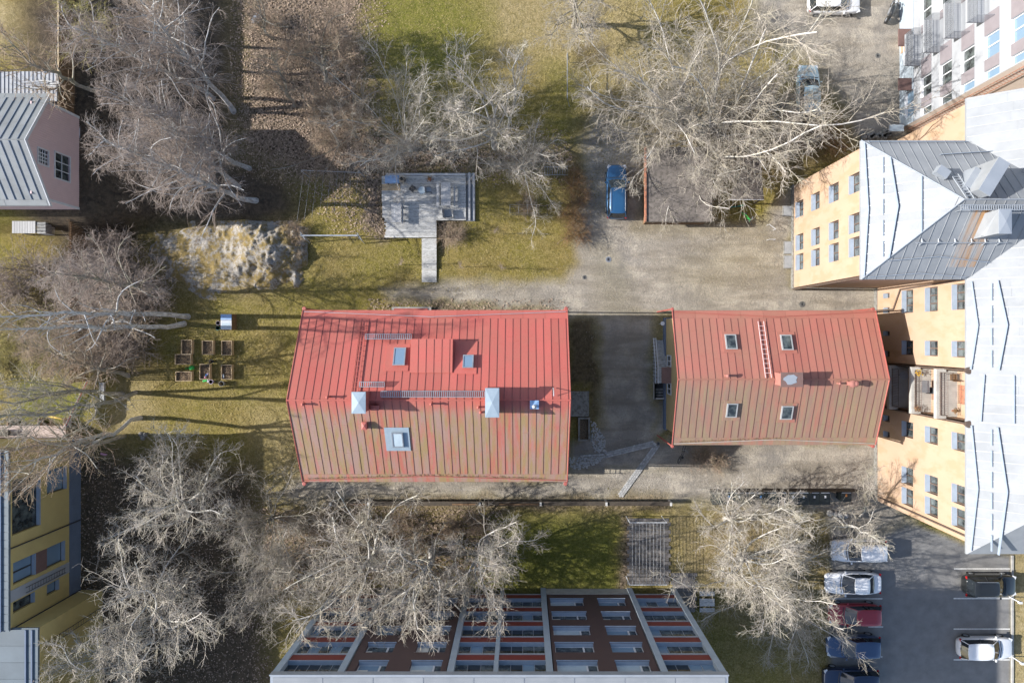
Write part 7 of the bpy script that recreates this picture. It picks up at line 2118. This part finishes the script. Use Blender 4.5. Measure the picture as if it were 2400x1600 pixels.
for i, (a, b, s) in enumerate(((60, 800, 1.1), (110, 830, 1.0), (30, 850, 1.0), (130, 780, .9), (70, 760, .9), (150, 850, .8))):
    bush(a, b, s, ('yellow-leaved bush in the left garden, ' + ('widest of all', 'nearest the fence foot', 'lowest at the left edge', 'beside the fence rail', 'highest of all', 'at the fence end')[i]), 'leaf_yellow', seed=42)
for i, (a, b) in enumerate(((640, 60), (690, 130), (740, 260), (650, 200), (780, 330), (820, 120))):
    bush(a, b, .9, 'brown undergrowth bush in the upper leaf litter, ' + ('by the silvery bundle', 'below the slim tree', 'under the thicket', 'right of the birches', 'at the foot of the thicket', 'nearest the green grass')[i])
for i, (a, b) in enumerate(((690, 1225), (760, 1215), (850, 1225), (940, 1215), (1060, 1235), (1120, 1225))):
    bush(a, b, .8, 'low bare bush below the long dark fence, ' + ('at its left end', 'second from the left', 'third from the left', 'near the middle', 'fifth from the left', 'next to the bright lawn')[i])
for i, (a, b, s_) in enumerate(((250, 640, 1.7), (330, 650, 1.5), (290, 700, 1.8), (370, 700, 1.3), (240, 740, 1.6), (330, 800, 1.4), (270, 820, 1.5), (300, 590, 1.3), (120, 640, 1.5), (60, 690, 1.6))):  # added clumps stand in for the tall birches' low branches, casting shorter shadows
    bush(a, b, s_, 'added grey-brown twig clump in place of low birch branches around the slatted fence, ' + ('above the twin trunks', 'left of the rock foot', 'just over the twin trunks', 'nearest the rock foot', 'below the twin trunks', 'left of the planter beds', 'near the fence end', 'highest of them', 'in the upper left garden', 'at the far left garden edge')[i], 'twig_birch', .8)
bush(700, 545, .7, 'small bare shrub at the right end of the rock'); bush(684, 605, .5, 'tiny pale shrub in the rock shade', 'twig_pale')
# saplings on the lawn with long thin shadows
for i, (a, b, ta, tb) in enumerate(((938, 620, 942, 617), (1080, 625, 1084, 622), (1175, 628, 1180, 626), (1160, 545, 1164, 542), (705, 600, 706, 598))):
    tree((a, b), (ta - 4, tb - 6), 2.4, 'slim', 21, 'thin sapling on the lawn, ' + ('left of the plank path', 'right of the plank path', 'furthest right on the lawn', 'near the brown bush', 'right of the rock')[i], 'grey_bark', 'twig_brown', .8, 'sapling')
# tall trees standing outside the frame to the left are not built; fallen leaves on the yard
rl_ = np.random.RandomState(3)
def scatter_leaves(name, poly, n, m, size=.05, z=.03):
    P_ = np.array([W(*q)[:2] for q in poly]); mn, mx = P_.min(0), P_.max(0)
    X = rl_.uniform(mn[0], mx[0], n); Y = rl_.uniform(mn[1], mx[1], n)
    keep = poly_mask(X, Y, poly, 1.5) > rl_.rand(n)
    X, Y = X[keep], Y[keep]; n = len(X)
    Z = hgt(X, Y) + z
    a = rl_.uniform(0, 6.28, n); s = rl_.uniform(.5, 1.2, n) * size; tl = rl_.uniform(-.6, .6, n)
    cx = np.stack([np.cos(a), np.sin(a), tl], -1) * s[:, None]; cy = np.stack([-np.sin(a), np.cos(a), rl_.uniform(-.5, .5, n)], -1) * s[:, None] * .7
    C = np.stack([X, Y, Z + .03], -1)
    V = np.stack([C - cx - cy, C + cx - cy, C + cx + cy, C - cx + cy], 1).reshape(-1, 3)
    o = link(name, mesh_np(name, V, np.arange(n * 4).reshape(-1, 4), MATS[m])); o['kind'] = 'stuff'
    return o
m, t, n, l, p = nt('fallen_leaf')
g = n.new("ShaderNodeNewGeometry")
w_ = n.new("ShaderNodeTexWhiteNoise"); sn = n.new("ShaderNodeVectorMath"); sn.operation = 'SNAP'; sn.inputs[1].default_value = (.2, .2, 5); l.new(g.outputs['Position'], sn.inputs[0]); l.new(sn.outputs[0], w_.inputs[0])
l.new(ramp_mix(n, l, w_.outputs['Value'], (.17, .12, .09), (.42, .32, .24)), p.inputs['Base Color']); p.inputs['Roughness'].default_value = .9
MATS['fallen_leaf'] = m
def noisy_mat(name, a, b, step):
    m, t, n, l, p = nt(name)
    g = n.new("ShaderNodeNewGeometry")
    w_ = n.new("ShaderNodeTexWhiteNoise"); sn = n.new("ShaderNodeVectorMath"); sn.operation = 'SNAP'; sn.inputs[1].default_value = (step, step, 5); l.new(g.outputs['Position'], sn.inputs[0]); l.new(sn.outputs[0], w_.inputs[0])
    l.new(ramp_mix(n, l, w_.outputs['Value'], a, b), p.inputs['Base Color']); p.inputs['Roughness'].default_value = .95
    MATS[name] = m
noisy_mat('dry_tuft', (.13, .11, .025), (.4, .32, .15), .17)
noisy_mat('green_tuft', (.07, .085, .012), (.32, .3, .09), .17)
noisy_mat('pebble', (.14, .13, .12), (.46, .43, .39), .11)
scatter_leaves('grass_tufts', [(690, 410), (850, 410), (880, 560), (1340, 560), (1345, 640), (900, 665), (760, 700), (700, 700)], 26000, 'dry_tuft', .024, .0)
scatter_leaves('grass_tufts', [(410, 690), (700, 690), (690, 1010), (350, 1010), (270, 880), (410, 880)], 26000, 'dry_tuft', .024, .0)
scatter_leaves('grass_tufts', [(860, -60), (1700, -60), (1560, 300), (1380, 520), (1120, 540), (1100, 320), (870, 300)], 60000, 'dry_tuft', .026, .0)
scatter_leaves('grass_tufts', [(1090, 1210), (1452, 1205), (1452, 1388), (1090, 1390)], 15000, 'green_tuft', .022, .0)
scatter_leaves('grass_tufts', [(1560, 1190), (1940, 1190), (1940, 1600), (1700, 1600), (1570, 1385)], 26000, 'dry_tuft', .024, .0)
scatter_leaves('grass_tufts', [(590, 1000), (720, 1000), (720, 1190), (1560, 1165), (1560, 1200), (700, 1215), (600, 1200)], 9000, 'dry_tuft', .026, .0)
scatter_leaves('pebbles', [(900, 665), (1330, 650), (1370, 400), (1500, 530), (1850, 540), (1860, 760), (1560, 740), (1540, 1100), (2080, 1050), (2080, 1180), (700, 1180), (700, 1130), (1400, 1100), (1400, 740), (910, 700)], 26000, 'pebble', .022, -.01)
scatter_leaves('fallen_leaves', [(540, -40), (880, -40), (860, 300), (1330, 340), (1340, 400), (900, 410), (905, 560), (860, 560), (690, 420), (560, 380)], 42000, 'fallen_leaf')
noisy_mat('yellow_leaf', (.2, .16, .05), (.5, .42, .2), .15)
scatter_leaves('yellow_leaves', [(-30, 710), (158, 710), (158, 860), (60, 875), (-30, 890)], 5000, 'yellow_leaf', .06)
scatter_leaves('fallen_leaves_path', [(860, 700), (1330, 725), (1335, 742), (860, 742)], 1500, 'fallen_leaf')
scatter_leaves('fallen_leaves_lower', [(600, 1190), (1180, 1190), (1160, 1400), (620, 1400)], 14000, 'fallen_leaf')
scatter_leaves('fallen_leaves_shade', [(180, 1050), (620, 1150), (640, 1640), (200, 1640)], 9000, 'fallen_leaf')
